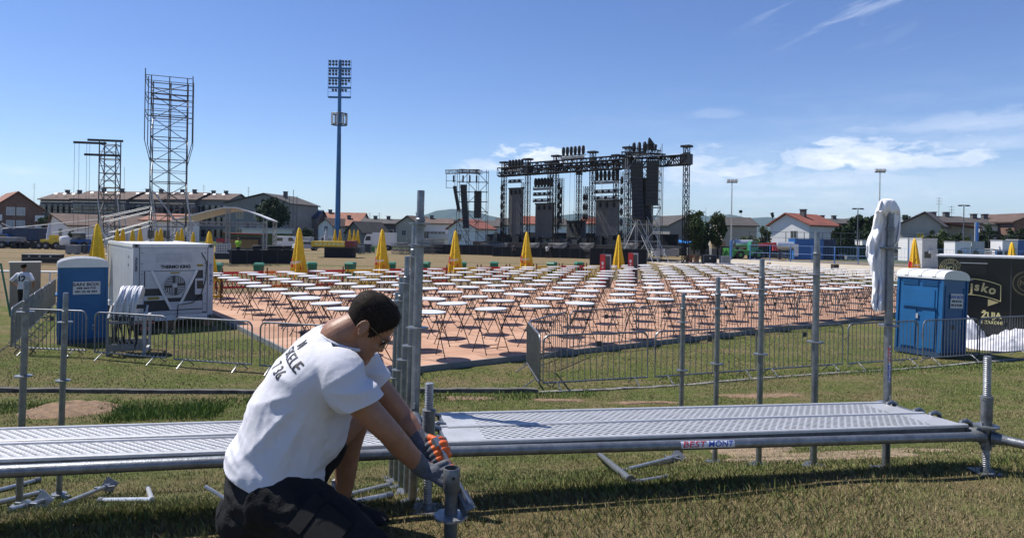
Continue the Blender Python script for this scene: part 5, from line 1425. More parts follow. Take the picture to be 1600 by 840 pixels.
# --- scaffold tower generator: corners in plan, level heights
def scaf_tower(name, label, loc, rz, nx, ny, bx, by, levels, r, mats, cat='scaffold tower', group=None, brace=True, x0=0):
    t = thing(name, label, cat, loc, rz, group); X = [x0+bx*i for i in range(nx+1)]; Y = [by*j for j in range(ny+1)]
    for x in X:
        for y in Y:
            mb = MB(); mb.tube((x, y, 0), (x, y, levels[-1]+.6), r, n=6); mb.build('upright', mats[0], t, True)
    for z in levels:
        mb = MB()
        for y in Y: mb.tube((X[0], y, z), (X[-1], y, z), r*.8, n=5)
        for x in X: mb.tube((x, Y[0], z+.05), (x, Y[-1], z+.05), r*.8, n=5)
        mb.build('ledger_ring', mats[0], t, True)
    if brace:
        for k in range(len(levels)-1):
            za, zb = levels[k], levels[k+1]
            for y in Y:
                p_, q_ = (zb, za) if (k % 2 == 1) == (y == 0) else (za, zb)
                mb = MB(); mb.tube((X[0], y, p_), (X[-1], y, q_), r*.7, n=5); mb.build('brace', mats[1], t, True)
                mb = MB(); mb.tube((X[0], y, (za+zb)/2), (X[-1], y, (za+zb)/2), r*.55, n=5); mb.build('ledger', mats[1], t, True)
            for x in (X[0], X[-1]):
                p_, q_ = (zb, za) if (k % 2 == 1) == (x == X[0]) else (za, zb)
                mb = MB(); mb.tube((x, Y[0], p_), (x, Y[-1], q_), r*.7, n=5); mb.build('brace', mats[1], t, True)
    return t
# tall tower at left
b1 = GX(262, 61); zt = D(262, 120, 61).z
lv = [.3+2.0*k for k in range(9)]
tw = scaf_tower('scaffold_tower', 'tall slender scaffold tower rising above the white container', (b1.x-1.55, b1.y-.3, 0), R(24), 2, 1, 1.45, 2.6, [.2,1.2,3.2,5.2,7.2,9.2,11.2,13.2,15.0,16.0], .05, (gsteel, gsteel))
for k in range(4):   # wider head frame standing out from the shaft
    mb = MB(); 
    for x, y in ((-.45,-.4),(3.35,-.4),(3.35,3.0),(-.45,3.0)): 
        if k == 0: mb.tube((x, y, 10.8), (x, y, 16.6+(.5 if x < 0 else .2)), .045, n=6)
    if k:
        z = 11.6+1.55*k+.3
        for p_, q_ in (((-.45,-.4),(3.35,-.4)),((3.35,-.4),(3.35,3.0)),((3.35,3.0),(-.45,3.0)),((-.45,3.0),(-.45,-.4))): mb.tube((*p_, z), (*q_, z), .035, n=5); mb.tube((*p_, z-.45), (*q_, z-.45), .03, n=5)
    mb.build('head_frame', gsteel, tw, True)
mb = MB()
for x, y, s in ((-.45,-.4,-1),(3.35,-.4,1),(3.35,3.0,1),(-.45,3.0,-1)): mb.tube((x, y, 10.8), ((0 if s < 0 else 2.9), (0 if y < 0 else 2.6), 8.9), .035, n=5)
mb.build('head_strut', gsteel, tw, True)
# raking white props at the foot and long stays to the left
mb = MB()
for x, y, dx in ((0,0,.95),(2.9,0,.95),(0,2.6,.95),(2.9,2.6,.95)): mb.tube((x+dx, y-.3, 0.0), (x-.02, y, 6.4), .06, n=6)
mb.build('raking_prop', wsteel, tw, True)
mb = MB()
for j, (za, xb, zb) in enumerate(((5.0,-3.6,3.9),(4.6,-3.4,3.5),(3.7,-3.0,2.6),(3.3,-4.2,1.7),(6.4,2.0,3.9),(2.0,-4.6,.2))):
    for y in (-.1, 2.5): mb.tube((.2, y, za), (xb, y-.8, zb), .04, n=5)
mb.tube((-3.7,-.9,4.0),(-2.9,-.9,0),.05,n=5); mb.tube((-3.4,1.6,3.9),(-2.7,1.6,0),.05,n=5)
mb.build('stay', wsteel, tw, True)
# second tower with beams
b2 = GX(157, 100)
t2 = scaf_tower('scaffold_tower', 'lower scaffold tower with steel beams on top, over the left buildings', (b2.x-.4, b2.y, 0), R(12), 1, 1, 2.2, 2.0, [.2,2.4,4.6,6.8,8.9,11.0,13.1,15.2], .085, (gsteel, gsteel))
for z, xa, xb, y in ((16.0,-2.3,2.5,2.0),(15.3,-3.3,1.0,-.3),(13.6,-1.9,2.8,-.2)):
    mb = MB(); mb.box(xa, xb, y-.12, y+.12, z-.16, z+.16); mb.build('beam', blackm, t2)
mb = MB()
for x in (-3.2,-2.6,-1.6,-1.2): mb.tube((x, -.2, 1.0), (x, -.2, 15.2), .022, n=4)
mb.tube((3.4,0,5.0),(3.4,0,12.0),.02,n=4); mb.build('hoist_cable', blackm, t2)
mb = MB()
for x in (0, 2.6): mb.tube((x-.1,0,7.2),(x+.9,-.6,0),.075,n=5); mb.tube((x+.0,2.2,6.6),(x+.9,1.8,0),.075,n=5)
mb.build('raking_prop', wsteel, t2, True)
mb = MB()
for xb, zb, za in ((-11,1.0,3.4),(-9,.3,2.0),(-12,2.6,4.2)): mb.tube((.3,0,za),(xb,-1,zb),.06,n=5)
mb.tube((-12,-1,3.4),(-9.5,-1,2.2),.09,n=5); mb.tube((-12.2,-1,3.2),(-12.2,-1,0),.09,n=5); mb.build('stay', wsteel, t2, True)
# small canopy stage
cs_ = GX(352, 72)
t3 = thing('canopy_stage', 'small stage with a curved white canopy on trusses behind the container', 'stage', (cs_.x, cs_.y, 0), R(8))
mb = MB(); A_, B_ = [], []
pr = [(-4.9,3.9),(-3.4,4.35),(-1.6,4.9),(.2,5.35),(1.4,5.35),(2.6,5.0),(3.8,4.55),(4.6,4.2)]
vs = [(x, -1.6, z) for x, z in pr]+[(x, 3.6, z-.2) for x, z in pr]+[(x, -1.6, z-.12) for x, z in pr]+[(x, 3.6, z-.32) for x, z in pr]; n = len(pr)
mb.add(vs, [(i, i+1, n+i+1, n+i) for i in range(n-1)]+[(2*n+i, 3*n+i, 3*n+i+1, 2*n+i+1) for i in range(n-1)]+[(i, 2*n+i, 2*n+i+1, i+1) for i in range(n-1)]+[(n+i, n+i+1, 3*n+i+1, 3*n+i) for i in range(n-1)]+[(0,n,3*n,2*n),(n-1,3*n-1,4*n-1,2*n-1)])
mb.build('canopy', whitep, t3)
mb = MB(); box_truss(mb, (-4.9,-1.6,3.6), (4.5,-1.6,3.6), .4, 22, .035); mb.build('roof_truss', wsteel, t3)
for x, y in ((-4.6,-1.5),(.6,-1.5),(4.3,-1.5),(-4.6,3.4),(4.3,3.4)):
    mb = MB(); box_truss(mb, (x,y,0), (x,y,5.2 if abs(x) < 1 else 4.1), .34, 14, .03); mb.build('mast_truss', wsteel, t3)
mb = MB(); mb.box(-4.8,4.6,-1.8,3.6,.02,.5); mb.build('stage_floor', darkg, t3)
# floodlight mast
bm_ = GX(527, 147); H_ = D(528, 94, 147).z
tm = thing('floodlight_mast', 'tall blue floodlight mast with a lamp rack and a ringed platform', 'light mast', (bm_.x, bm_.y, 0))
mb = MB(); mb.lathe([(.60,0),(.52,12),(.40,26),(.34,H_)], 16); mb.build('shaft', mastb, tm, True)
mb = MB(); mb.lathe([(.95,0),(.95,.4),(.6,.5)], 16); mb.build('footing', concrete, tm)
rk = [(H_-.35-5.15*k/1.0*.5) for k in range(8)]
for k in range(4):
    z = H_-.35-2.06*k
    mb = MB(); mb.box(-2.4, 2.4, -.35, .25, z-1.65, z-1.32); mb.build('rack_beam', blackm if False else mastb, tm)
    mb = MB(); 
    for s in (-1, 1): mb.tube((s*2.45,-.3,z-1.5),(s*2.45,-.3,z+.4),.04,n=5)
    mb.tube((-2.45,-.3,z-.35),(2.45,-.3,z-.35),.04,n=5); mb.build('rack_rail', mastb, tm)
    for row in range(2):
        for x in (-2.05,-1.35,-.7,.75,1.4,2.05):
            if k == 3 and (row == 1 or abs(x) > 1.6): continue
            if k == 2 and row == 1 and x > 1.9: continue
            mb = MB(); zz = z+.02-row*.70; mb.tube((x,-.55,zz-.08),(x,.1,zz+.06),.27,.17,n=10); mb.box(x-.04,x+.04,-.2,-.1,zz-.45,zz-.15); mb.build('floodlight', blackm, tm, True)
zp = D(528, 186, 147).z
for dz in (-1.2, 1.1):
    mb = MB(); mb.path([(1.6*math.cos(a),1.6*math.sin(a),zp+dz) for a in np.linspace(0,2*math.pi,17)[:-1]], .13, 5, closed=True)
    for a in (0, math.pi/2): mb.tube((-1.6*math.cos(a),-1.6*math.sin(a),zp+dz),(1.6*math.cos(a),1.6*math.sin(a),zp+dz),.07,n=5)
    mb.build('platform_ring', gsteel, tm)
for a in np.linspace(0, 2*math.pi, 9)[:-1]:
    mb = MB(); c_, s_ = 1.65*math.cos(a), 1.65*math.sin(a); mb.cbox((c_, s_, zp-.05), (.16,.34,2.5), rotm(0,0,a)); mb.build('antenna', ltg, tm)
mb = MB(); mb.tube((.62,-.3,1),(.42,-.3,H_-16),.05,n=4); mb.build('cable_run', blackm, tm)
# ---------------------------------------------------------------- main stage
S0 = V(-1.8, 97, 0); ST = V(.745, -.667, 0).normalized(); SN = V(-.667, -.745, 0).normalized(); SA = math.atan2(ST.y, ST.x)
def sT(px, back=0.0):
    u, v = un(px, 330); k = u/F; q0_ = S0-SN*back
    return (k*q0_.y-q0_.x)/(ST.x-k*ST.y)
def sP(px, back=0.0): return S0-SN*back+ST*sT(px, back)
def sZ(px, py, back=0.0): return D(px, py, sP(px, back).y).z
def loc2(p, z=0): 
    d_ = Vector(p)-S0; return V(d_.dot(ST), -d_.dot(SN), z)   # stage-local: x along, y back
stg = thing('concert_stage', 'wide dark concert stage under construction with overhead truss roof', 'stage', S0, SA)
def towerT(px, top, back, w_=.52):
    t_ = sT(px, back); z = sZ(px, top, back)
    mb = MB(); box_truss(mb, (t_, back, .0), (t_, back, z), w_, int(z/.62), .05, rb=.03); o = mb.build('truss_column', dsteel, stg)
    mb = MB(); mb.box(t_-.55, t_+.55, back-.5, back+.5, z-.02, z+.22); mb.box(t_-.35, t_+.35, back-.35, back+.35, z-1.0, z-.7); mb.build('head_block', blackm, o)
for px, top, back in ((787,255,.5),(824,250,.5),(868,245,.5),(925,239,.5),(980,232,.5),(1071.5,230,.5),(859,255,6),(904,262,6),(962,244,6)): towerT(px, top, back)
def trussP(a, b_, back, w_, n=None, m=None, name='roof_truss', r=.06):
    ta, tb = sT(a[0], back), sT(b_[0], back); za, zb = sZ(*a, back), sZ(*b_, back)
    mb = MB(); n = n or max(4, int(abs(tb-ta)/.8)); box_truss(mb, (ta, back, za), (tb, back, zb), w_, n, r, up=V(0,0,1), rb=.055); return mb.build(name, m or dsteel, stg)
trussP((780,269),(1075,249.5),.5,1.1); trussP((780,273),(1000,258),1.6,.6); trussP((1040,252),(1076,249),2.2,1.0)
for px in (787, 824, 868, 925, 980, 1071.5):
    trussP((px, 266-(px-787)*.06), (px-.01, 266-(px-787)*.06), .5, .9) if False else None
    t_ = sT(px, .5); z = sZ(px, 268-(px-780)*.066, .5)
    mb = MB(); mb.box(t_-.5, t_+.5, -.05, 1.05, z-.6, z+.6); mb.build('sleeve_block', blackm, stg) if px in (824, 980, 1071.5) else None
    if px < 1000:
        mb = MB(); box_truss(mb, (t_, .9, z), (t_+.3, 6.3, z+.2), .7, 7, .045, rb=.03); mb.build('roof_truss', dsteel, stg)
trussP((790,262),(990,247),6.2,.9)
# lamp bars
def lampbar(px0, px1, py, back, n, lamps=True, hang=False):
    ta, tb = sT(px0, back), sT(px1, back); z = sZ((px0+px1)/2, py, back)
    mb = MB(); box_truss(mb, (ta, back, z), (tb, back, z), .42, max(3, int((tb-ta)/.5)), .035, up=V(0,0,1)); o = mb.build('lamp_bar', dsteel, stg)
    mb = MB(); mb.box(ta, tb, back-.26, back-.22, z-.26, z+.05); mb.build('bar_panel', midg, o)
    for k in range(n):
        x = ta+(tb-ta)*(k+.5)/n; mb = MB()
        if lamps: mb.lathe([(.13,z+.22),(.20,z+.4),(.25,z+.8),(.21,z+1.25),(.12,z+1.42)], 10, (x, back, 0)); mb.box(x-.06, x+.06, back-.05, back+.05, z+.15, z+.3)
        else: mb.ball((x, back-.25, z), (.2,.2,.2), 8, 6)
        mb.build('moving_light', blackm, o, True)
lampbar(793, 817, 265, .4, 5); lampbar(795, 816, 283, 1.0, 3, False)
lampbar(834, 863, 294, 1.5, 6); lampbar(834, 863, 303, 1.6, 4, False); lampbar(834, 863, 313, 1.6, 3, False)
lampbar(929, 967, 284, 1.5, 6); lampbar(929, 967, 299, 1.6, 4, False); lampbar(929, 967, 309, 1.6, 3, False)
lampbar(876, 913, 245, 3.0, 6); lampbar(985, 1010, 240, 2.0, 3)
def screenP(x0, x1, y0, y1, back, name='led_screen', feet=True):
    ta, tb = sT(x0, back), sT(x1, back); zt_ = sZ((x0+x1)/2, y0, back); zb_ = max(1.3, sZ((x0+x1)/2, y1, back))
    mb = MB(); mb.box(ta, tb, back, back+.25, zb_, zt_); o = mb.build(name, screenm, stg)
    mb = MB(); nx_ = max(2, round((tb-ta)/.9)); nz_ = max(2, round((zt_-zb_)/.9))
    for i in range(1, nx_): x = ta+(tb-ta)*i/nx_; mb.box(x-.012, x+.012, back-.006, back-.001, zb_, zt_)
    for j in range(1, nz_): z = zb_+(zt_-zb_)*j/nz_; mb.box(ta, tb, back-.0045, back-.001, z-.012, z+.012)
    mb.build('panel_joints', darkg, o)
    mb = MB(); mb.box(ta-.1, tb+.1, back-.05, back+.3, zt_+.003, zt_+.18)
    mb.build('header', blackm, o)
    for k in range(3):
        x = ta+(tb-ta)*(.2+.3*k); mb = MB(); mb.box(x-.12, x+.12, back-.22, back-.01, zt_-.75, zt_-.15); mb.build('hanging_clamp', blackm, o)
screenP(794.5, 816, 295, 371, 1.2); screenP(836.5, 864.5, 319, 371, 2.0); screenP(930.5, 966.5, 314.5, 373, 2.0); screenP(885.5, 914.5, 346.5, 371, 6.0); screenP(987, 1019, 280, 380, 3.2)
# light ladders
for px, y0, y1, back in ((785.5,282,371,1.2),(816.8,285,371,1.6),(874,278,358,2.6),(877.5,278,350,2.6),(914,291,345,5.0),(918,291,345,5.0),(972.5,268,371,1.6)):
    t_ = sT(px, back); za, zb = sZ(px, y1, back), sZ(px, y0, back)
    mb = MB(); box_truss(mb, (t_, back, max(1.2, za)), (t_, back, zb), .4, max(3, int((zb-za)/.6)), .03); o = mb.build('light_ladder', ltg if px in (972.5,) else dsteel, stg)
    for k in range(int((zb-za)/1.3)):
        mb = MB(); mb.ball((t_, back-.25, za+.6+1.3*k), (.22,.2,.5), 8, 6); mb.build('strobe', blackm, o, True)
# deck, skirts, swags, risers
ta, tb = sT(770), sT(1000)
mb = MB(); mb.box(ta-4, tb+1, .2, 9, 1.5, 1.85); mb.build('stage_deck', darkg, stg)
mb = MB(); mb.box(ta-4, tb+1, .05, .18, .02, 1.82); mb.build('front_skirt', blackf, stg)
mb = MB(); mb.box(sT(840), sT(985), 1.0, 3.2, 1.855, 2.4); mb.build('riser', darkg, stg)
swm = mat('swag_grey', (.10,.10,.105), .8, 0, .2, 1.5)
for x0, x1 in ((752,796),(822,845),(858,888),(907,930),(971,1000)):
    mb = MB(); a_, c_ = sT(x0), sT(x1); n = 10; rows_ = []
    za, zb = sZ(x0, 379.5), sZ(x1, 379.5)
    for j in range(5):
        rows_.append([V(a_+(c_-a_)*i/n, .0-.07*math.sin(j*1.6+i)*.6-.05, (za+(zb-za)*i/n)-(1.15*j/4)*(.35+.65*math.sin(math.pi*i/n))) for i in range(n+1)])
    vs = [p for r_ in rows_ for p in r_]; mb.add(vs, [(j*(n+1)+i, j*(n+1)+i+1, (j+1)*(n+1)+i+1, (j+1)*(n+1)+i) for j in range(4) for i in range(n)])
    o = mb.build('swag_drape', swm, stg, True); m_ = o.modifiers.new('t', 'SOLIDIFY'); m_.thickness = .04
mb = MB()
for k in range(60):
    mb = MB(); x = ta-3+(tb-ta+3.5)*rng.random(); h_ = rng.uniform(.3,1.2); y_ = rng.uniform(.4,2.5); mb.box(x-.4, x+.4, y_, y_+.6, 1.856, 1.86+h_); mb.build('stage_gear', blackm if k % 4 else darkg, stg)
mb = MB()
for k in range(0):
    x = ta+.5+(tb-ta)*rng.random()*.95; h_ = rng.uniform(.3,1.1); mb.box(x-.35, x+.35, .5+rng.random()*.4, 1.2, 1.856, 1.86+h_)
mb = MB(); mb.box(ta-2, tb+.5, 8.6, 8.7, 1.856, 3.3); mb.build('back_drape', blackf, stg)
for x in (889, 906, 842, 855, 938, 952):
    t_ = sT(x, .9); mb = MB(); mb.cbox((t_, .8, 2.5), (.28,.3,.6), rotm(0, R(35), 0)); mb.build('wedge_light', blackm, stg)
mb = MB()
for k, (x, y0) in enumerate(((890,265),(897,262),(940,258),(900,330))):
    t_ = sT(x, 4); mb.tube((t_, 4, 1.3), (t_, 4, sZ(x, y0, 4)), .02, n=4)
for a, c_ in (((895,330),(912,345)),((895,345),(912,330))): mb.tube((sT(a[0],4),4,sZ(*a,4)), (sT(c_[0],4),4,sZ(*c_,4)), .03, n=4)
mb.build('rigging_wires', dsteel, stg)
# right PA tower
pa = thing('pa_tower', 'pale scaffold sound tower with hanging black speaker arrays right of the stage', 'scaffold tower', V(sP(976, -2).x, sP(976, -2).y, 0), SA-R(-22))
L9 = [.4+2.0*k for k in range(7)]; WW = 1.30
for i in range(4):
    for j in range(4):
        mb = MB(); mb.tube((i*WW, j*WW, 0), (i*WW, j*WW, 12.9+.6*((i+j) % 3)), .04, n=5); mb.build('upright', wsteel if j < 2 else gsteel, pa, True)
for z in [.4+1.0*k for k in range(13)]:
    mb = MB()
    for j in range(3): mb.tube((0, j*WW, z), (3*WW, j*WW, z), .028, n=5)
    for i in (0, 3): mb.tube((i*WW, 0, z), (i*WW, 2*WW, z), .04, n=5)
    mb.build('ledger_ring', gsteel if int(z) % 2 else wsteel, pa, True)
for k in range(6):
    za, zb = L9[k], L9[k+1]
    for i in range(3):
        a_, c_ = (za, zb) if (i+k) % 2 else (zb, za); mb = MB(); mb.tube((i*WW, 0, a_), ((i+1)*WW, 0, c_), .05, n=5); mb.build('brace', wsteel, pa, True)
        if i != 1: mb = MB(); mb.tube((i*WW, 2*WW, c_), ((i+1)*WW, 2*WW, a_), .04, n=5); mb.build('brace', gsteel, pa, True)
mb = MB()
for a, c_ in (((2*WW,-.1,5.4),(4.2*WW,-1.5,.0)),((1.2*WW,-.1,5.4),(3.3*WW,-1.5,.0)),((1.5*WW,-.1,3.2),(2.8*WW,-1.5,0)),((1.0*WW,-.1,4.4),(-.3*WW,-1.0,0))): mb.tube(a, c_, .045, n=5)
mb.build('raking_prop', wsteel, pa, True)
mb = MB(); box_truss(mb, (-.4,-.2,12.6), (3.6*WW,-.2,12.2), .6, 12, .05); box_truss(mb, (.4,1.4,13.3), (3*WW,1.4,12.9), .5, 10, .05); box_truss(mb, (2.2*WW,-.6,13.4), (2.2*WW,3.6,13.8), .6, 8, .05); mb.build('head_truss', dsteel, pa)
mb = MB(); mb.prism([(2.0*WW,13.4),(2.5*WW,13.4),(2.5*WW,13.9),(2.1*WW,14.6),(2.0*WW,14.4)], .2, 1.2); mb.build('motor_box', blackm, pa)
def line_array(par, x, y, zt_, n, h_, w_, tilt, dx=0, name='speaker_array'):
    o = None; z = zt_; xx = x; yy = y; a = 0
    mb = MB(); mb.box(x-w_/2, x+w_/2, y-.3, y+.3, zt_, zt_+.14); o = mb.build(name, blackm, par)
    for k in range(n):
        a = tilt*(k/n)**1.6; M_ = rotm(-a, 0, 0); mb = MB()
        mb.cbox((xx, yy, z-h_/2), (w_, .62, h_*.94), M_); mb.build('speaker_cabinet', blackm, o)
        z -= h_*math.cos(a)*1.0; yy -= h_*math.sin(a)*-.5; xx += dx
line_array(pa, 1.15*WW, -.75, 11.4, 14, .46, 1.35, R(16), .02); line_array(pa, 2.55*WW, -.75, 11.6, 12, .42, 1.35, R(4)); line_array(pa, 1.9*WW, -.1, 9.6, 12, .40, .8, R(18), .03)
# left PA tower
lp = GX(703, 100); la = thing('pa_tower', 'lone scaffold sound tower with three hanging speaker arrays left of the stage', 'scaffold tower', (lp.x+.9, lp.y, 0), R(-8))
for i in range(4):
    for j in range(2):
        mb = MB(); mb.tube((i*1.45, j*1.6, 0), (i*1.45, j*1.6, 12.3), .045, n=5); mb.build('upright', gsteel, la, True)
for k in range(9):
    mb = MB(); z = .4+1.45*k
    for j in range(2): mb.tube((0, j*1.6, z), (4.35, j*1.6, z), .038, n=5)
    for i in (0, 3): mb.tube((i*1.45, 0, z), (i*1.45, 1.6, z), .038, n=5)
    mb.build('ledger_ring', gsteel, la, True)
for k in range(8):
    mb = MB(); z = .4+1.45*k; i = (k+1) % 3; mb.tube((i*1.45, 0, z+1.45), ((i+1)*1.45, 0, z), .045, n=5); mb.build('brace', gsteel, la, True); mb = MB(); mb.tube((((i+1) % 3)*1.45, 1.6, z), (((i+1) % 3+1)*1.45, 1.6, z+1.45), .045, n=5); mb.build('brace', gsteel, la, True)
mb = MB(); box_truss(mb, (-1.6,-.6,11.9), (3.4,-.6,12.0), .5, 10, .045); box_truss(mb, (.6,-1.0,12.0), (3.2,2.0,12.1), .5, 6, .045)
for x in (-1.5, -.2): mb.tube((x,-.6,9.5),(x,-.6,11.7),.04,n=5)
mb.tube((-1.5,-.6,9.6),(0,-.6,9.6),.04,n=5); mb.tube((-1.5,-.6,10.6),(0,-.6,10.6),.04,n=5); mb.build('head_truss', gsteel, la)
mb = MB()
for x in (-.4,1.0,2.0,3.0): mb.box(x-.1,x+.1,-.7,-.5,10.4,11.4)
mb.build('chain_hoist', blackm, la)
line_array(la, -.15, -.8, 9.7, 10, .34, .42, R(22), .065); line_array(la, 1.15, -.9, 9.9, 14, .44, .85, R(12), .035); line_array(la, 3.25, -.7, 9.0, 9, .42, 1.0, R(3))
mb = MB(); mb.tube((.2,-.1,4.3),(-1.4,-1.2,0),.055,n=5); mb.tube((1.6,-.1,3.0),(3.0,-1.5,0),.055,n=5); mb.tube((.4,-.1,4.3),(2.4,-1.5,0),.055,n=5); mb.build('raking_prop', gsteel, la, True)
# crowd barrier wall before the stage
def panel_wall(name, label, a, c_, h_, m, cat='barrier', n=1, group=None):
    a, c_ = Vector(a), Vector(c_); v = c_-a; t = thing(name, label, cat, a, math.atan2(v.y, v.x), group); L_ = v.length
    mb = MB(); mb.box(0, L_, -.04, .04, .02, h_); mb.build('panels', m, t)
    mb = MB(); k = int(L_/1.2)
    for i in range(k+1): mb.box(i*L_/k-.04, i*L_/k+.04, -.07, -.043, .02, h_+.03)
    mb.box(0, L_, -.09, .09, h_+.032, h_+.07); mb.build('posts', darkg, t); return t
panel_wall('stage_barrier', 'long black barrier wall before the stage, left stretch', GX(640, 99), GX(771, 94), 1.35, blackf)
panel_wall('stage_barrier', 'long black barrier wall before the stage, middle stretch', GX(770, 91), GX(922, 87), 1.25, blackf)
panel_wall('stage_barrier', 'taller black barrier wall right of the middle of the stage', GX(922, 66), GX(1010, 64), 1.75, blackf)
panel_wall('stage_barrier', 'long black barrier wall behind the container, under the tyres', GX(361, 60), GX(457, 62), 1.25, blackf)
for k, px in enumerate((394, 418, 428, 442)):
    p = GX(px, 61.5+k*.2); t = tag(MB().lathe([(.28,0),(.42,.06),(.46,.22),(.42,.38),(.28,.44)], 14).build('tyre_stack', rubber, None, True, loc=(p.x, p.y+1.0, 1.2)), 'black covered roll lying above the barrier wall, %s from the left' % ORD[k+1], 'roll', 'black rolls on the platform')
t = thing('platform', 'low dark platform carrying the black rolls behind the barrier wall', 'platform', GX(412, 63), R(4)); mb = MB(); mb.box(-3,3,-.9,1.2,1.0,1.195); mb.build('platform_deck', darkg, t)
mb = MB()
for x in (-2.8, 0, 2.8): mb.box(x-.05, x+.05, -.8, 1.1, 0, .998)
mb.build('platform_legs', darkg, t)
# ---------------------------------------------------------------- houses
roof_red = mat('roof_red', (.22,.068,.042), .85, 0, .3, .6, .3, 6); roof_dk = mat('roof_dark', (.06,.054,.05), .85, 0, .3, .6, .3, 6)
roof_br = mat('roof_brown', (.10,.065,.05), .85, 0, .3, .6, .3, 6); roof_or = mat('roof_orange', (.24,.105,.065), .85, 0, .25, .6, .3, 6)
wall_w = mat('wall_white', (.70,.70,.69), .8, 0, .06, .5); wall_g = mat('wall_grey', (.20,.20,.195), .85, 0, .12, .5); wall_b = mat('wall_beige', (.40,.37,.31), .85, 0, .1, .5)
wall_br = mat('wall_brick', (.17,.10,.075), .9, 0, .25, 1.2); wall_d = mat('wall_dark', (.105,.10,.10), .85, 0, .2, .5); wframe = mat('window_frame', (.55,.55,.55), .5)
def house(label, px0, px1, d, pe, pr, wallm, roofm, gable=True, depth=9.0, rz=0, cat='house', win=((.25,.35),(.7,.35)), ws=(1.0,1.2), over=.5, chim=1, apex=.5, group=None, shutter=None, balc=None, name='house'):
    """front width spans px0..px1 at depth d; eaves at row pe, ridge at row pr"""
    a, c_ = GX(px0, d), GX(px1, d); k_ = c_.x/c_.y; W2 = (k_*a.y-a.x)/(math.cos(rz)-k_*math.sin(rz)); pm = (px0+px1)/2
    ze, zr = D(pm, pe, d).z, D(pm, pr, d).z; t = thing(name, label, cat, a, rz, group)
    mb = MB()
    if gable:
        poly = [(0,0),(W2,0),(W2,ze),(W2*apex,zr-.12),(0,ze)]; mb.prism(poly, 0, depth)
    else:
        poly = [(0,0),(depth,0),(depth,ze),(depth/2,zr-.12),(0,ze)]
        n = 5; vs = [(0, y, z) for y, z in poly]+[(W2, y, z) for y, z in poly]
        mb.add(vs, [tuple(range(n)), tuple(range(2*n-1, n-1, -1))]+[(i, n+i, n+(i+1) % n, (i+1) % n) for i in range(n)])
    mb.build('wall', wallm, t)
    mb = MB(); th = .22
    if gable:
        for xa, xb in ((0, 1), (1, 0)):
            x0 = -over if xa == 0 else W2+over; s0 = (zr-ze)/(W2*apex if xa == 0 else W2*(1-apex)); z0 = ze-over*s0+.05
            pl = [(x0, z0), (W2*apex, zr), (W2*apex, zr+th), (x0, z0+th)]
            mb.prism(pl, -over, depth+over)
    else:
        for s in (0, 1):
            y0 = -over if s == 0 else depth+over; z0 = ze-over*(zr-ze)/(depth/2)+.05
            pl = [(y0, z0), (depth/2, zr), (depth/2, zr+th), (y0, z0+th)]; n = 4
            vs = [(-over, y, z) for y, z in pl]+[(W2+over, y, z) for y, z in pl]
            mb.add(vs, [tuple(range(n)), tuple(range(2*n-1, n-1, -1))]+[(i, n+i, n+(i+1) % n, (i+1) % n) for i in range(n)])
    rf = mb.build('roof', roofm, t)
    for k in range(chim):
        mb = MB()
        x = W2*(.3+.35*k) if not gable else W2*apex+W2*.16; y = depth*.45 if not gable else depth*(.35+.3*k)
        mb.box(x-.4, x+.4, y-.4, y+.4, zr-1.6, zr+.8); mb.box(x-.5, x+.5, y-.5, y+.5, zr+.803, zr+.93); mb.build('chimney', wall_d, rf)
    for fx_, fz in win:
        x, z = W2*fx_, max(.9, ze*fz); mb = MB(); w_, h_ = ws
        mb.box(x-w_/2-.1, x+w_/2+.1, -.06, -.004, z-.1, z+h_+.1); wo = mb.build('window', wframe, t)
        mb = MB(); mb.box(x-w_/2, x-.04, -.075, -.062, z, z+h_); mb.box(x+.04, x+w_/2, -.075, -.062, z, z+h_); mb.build('pane', shutter or glassd, wo)
    for (fx0, fx1, fz) in (balc or ()):
        mb = MB(); z = ze*fz; mb.box(W2*fx0, W2*fx1, -1.3, -.003, z-.15, z+.0); mb.box(W2*fx0, W2*fx1, -1.3, -1.2, z+.003, z+1.0); mb.build('balcony', wall_w if wallm is not wall_w else ltg, t)
    return t
W4 = ((.22,.2),(.5,.2),(.78,.2),(.22,.62),(.5,.62),(.78,.62))
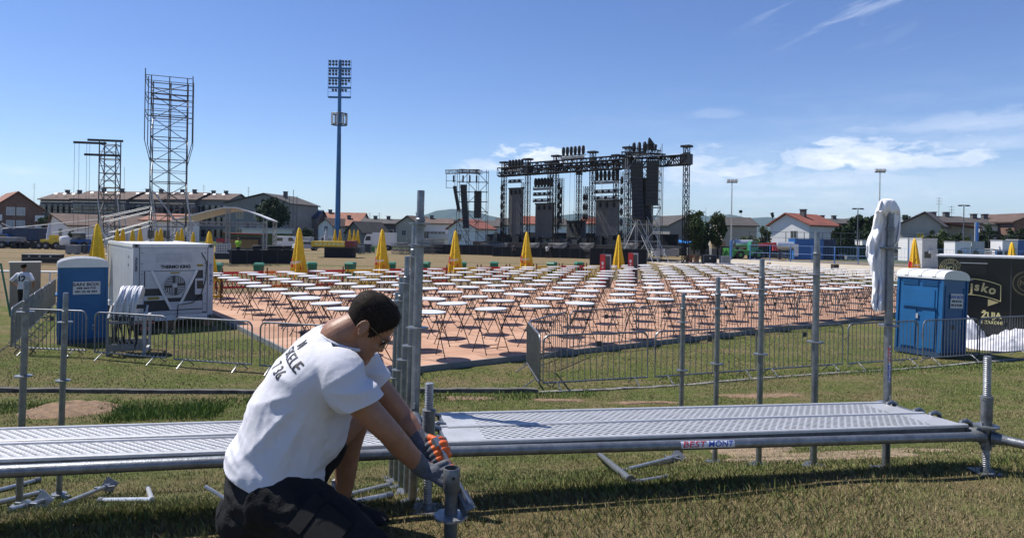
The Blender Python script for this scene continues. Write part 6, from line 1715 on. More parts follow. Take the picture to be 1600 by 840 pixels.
# left
house('brick apartment house with orange roof and pale shutters at the left edge', -14, 66, 130, 326, 299, wall_br, roof_or, True, 14, R(44), win=((.36,.08),(.56,.08),(.36,.42),(.56,.42),(.36,.82),(.56,.82)), ws=(1.2,1.4), apex=.5, shutter=ltg, balc=((.82,.99,.33),(.82,.99,.66),(.01,.18,.33),(.01,.18,.66)), chim=0)
long_w = []
lb_ = [(62,118,172,312,300),(112,196,168,311.5,297.5),(190,252,170,312,298.5),(248,304,171,312,299),(298,356,173,312.5,301)]
for k, (a, c_, d, pe, pr) in enumerate(lb_):
    h_ = house('long dark apartment row with brown roof behind the towers, %s section from the left' % ORD[k+1], a, c_, d, pe, pr, wall_d if k < 4 else wall_g, roof_br, False, 14, 0, cat='apartment block', win=[(x_, z_) for x_ in (.1,.26,.42,.58,.74,.9) for z_ in (.1,.4,.68)], ws=(2.0,1.8), chim=2, group='sections of the long apartment row', name='apartment_block')
    for q in range(3):
        mb = MB(); zc2 = D((a+c_)/2, pe-(pe-pr)*.45, d).z; W2 = (c_-a)*d/F; x = W2*(.25+.25*q)
        mb.cbox((x, 2.4, zc2+.75), (.7,.6,.1), rotm(R(35),0,0)); mb.build('skylight', whitep, h_)
    # facade scaffolding of the row
    if k < 4:
        W2 = (c_-a)*d/F; sc_ = thing('facade_scaffold', 'scaffold before the long apartment row, %s section from the left' % ORD[k+1], 'scaffold', GX(a, d-2), 0, 'facade scaffolds')
        for i in range(6):
            mb = MB(); mb.tube((W2*i/5,0,0),(W2*i/5,0,9.0),.07,n=4); mb.build('upright', gsteel, sc_)
        for j in range(5):
            mb = MB(); mb.box(0,W2,-.4,.4,1.9*j+.6,1.9*j+.72); mb.tube((0,-.4,1.9*j+1.6),(W2,-.4,1.9*j+1.6),.05,n=4); mb.build('walk_board', gsteel if j % 2 else midg, sc_)
house('white shed-like house with a brown lean roof under the lower tower', 77, 106, 118, 352, 335, wall_w, roof_br, True, 16, R(-30), win=((.6,.45),), apex=.15, chim=0)
house('small house with brown hipped roof behind the lower tower', 124, 174, 125, 350, 338, wall_g, roof_br, False, 9, 0, chim=0)
house('white house with orange roof seen through the tall tower', 222, 276, 112, 345, 334.5, wall_w, roof_or, False, 10, R(5), chim=0)
house('grey apartment block under scaffolding behind the round tree', 352, 452, 165, 318, 303, wall_g, roof_dk, True, 16, R(-8), win=W4, ws=(1.6,1.6), cat='apartment block', apex=.6, name='apartment_block')
fs_ = thing('facade_scaffold', 'scaffold with a tall pole at the right end of the grey apartment block', 'scaffold', GX(445, 160), 0, 'facade scaffolds')
for i in range(4):
    mb = MB(); mb.tube((i*.9,0,0),(i*.9,0,11+(i == 2)*1.5),.07,n=4); mb.build('upright', gsteel, fs_)
for j in range(5):
    mb = MB(); mb.box(0,2.7,-.4,.4,2*j+.8,2*j+.92); mb.build('walk_board', midg, fs_)
house('house with a dark blue roof left of the light mast', 466, 494, 175, 340, 328, wall_d, navy, False, 9, 0, chim=2)
house('house with orange hipped roof and rows of windows just left of the mast', 484, 562, 178, 346, 332, wall_w, roof_or, False, 11, 0, win=W4, chim=1, group='houses between mast and stage')
house('white gabled house directly behind the light mast', 497, 519, 160, 352, 341.5, wall_w, roof_br, True, 10, R(-14), win=((.55,.3),(.55,.68)), ws=(.7,1.2), chim=0, group='houses between mast and stage')
house('house with pinkish roof right behind the mast', 528, 563, 165, 353, 341.5, wall_b, roof_or, False, 9, 0, chim=1, group='houses between mast and stage')
house('grey gabled house with steep dark roof right of the mast', 541, 565, 152, 362, 347, wall_g, roof_dk, True, 10, R(-24), win=((.4,.45),(.62,.45)), ws=(.8,1.0), chim=0, group='houses between mast and stage')
house('dark house with black roof and white windows between mast and uprights', 562, 622, 162, 350, 342.5, wall_d, roof_dk, False, 10, 0, win=((.35,.35),(.55,.35),(.8,.35)), ws=(1.3,1.8), chim=2, group='houses between mast and stage')
house('house with dark red roof and pale gable left of the close uprights', 618, 655, 158, 352, 338, wall_b, roof_br, True, 10, R(-18), win=((.35,.5),), chim=1, group='houses between mast and stage')
house('long house with brown roof and white balcony right of the close uprights', 656, 704, 158, 350, 342, wall_w, roof_br, False, 10, 0, win=((.2,.35),(.45,.35),(.7,.35)), ws=(1.6,1.5), chim=1, balc=((.3,.95,.35),), group='houses between mast and stage')
house('white gabled house with bright red roof behind the left sound tower', 700, 744, 150, 357, 343, wall_w, roof_red, True, 10, R(-22), win=((.4,.4),), apex=.42, chim=0, group='houses between mast and stage')
house('house with greyish roof between left sound tower and stage', 742, 782, 158, 354, 345, wall_w, roof_dk, False, 9, 0, win=((.3,.4),(.6,.4),(.8,.4)), ws=(1.0,1.5), chim=0, group='houses between mast and stage')
for k, (a, c_, pe, pr, rm, l_) in enumerate(((776,800,352,341,roof_dk,'grey'),(820,846,350,338,roof_red,'red'),(866,884,352,342,roof_dk,'dark'),(914,934,350,340,roof_red,'red'))):
    house('house with %s roof glimpsed through the stage, %s from the left' % (l_, ORD[k+1]), a, c_, 165, pe, pr, wall_w, rm, False, 9, 0, win=((.5,.4),), chim=0, group='houses seen through the stage')
# right
house('house with dark roof and grey gable behind the right sound tower', 1046, 1092, 128, 352, 337, wall_g, roof_dk, True, 10, R(14), win=((.5,.3),), chim=0, apex=.6)
house('low house with black upper storey and pinkish eaves between the trees', 1128, 1182, 135, 353, 340, wall_b, roof_dk, False, 10, 0, win=((.3,.3),(.5,.3),(.85,.3)), chim=0)
h_ = house('white gabled house with red roof right of the first lamp post', 1202, 1264, 118, 352, 335, wall_w, roof_red, True, 10.5, R(-50), win=((.62,.60),(.62,.15)), ws=(1.0,1.1), apex=.42, chim=1)
house('dark roofed house half hidden behind the white house', 1282, 1336, 150, 350, 342, wall_d, roof_dk, False, 10, 0, win=((.6,.4),), chim=2)
house('large beige gabled house right of the shirt', 1404, 1470, 112, 352, 333, wall_b, roof_dk, True, 9, R(-38), win=((.52,.42),), ws=(.9,1.9), apex=.62, chim=0, shutter=yellowp)
house('long house wing with red strip of roof right of the beige gable', 1466, 1528, 116, 349, 338, wall_b, roof_dk, False, 11, 0, win=((.15,.35),(.35,.35),(.55,.35),(.75,.35)), ws=(.9,1.5), chim=2)
mb = MB(); wg = thing('roof_terrace', 'red lower roof strip in front of the long wing', 'roof', GX(1468, 114.5)); zc2 = D(1500, 348, 114.5).z
mb.prism([(0, zc2-.1), (6.6, zc2-.9), (6.6, zc2-.7), (0, zc2+.1)], -.9, 1.2); mb.build('roof_sheet', roof_red, wg)
mb = MB()
for x in (.2, 3.2, 6.3): mb.box(x, x+.2, -.7, -.5, 0, zc2-.95)
mb.build('posts', wall_b, wg)
house('house with dark flat-looking roof right of the long wing', 1532, 1582, 122, 352, 341, wall_w, roof_dk, False, 10, 0, win=((.4,.35),(.7,.35)), chim=2)
house('tall brown roofed house at the right edge', 1584, 1650, 118, 347, 334, wall_br, roof_br, True, 11, 0, win=((.3,.4),), chim=0)
# ---------------------------------------------------------------- trees
leafs = [mat('leaf_dark', (.022,.040,.014), .8, 0, .5, .9, spec=.2), mat('leaf_mid', (.040,.062,.018), .8, 0, .5, .9, spec=.2), mat('leaf_conifer', (.018,.034,.018), .8, 0, .5, .9, spec=.2), mat('leaf_pale', (.060,.082,.022), .8, 0, .45, .9, spec=.2)]
bark = mat('bark', (.06,.045,.03), .95, 0, .3, 3)
def tree(label, px, d, pt, wpx, kind='round', lm=1, n=1500, group=None, base=0, name='tree', pb=None, ls=.28):
    p = GX(px, d); ht = D(px, pt, d).z; w_ = wpx*d/F; t = thing(name, label, 'tree', p, rng.uniform(0, 6), group)
    mb = MB(); mb.tube((0,0,0),(0,0,ht*.55),w_*.035+.1,w_*.02+.05,8)
    nl = 6 if kind != 'conifer' else 0; cl_ = []
    for k in range(nl):
        a = 2*math.pi*k/nl+rng.uniform(-.4,.4); e = V(math.cos(a)*w_*.28, math.sin(a)*w_*.28, ht*rng.uniform(.5,.85)); mb.tube((0,0,ht*rng.uniform(.25,.45)), e, .1, .04, 5)
    if kind == 'conifer': mb.tube((0,0,ht*.5),(0,0,ht*.98),.08,.02,6)
    mb.build('trunk', bark, t)
    mb = MB(); cs2 = []
    zb_ = ht*(.12 if kind in ('conifer','bush','tall') else .28)
    ncl = max(8, n//55)
    for k in range(ncl):
        if kind == 'conifer':
            f_ = rng.random()**1.4; z = zb_+(ht-zb_)*f_; r_ = w_*.5*(1-f_)*rng.uniform(.5,1.05); a = rng.uniform(0,6.28); cs2.append((V(r_*math.cos(a), r_*math.sin(a), z), w_*.10*(1-f_)+.22))
        else:
            a = rng.uniform(0,6.28); q_ = rng.uniform(-1,1); r_ = rng.uniform(.35,1)**.5
            hh = (ht-zb_)/2; c_ = V(w_*.43*r_*math.sqrt(1-q_*q_)*math.cos(a), w_*.43*r_*math.sqrt(1-q_*q_)*math.sin(a), zb_+hh+hh*.88*q_*r_); cs2.append((c_, rng.uniform(.09,.17)*w_+.2))
    per = max(6, n//ncl)
    P_ = []; 
    for c_, r_ in cs2:
        for k in range(per):
            v = rng.normal(0, 1, 3); v /= np.linalg.norm(v)+1e-9; q_ = c_+Vector(v)*float(r_*rng.uniform(.55,1.08))
            if q_.z < .2: continue
            s = rng.uniform(.6,1.3)*ls; u_ = Vector(rng.normal(0,1,3)).normalized(); w2_ = u_.cross(Vector(rng.normal(0,1,3))).normalized()
            mb.add([q_-u_*s, q_+w2_*s*.55, q_+u_*s, q_-w2_*s*.55], [(0,1,2,3)])
    mb.build('crown', leafs[lm], t, fix=False)
    return t
tree('large round dark tree right of the small white canopy', 424, 140, 311, 50, 'round', 0, 3200, ls=.42)
tree('small tree at the foot of the dark blue roof', 474, 160, 352, 26, 'bush', 1, 700)
tree('tree behind the orange roof left of the mast', 483, 190, 335, 22, 'round', 1, 700)
tree('dark tree behind the roofs right of the mast', 553, 195, 337, 26, 'round', 0, 800)
tree('small dark tree between the houses right of the mast', 539, 195, 336, 20, 'round', 0, 600)
tree('ivy covered tree between brick house and white shed', 70, 124, 335, 18, 'tall', 1, 900)
tree('small tree behind the left sound tower', 701, 175, 341, 20, 'round', 1, 500)
gt = 'trees behind the house roofs'
for k, (px, d, pt, w_, kd, lm) in enumerate(((98,182,306,26,'round',0),(366,182,308,24,'round',1),(505,200,336,24,'round',1),(586,195,341,18,'round',0),(612,200,342,20,'round',1),(690,185,343,22,'round',0),(760,182,346,20,'round',1),(838,178,345,22,'round',0),(905,176,347,26,'round',1),(1052,150,345,22,'round',0))):
    tree('tree showing over the house roofs, %s from the left' % ORD[k+1], px, d, pt, w_, kd, lm, 700, gt, ls=.32)
gt = 'trees right of the stage'
tree('tall feathery birch beside the right truss column', 1084, 98, 322, 32, 'tall', 1, 2600, gt, ls=.2)
tree('leafy tree filling the gap right of the truss column', 1098, 100, 345, 26, 'bush', 0, 1400, gt, ls=.22)
tree('upright poplar-like tree left of the first lamp post', 1121, 100, 326, 25, 'tall', 1, 2600, gt, ls=.2)
tree('small conifer between the two tall trees', 1102, 135, 322, 13, 'conifer', 2, 600, gt)
tree('pointed conifer behind the black upper storey', 1157, 150, 326, 16, 'conifer', 2, 800, gt)
tree('narrow conifer left of the white house', 1206, 150, 333, 9, 'conifer', 2, 400, gt)
tree('small bright tree left of the white house', 1192, 112, 350, 22, 'bush', 3, 900, gt, ls=.2)
tree('low green bush before the low house', 1172, 108, 365, 26, 'bush', 3, 800, gt, ls=.2)
gt = 'trees right of the white house'
tree('dark bushy tree right of the red roof', 1318, 108, 348, 34, 'bush', 0, 1800, gt, ls=.24)
tree('round tree crossed by the double armed lamp post', 1343, 120, 331, 30, 'round', 0, 1600, gt)
tree('dark tree directly left of the shirt', 1365, 112, 334, 30, 'bush', 0, 1800, gt)
tree('palm-like pale tree right of the shirt', 1418, 150, 331, 34, 'round', 0, 900, gt)
tree('dark tree below the palm-like one, behind the beige house', 1385, 140, 340, 40, 'round', 0, 1200, gt)
gt = 'shrubs and trees by the right cabins'
for k, (px, d, pt, w_, kd, lm) in enumerate(((1452,104,364,20,'bush',1),(1472,104,361,24,'bush',3),(1494,106,360,26,'bush',1),(1512,106,366,20,'bush',3),(1540,106,343,26,'tall',0),(1556,108,356,22,'bush',0),(1578,106,353,18,'bush',0),(1594,106,356,20,'bush',0))):
    tree('shrub behind the right cabins, %s from the left' % ORD[k+1], px, d, pt, w_, kd, lm, 900, gt, ls=.22)
for k, (px, pt, w_) in enumerate(((112,362,16),(20,368,20),(1455,356,10))):
    tree('low hedge bush, %s' % ('under the white shed wall','left of the blue trailer','right of the beige gable')[k], px, 108, pt, w_, 'bush', 3 if k == 0 else 1, 500)
# ---------------------------------------------------------------- lamp posts
def lamp_post(label, px, d, top, kind, blue=False):
    p = GX(px, d); H_ = D(px, top, d).z; t = thing('lamp_post', label, 'lamp post', p, 0, 'lamp posts right of the stage')
    mb = MB(); mb.lathe([(.11,0),(.09,H_*.4),(.06,H_-.1)], 10)
    if blue: mb.m = 0
    mb.build('post', wsteel if kind == 'flood' else mat('post_dark_%d' % px, (.12,.13,.14), .5, .3), t, True)
    if blue: mb = MB(); mb.lathe([(.16,0),(.16,2.6),(.115,2.65)], 10); mb.build('sleeve', bluef, t, True)
    if kind == 'flood':
        mb = MB(); mb.box(-.7,.7,-.06,.06,H_-.15,H_-.05); mb.build('crossarm', darkg, t)
        for x in (-.5,0,.5):
            mb = MB(); mb.cbox((x,-.1,H_+.15), (.4,.3,.32), rotm(R(-25),0,0)); mb.build('floodlight', ltg, t)
    else:
        mb = MB(); mb.box(-.75,.75,-.08,.08,H_-.12,H_+.0); mb.build('crossarm', darkg, t)
        for x in (-.55,.55):
            mb = MB(); mb.cbox((x,0,H_-.14), (.5,.3,.12)); mb.build('lamp_head', darkg, t)
lamp_post('tall floodlight post with blue foot left of the white house', 1142, 92, 284, 'flood', True)
lamp_post('tall floodlight post rising behind the shirt', 1373, 92, 268, 'flood')
lamp_post('double armed lamp post left of the shirt', 1339.5, 98, 325, 'arm')
lamp_post('double armed lamp post before the long beige wing', 1505, 98, 320, 'arm')
t = thing('blue_post', 'thick blue post before the long beige wing', 'post', GX(1526, 100)); mb = MB(); mb.tube((0,0,0),(0,0,D(1526,347,100).z),.22,n=10); mb.build('post', bluef, t, True); mb = MB(); mb.tube((-.3,0,0),(-.3,0,D(1526,347,100).z-.1),.05,n=6); mb.build('pipe', whitep, t, True)
# TV aerials on the roofs
for k, (px, d, y0, y1) in enumerate(((52,170,300,284),(317,172,302,286),(387,165,310,289),(1466,114,336,304),(1486,116,338,318),(577,160,345,331),(592,160,345,331))):
    p = GX(px, d+7); zb_, zt_ = 0, D(px, y1, d).z; t = thing('roof_aerial', 'thin television aerial above the roofs, %s from the left' % ORD[k+1], 'aerial', p, 0, 'roof aerials')
    mb = MB(); mb.tube((0,0,0),(0,0,zt_),.04,n=4)
    for z in (.2,.7,1.2): mb.tube((-.5,0,zt_-z),(.5,0,zt_-z),.025,n=4)
    mb.build('aerial_rod', gsteel, t)
# ---------------------------------------------------------------- right yard: sand strip, fence, cabins, machines
sandm = mat('pale_sand', (.42,.37,.29), 1, 0, .25, 1.5, .6, 15)
q = [G(x, y) for x, y in ((1010,409),(1150,404.5),(1260,410),(1420,418),(1640,427),(1640,443),(1400,437),(1180,416),(1040,414))]
mb = MB(); mb.add([V(p.x, p.y, .006) for p in q], [tuple(range(len(q)))]); tag(mb.build('sand_strip', sandm), kind='structure')
court = [G(x, y) for x, y in ((1170,401),(1260,405),(1420,412),(1640,420),(1640,398),(1420,395),(1180,394))]
mb = MB(); mb.add([V(p.x, p.y, .004) for p in court], [tuple(range(len(court)))]); tag(mb.build('court', mat('court_green', (.05,.075,.05), .9, 0, .2, .4)), kind='structure')
dl_ = mat('dead_grass_strip', (.16,.14,.07), 1, 0, .3, 1.0)
# blue mesh fence
fa, fb = G(1172, 406), G(1660, 426); vv = fb-fa
tfence = thing('blue_fence', 'see-through blue mesh fence with blue posts behind the tables at right', 'fence', fa, math.atan2(vv.y, vv.x))
Lf = vv.length; hF = 2.05
for k in range(13):
    x = Lf*k/12; mb = MB(); mb.box(x-.06, x+.06, -.05, .05, 0, hF) if k % 2 == 0 else mb.box(x-.04, x+.04, -.04, .04, 0, hF); mb.build('post', bluef, tfence)
mb = MB()
mb.tube((0,0,hF),(Lf,0,hF),.014,n=5); mb.tube((0,0,.1),(Lf,0,.1),.025,n=5); mb.tube((0,0,hF*.5),(Lf,0,hF*.5),.018,n=5); mb.build('rails', bluef, tfence)
mb = MB(); 
for i in range(int(Lf/.35)): mb.tube((i*.35,0,.1),(i*.35,0,hF),.007,n=3,cap=False)
mb.build('mesh_wires', bluef, tfence)
# dark green screen fence behind
ga, gb = GX(1170, 104), GX(1660, 103); vv = gb-ga; t = thing('green_fence', 'dark green hedge screen behind the cabins', 'fence', ga, math.atan2(vv.y, vv.x))
mb = MB(); mb.box(0, vv.length, -.05, .05, 0, 2.15); mb.build('screen', mat('screen_green', (.018,.034,.018), .9, 0, .4, .8), t)
mb = MB()
for k in range(18): mb.box(vv.length*k/17-.04, vv.length*k/17+.04, -.12, -.053, 0, 4.0)
mb.tube((0,-.08,3.95),(vv.length,-.08,3.95),.03,n=4); mb.tube((0,-.08,3.1),(vv.length,-.08,3.1),.02,n=4); mb.build('posts', gsteel, t)
def cabin(label, px0, px1, d, pt, m, rz=0, kind='cabin', side=2.4):
    a, c_ = GX(px0, d), GX(px1, d); W2 = (c_-a).length; H_ = D(px0, pt, d).z; t = thing('site_cabin' if kind == 'cabin' else 'shipping_container', label, 'cabin' if kind == 'cabin' else 'container', a, rz)
    mb = MB(); mb.box(0, W2, 0, side, .12, H_-.1); mb.build('shell', m, t)
    mb = MB(); mb.box(-.05, W2+.05, -.05, side+.05, H_-.098, H_); mb.box(-.03, W2+.03, -.03, side+.03, .02, .118); mb.build('roof_frame', m if kind != 'cabin' else ltg, t)
    if kind == 'cabin':
        mb = MB(); mb.box(W2*.55, W2*.55+.8, -.03, -.003, .2, min(2.1, H_-.3)); mb.build('door', ltg, t)
        mb = MB(); mb.box(W2*.15, W2*.15+.7, -.03, -.003, 1.1, 1.8); mb.build('window', glassd, t)
        mb = MB(); mb.box(W2*.38, W2*.38+.5, -.32, -.003, 1.6, 2.0); mb.build('air_conditioner', ltg, t)
    else:
        mb = MB()
        for k in range(int(W2/.3)): mb.box(k*.3+.08, k*.3+.2, -.03, -.003, .25, H_-.25)
        mb.build('corrugation', m, t)
    return t
cabin('bright blue shipping container with white stripe behind the fence', 1242, 1286, 98.0, 372.5, mat('container_blue', (.02,.12,.36), .45, 0, .12, 1), 0, 'shipping')
st_ = thing('white_banner', 'white upright banner on the blue container corner', 'banner', GX(1244, 97.3)); mb = MB(); mb.box(-.3,.3,-.03,.03,.5,2.2); mb.build('panel', whitep, st_); mb = MB(); mb.box(-.34,-.303,-.04,.04,0,2.25); mb.build('pole', ltg, st_)
cabin('dark navy container beside the bright blue one', 1287, 1306, 99.5, 374, navy, 0, 'shipping')
cabin('white cabin left of the shirt behind the fence', 1347, 1364, 104.0, 375, whitep, 0)
cabin('white cabin just right of the shirt', 1395, 1408, 102.0, 374, wall_b, 0)
cabin('white cabin behind the yellow parasol by the right toilet', 1418, 1440, 98.0, 371, whitep, 0)
cabin('grey cabin right of the parasol by the right toilet', 1440.6, 1464, 74.5, 372, ltg, 0)
cabin('white cabin with air conditioners above the beer stand', 1492, 1517, 94.0, 377, whitep, 0)
cabin('grey cabin directly above the beer stand', 1518, 1538, 94.5, 377, ltg, 0)
cabin('white cabin behind the right-edge parasol', 1566, 1590, 96.0, 375, whitep, 0)
cabin('blue and white cabin at the far right edge', 1591, 1640, 96.5, 374, bluep, 0)
t = thing('stacked_benches', 'grey stacked benches under a lean roof above the beer stand', 'benches', GX(1552, 96)); mb = MB(); mb.prism([(-.9,1.9),(.9,1.75),(.9,1.85),(-.9,2.0)], -.8, .8); mb.build('lean_roof', ltg, t)
mb = MB()
for k in range(5): mb.box(-.8,.8,-.5,.5,.2+.3*k,.3+.3*k)
mb.box(-.8,-.72,-.7,.7,0,1.75); mb.box(.72,.8,-.7,.7,0,1.7); mb.build('bench_stack', midg, t)
def tank(label, px0, px1, d, zc_, r_):
    a, c_ = GX(px0, d), GX(px1, d); t = thing('tank_roll', label, 'tank', (a+c_)/2, 0, 'pale cylinders behind the fence'); hw = (c_-a).length/2
    mb = MB(); mb.lathe([(r_*.7,-hw),(r_,-hw+.12),(r_,hw-.12),(r_*.7,hw)], 18, (0,0,zc_), rotm(0, R(90), 0)); mb.build('cylinder', steel_w, t, True)
    mb = MB()
    for x in (-hw*.6, hw*.6): mb.box(x-.1, x+.1, -r_*.6, r_*.6, 0, zc_-r_*.8)
    mb.build('cradle', darkg, t)
tank('pale cylinder tank left of the green telehandler', 1146, 1176, 99, 2.1, .6); tank('pale cylinder tank left of the blue container', 1212, 1240, 98, 1.9, .6)
# green telehandler with red arm
p = GX(1167, 97); t = thing('telehandler', 'green telehandler with a raised red arm behind the sand strip', 'telehandler', (p.x, p.y, 0), R(8))
mb = MB(); mb.box(-2.3,1.9,-.9,.9,.55,1.25); mb.build('chassis', greenb, t)
mb = MB(); mb.prism([(.1,1.25),(1.3,1.25),(1.3,2.0),(1.1,2.55),(.25,2.55),(.1,2.0)], -.85, .1); cbn = mb.build('cab', mat('cab_teal', (.04,.22,.14), .4), t)
mb = MB(); mb.prism([(.22,1.7),(1.2,1.7),(1.05,2.45),(.3,2.45)], -.87, -.852); mb.build('cab_window', glassd, cbn)
for x in (-1.5, 1.2):
    for y in (-.95, .95):
        mb = MB(); mb.tube((x,y-.2,.6),(x,y+.2,.6),.6,n=18); wh = mb.build('wheel', rubber, t, True); mb = MB(); mb.tube((x,y-.22,.6),(x,y+.22,.6),.26,n=12); mb.build('rim', greenb, wh, True)
mb = MB(); mb.bar((1.3,.4,1.9),(4.6,.4,2.2),.35,.4); mb.box(4.2,5.2,.1,.7,1.2,2.0); mb.build('boom', redp, t)
mb = MB(); mb.box(-3.2,-2.35,-.9,.9,.3,1.5); mb.build('fork_carriage', greenb, t)
p = G(1110, 398); t = thing('yellow_loader', 'yellow forklift beside a brown board left of the first lamp post', 'forklift', (p.x, p.y+4, 0), 0)
mb = MB(); mb.box(-1.4,.6,-.7,.7,.5,1.7); mb.build('body', yellowp, t); mb = MB(); mb.box(-.9,.3,-.65,.65,1.703,2.5); mb.build('cab', darkg, t)
for x in (-1.0,.3):
    mb = MB(); mb.tube((x,-.75,.4),(x,.75,.4),.4,n=14); mb.build('wheel', rubber, t, True)
t = thing('board_stack', 'tall stack of brown boards left of the first lamp post', 'boards', (p.x+2.6, p.y+4.5, 0)); mb = MB()
for k in range(6): mb.box(-1.2,1.2,-.5,.5,.1+.38*k,.44+.38*k)
mb.build('boards', tan, t); mb = MB(); mb.box(-1.1,-.9,-.5,.5,0,.098); mb.box(.9,1.1,-.5,.5,0,.098); mb.build('skids', woodm, t)
p = G(1072, 400); t = thing('blue_tarp', 'bright blue tarpaulin draped over gear right of the stage', 'tarpaulin', (p.x, p.y+5, 0), R(-6))
mb = MB(); pr = [(-2.6,2.55),(-1.6,2.75),(-.4,2.5),(.8,2.35),(2.2,2.2),(2.9,1.9)]; n = len(pr); vs = []
for y, dz in ((-1.2,-.35),(-.6,0),(.6,.05),(1.2,-.3)): vs += [(x, y, z+dz) for x, z in pr]
mb.add(vs, [(j*n+i, j*n+i+1, (j+1)*n+i+1, (j+1)*n+i) for j in range(3) for i in range(n-1)]); o = mb.build('tarp_sheet', mat('tarp_blue', (.03,.22,.62), .5, 0, .15, 3), t); m_ = o.modifiers.new('t','SOLIDIFY'); m_.thickness = .03
mb = MB(); mb.box(-2.3,2.4,-1.0,1.0,.02,1.8); mb.build('covered_gear', darkg, t)
# flight cases, cable trunks and pallets at the strip
def crate(name, label, cat, px, py, w_, dp, h_, m, trim=midg, group=None):
    p = G(px, py); t = thing(name, label, cat, (p.x, p.y+dp/2, 0), rng.uniform(-.1,.1), group)
    mb = MB(); mb.box(-w_/2, w_/2, -dp/2, dp/2, .1, h_); mb.build('box_body', m, t)
    mb = MB()
    for s in (-1, 1): mb.box(s*w_/2-.03, s*w_/2+.03, -dp/2-.02, -dp/2-.003, .1, h_)
    mb.box(-w_/2+.03, w_/2-.03, -dp/2-.02, -dp/2-.003, h_-.05, h_); mb.box(-w_/2+.03, w_/2-.03, -dp/2-.02, -dp/2-.003, .1, .15); mb.build('edge_trim', trim, t)
    mb = MB()
    for x in (-w_*.4, w_*.4): mb.box(x-.06, x+.06, -dp*.4, dp*.4, 0, .098)
    mb.build('skids', darkg, t); return t
gC = 'crates at the sand strip'
c_ = crate('flight_case', 'black flight case with a white mark at the edge of the sand strip', 'flight case', 1109, 412, 1.5, .8, 1.02, blackm, midg, gC); mb = MB(); mb.box(-.06,.06,-.43,-.423,.55,.75); mb.build('mark', whitep, c_)
crate('pallet_stack', 'stack of brown pallets left of the marked flight case', 'pallets', 1089, 411, .45, .8, 1.0, woodm, tan, gC)
crate('crate', 'grey slatted crate right of the marked flight case', 'crate', 1134, 413, 1.0, .8, .95, midg, ltg, gC)
crate('bench', 'low reddish bench left of the pallets', 'bench', 1078, 410, .5, .6, .85, woodm, redp, gC)
crate('small_trestle', 'small dark trestle on the sand beside the second tallest upright', 'trestle', 1306, 420.5, .55, .5, .5, blackm, woodm, gC)
crate('brick_block', 'brown block lying on the sand strip', 'block', 1202, 412.5, .35, .3, .18, woodm, woodm, gC)
for k, (px, py, w_, h_, m) in enumerate(((1050,402,2.2,1.2,ltg),(1062,400,1.2,1.5,darkg),(1085,403,1.8,1.4,midg),(1100,401,1.6,1.7,darkg),(1119,403,1.4,1.3,midg),(1134,402,1.4,1.6,blackm),(1028,402,1.6,1.35,whitep),(1046,399,1.3,1.6,ltg))):
    crate('equipment_crate', 'crate in the heap of gear right of the stage, %s in order of depth' % ORD[k+1], 'crate', px, py-1, w_, 1.0, h_, m, darkg, 'gear heap right of the stage')
for k, px in enumerate((1187, 1210, 1225, 1250, 1268, 1300, 1316, 1330)):
    crate('yard_crate', 'dark crate behind the blue fence, %s from the left' % ORD[k+1], 'crate', px, 403+k*.5, rng.uniform(.7,1.4), .7, rng.uniform(.5,1.0), [navy, darkg, midg, ltg, bluep][k % 5], midg, 'crates behind the blue fence')
# ---------------------------------------------------------------- left yard vehicles
def wheels(t, xs_, r_, y_, m=rubber):
    for x in xs_:
        for y in (-y_, y_):
            mb = MB(); mb.tube((x, y-.15, r_), (x, y+.15, r_), r_, n=16); w_ = mb.build('wheel', m, t, True); mb = MB(); mb.tube((x, y-.16, r_), (x, y+.16, r_), r_*.45, n=10); mb.build('rim', midg, w_, True)
p = GX(38, 98); t = thing('curtain_trailer', 'dark blue curtain trailer parked before the brick house', 'trailer', (p.x, p.y, 0), 0)
mb = MB(); mb.box(-2.9,2.9,-1.2,1.2,1.0,2.75); mb.build('box_body', navy, t); mb = MB(); mb.box(-2.95,2.95,-1.25,1.25,2.753,2.83); mb.build('roof_edge', ltg, t); mb = MB(); mb.box(-2.8,2.8,-.9,.9,.75,.997); mb.build('chassis', blackm, t); wheels(t, (-1.6,-.5,1.6), .45, 1.0)
mb = MB(); mb.box(-2.75,-2.3,-1.22,-1.203,1.2,2.6); mb.build('door_panel', ltg, t)
p = GX(2, 97); t = thing('blue_van', 'small blue van cut by the left edge', 'van', (p.x, p.y, 0)); mb = MB(); mb.prism([(-2,.4),(1.9,.4),(1.9,1.1),(1.2,1.9),(-2,1.95)], -.85, .85); mb.build('body', bluep, t); mb = MB(); mb.prism([(.3,1.2),(1.6,1.2),(1.1,1.8),(.3,1.8)], -.87, -.852); mb.build('window', glassd, t); wheels(t, (-1.2,1.2), .36, .8)
p = GX(14, 93); t = thing('flat_trailer', 'low grey flat trailer with big tyres before the dark blue trailer', 'trailer', (p.x, p.y, 0)); mb = MB(); mb.box(-2.2,1.6,-1,1,.95,1.5); mb.build('bed', midg, t); wheels(t, (-1.6,-.2), .5, .95)
for k, px in enumerate((26, 33, 41, 53)):
    p = GX(px, 92); w_ = MB(); w_.tube((0,-.25,.5),(0,.25,.5),.5,n=18); tag(w_.build('loose_tyre', rubber, None, True, loc=(p.x, p.y, 0)), 'large black tyre standing before the trailer, %s from the left' % ORD[k+1], 'roll', 'large black tyres at left')  # each one is a single tyre standing on edge
p = GX(82, 92); t = thing('yellow_tractor', 'yellow low tractor with dark wheels left of the white tank', 'tractor', (p.x, p.y, 0)); mb = MB(); mb.box(-1.3,1.3,-.6,.6,.7,1.3); mb.box(-.2,.5,-.5,.5,1.303,1.9); mb.build('body', yellowp, t); wheels(t, (-1.3,-.4,1.0), .5, .7)
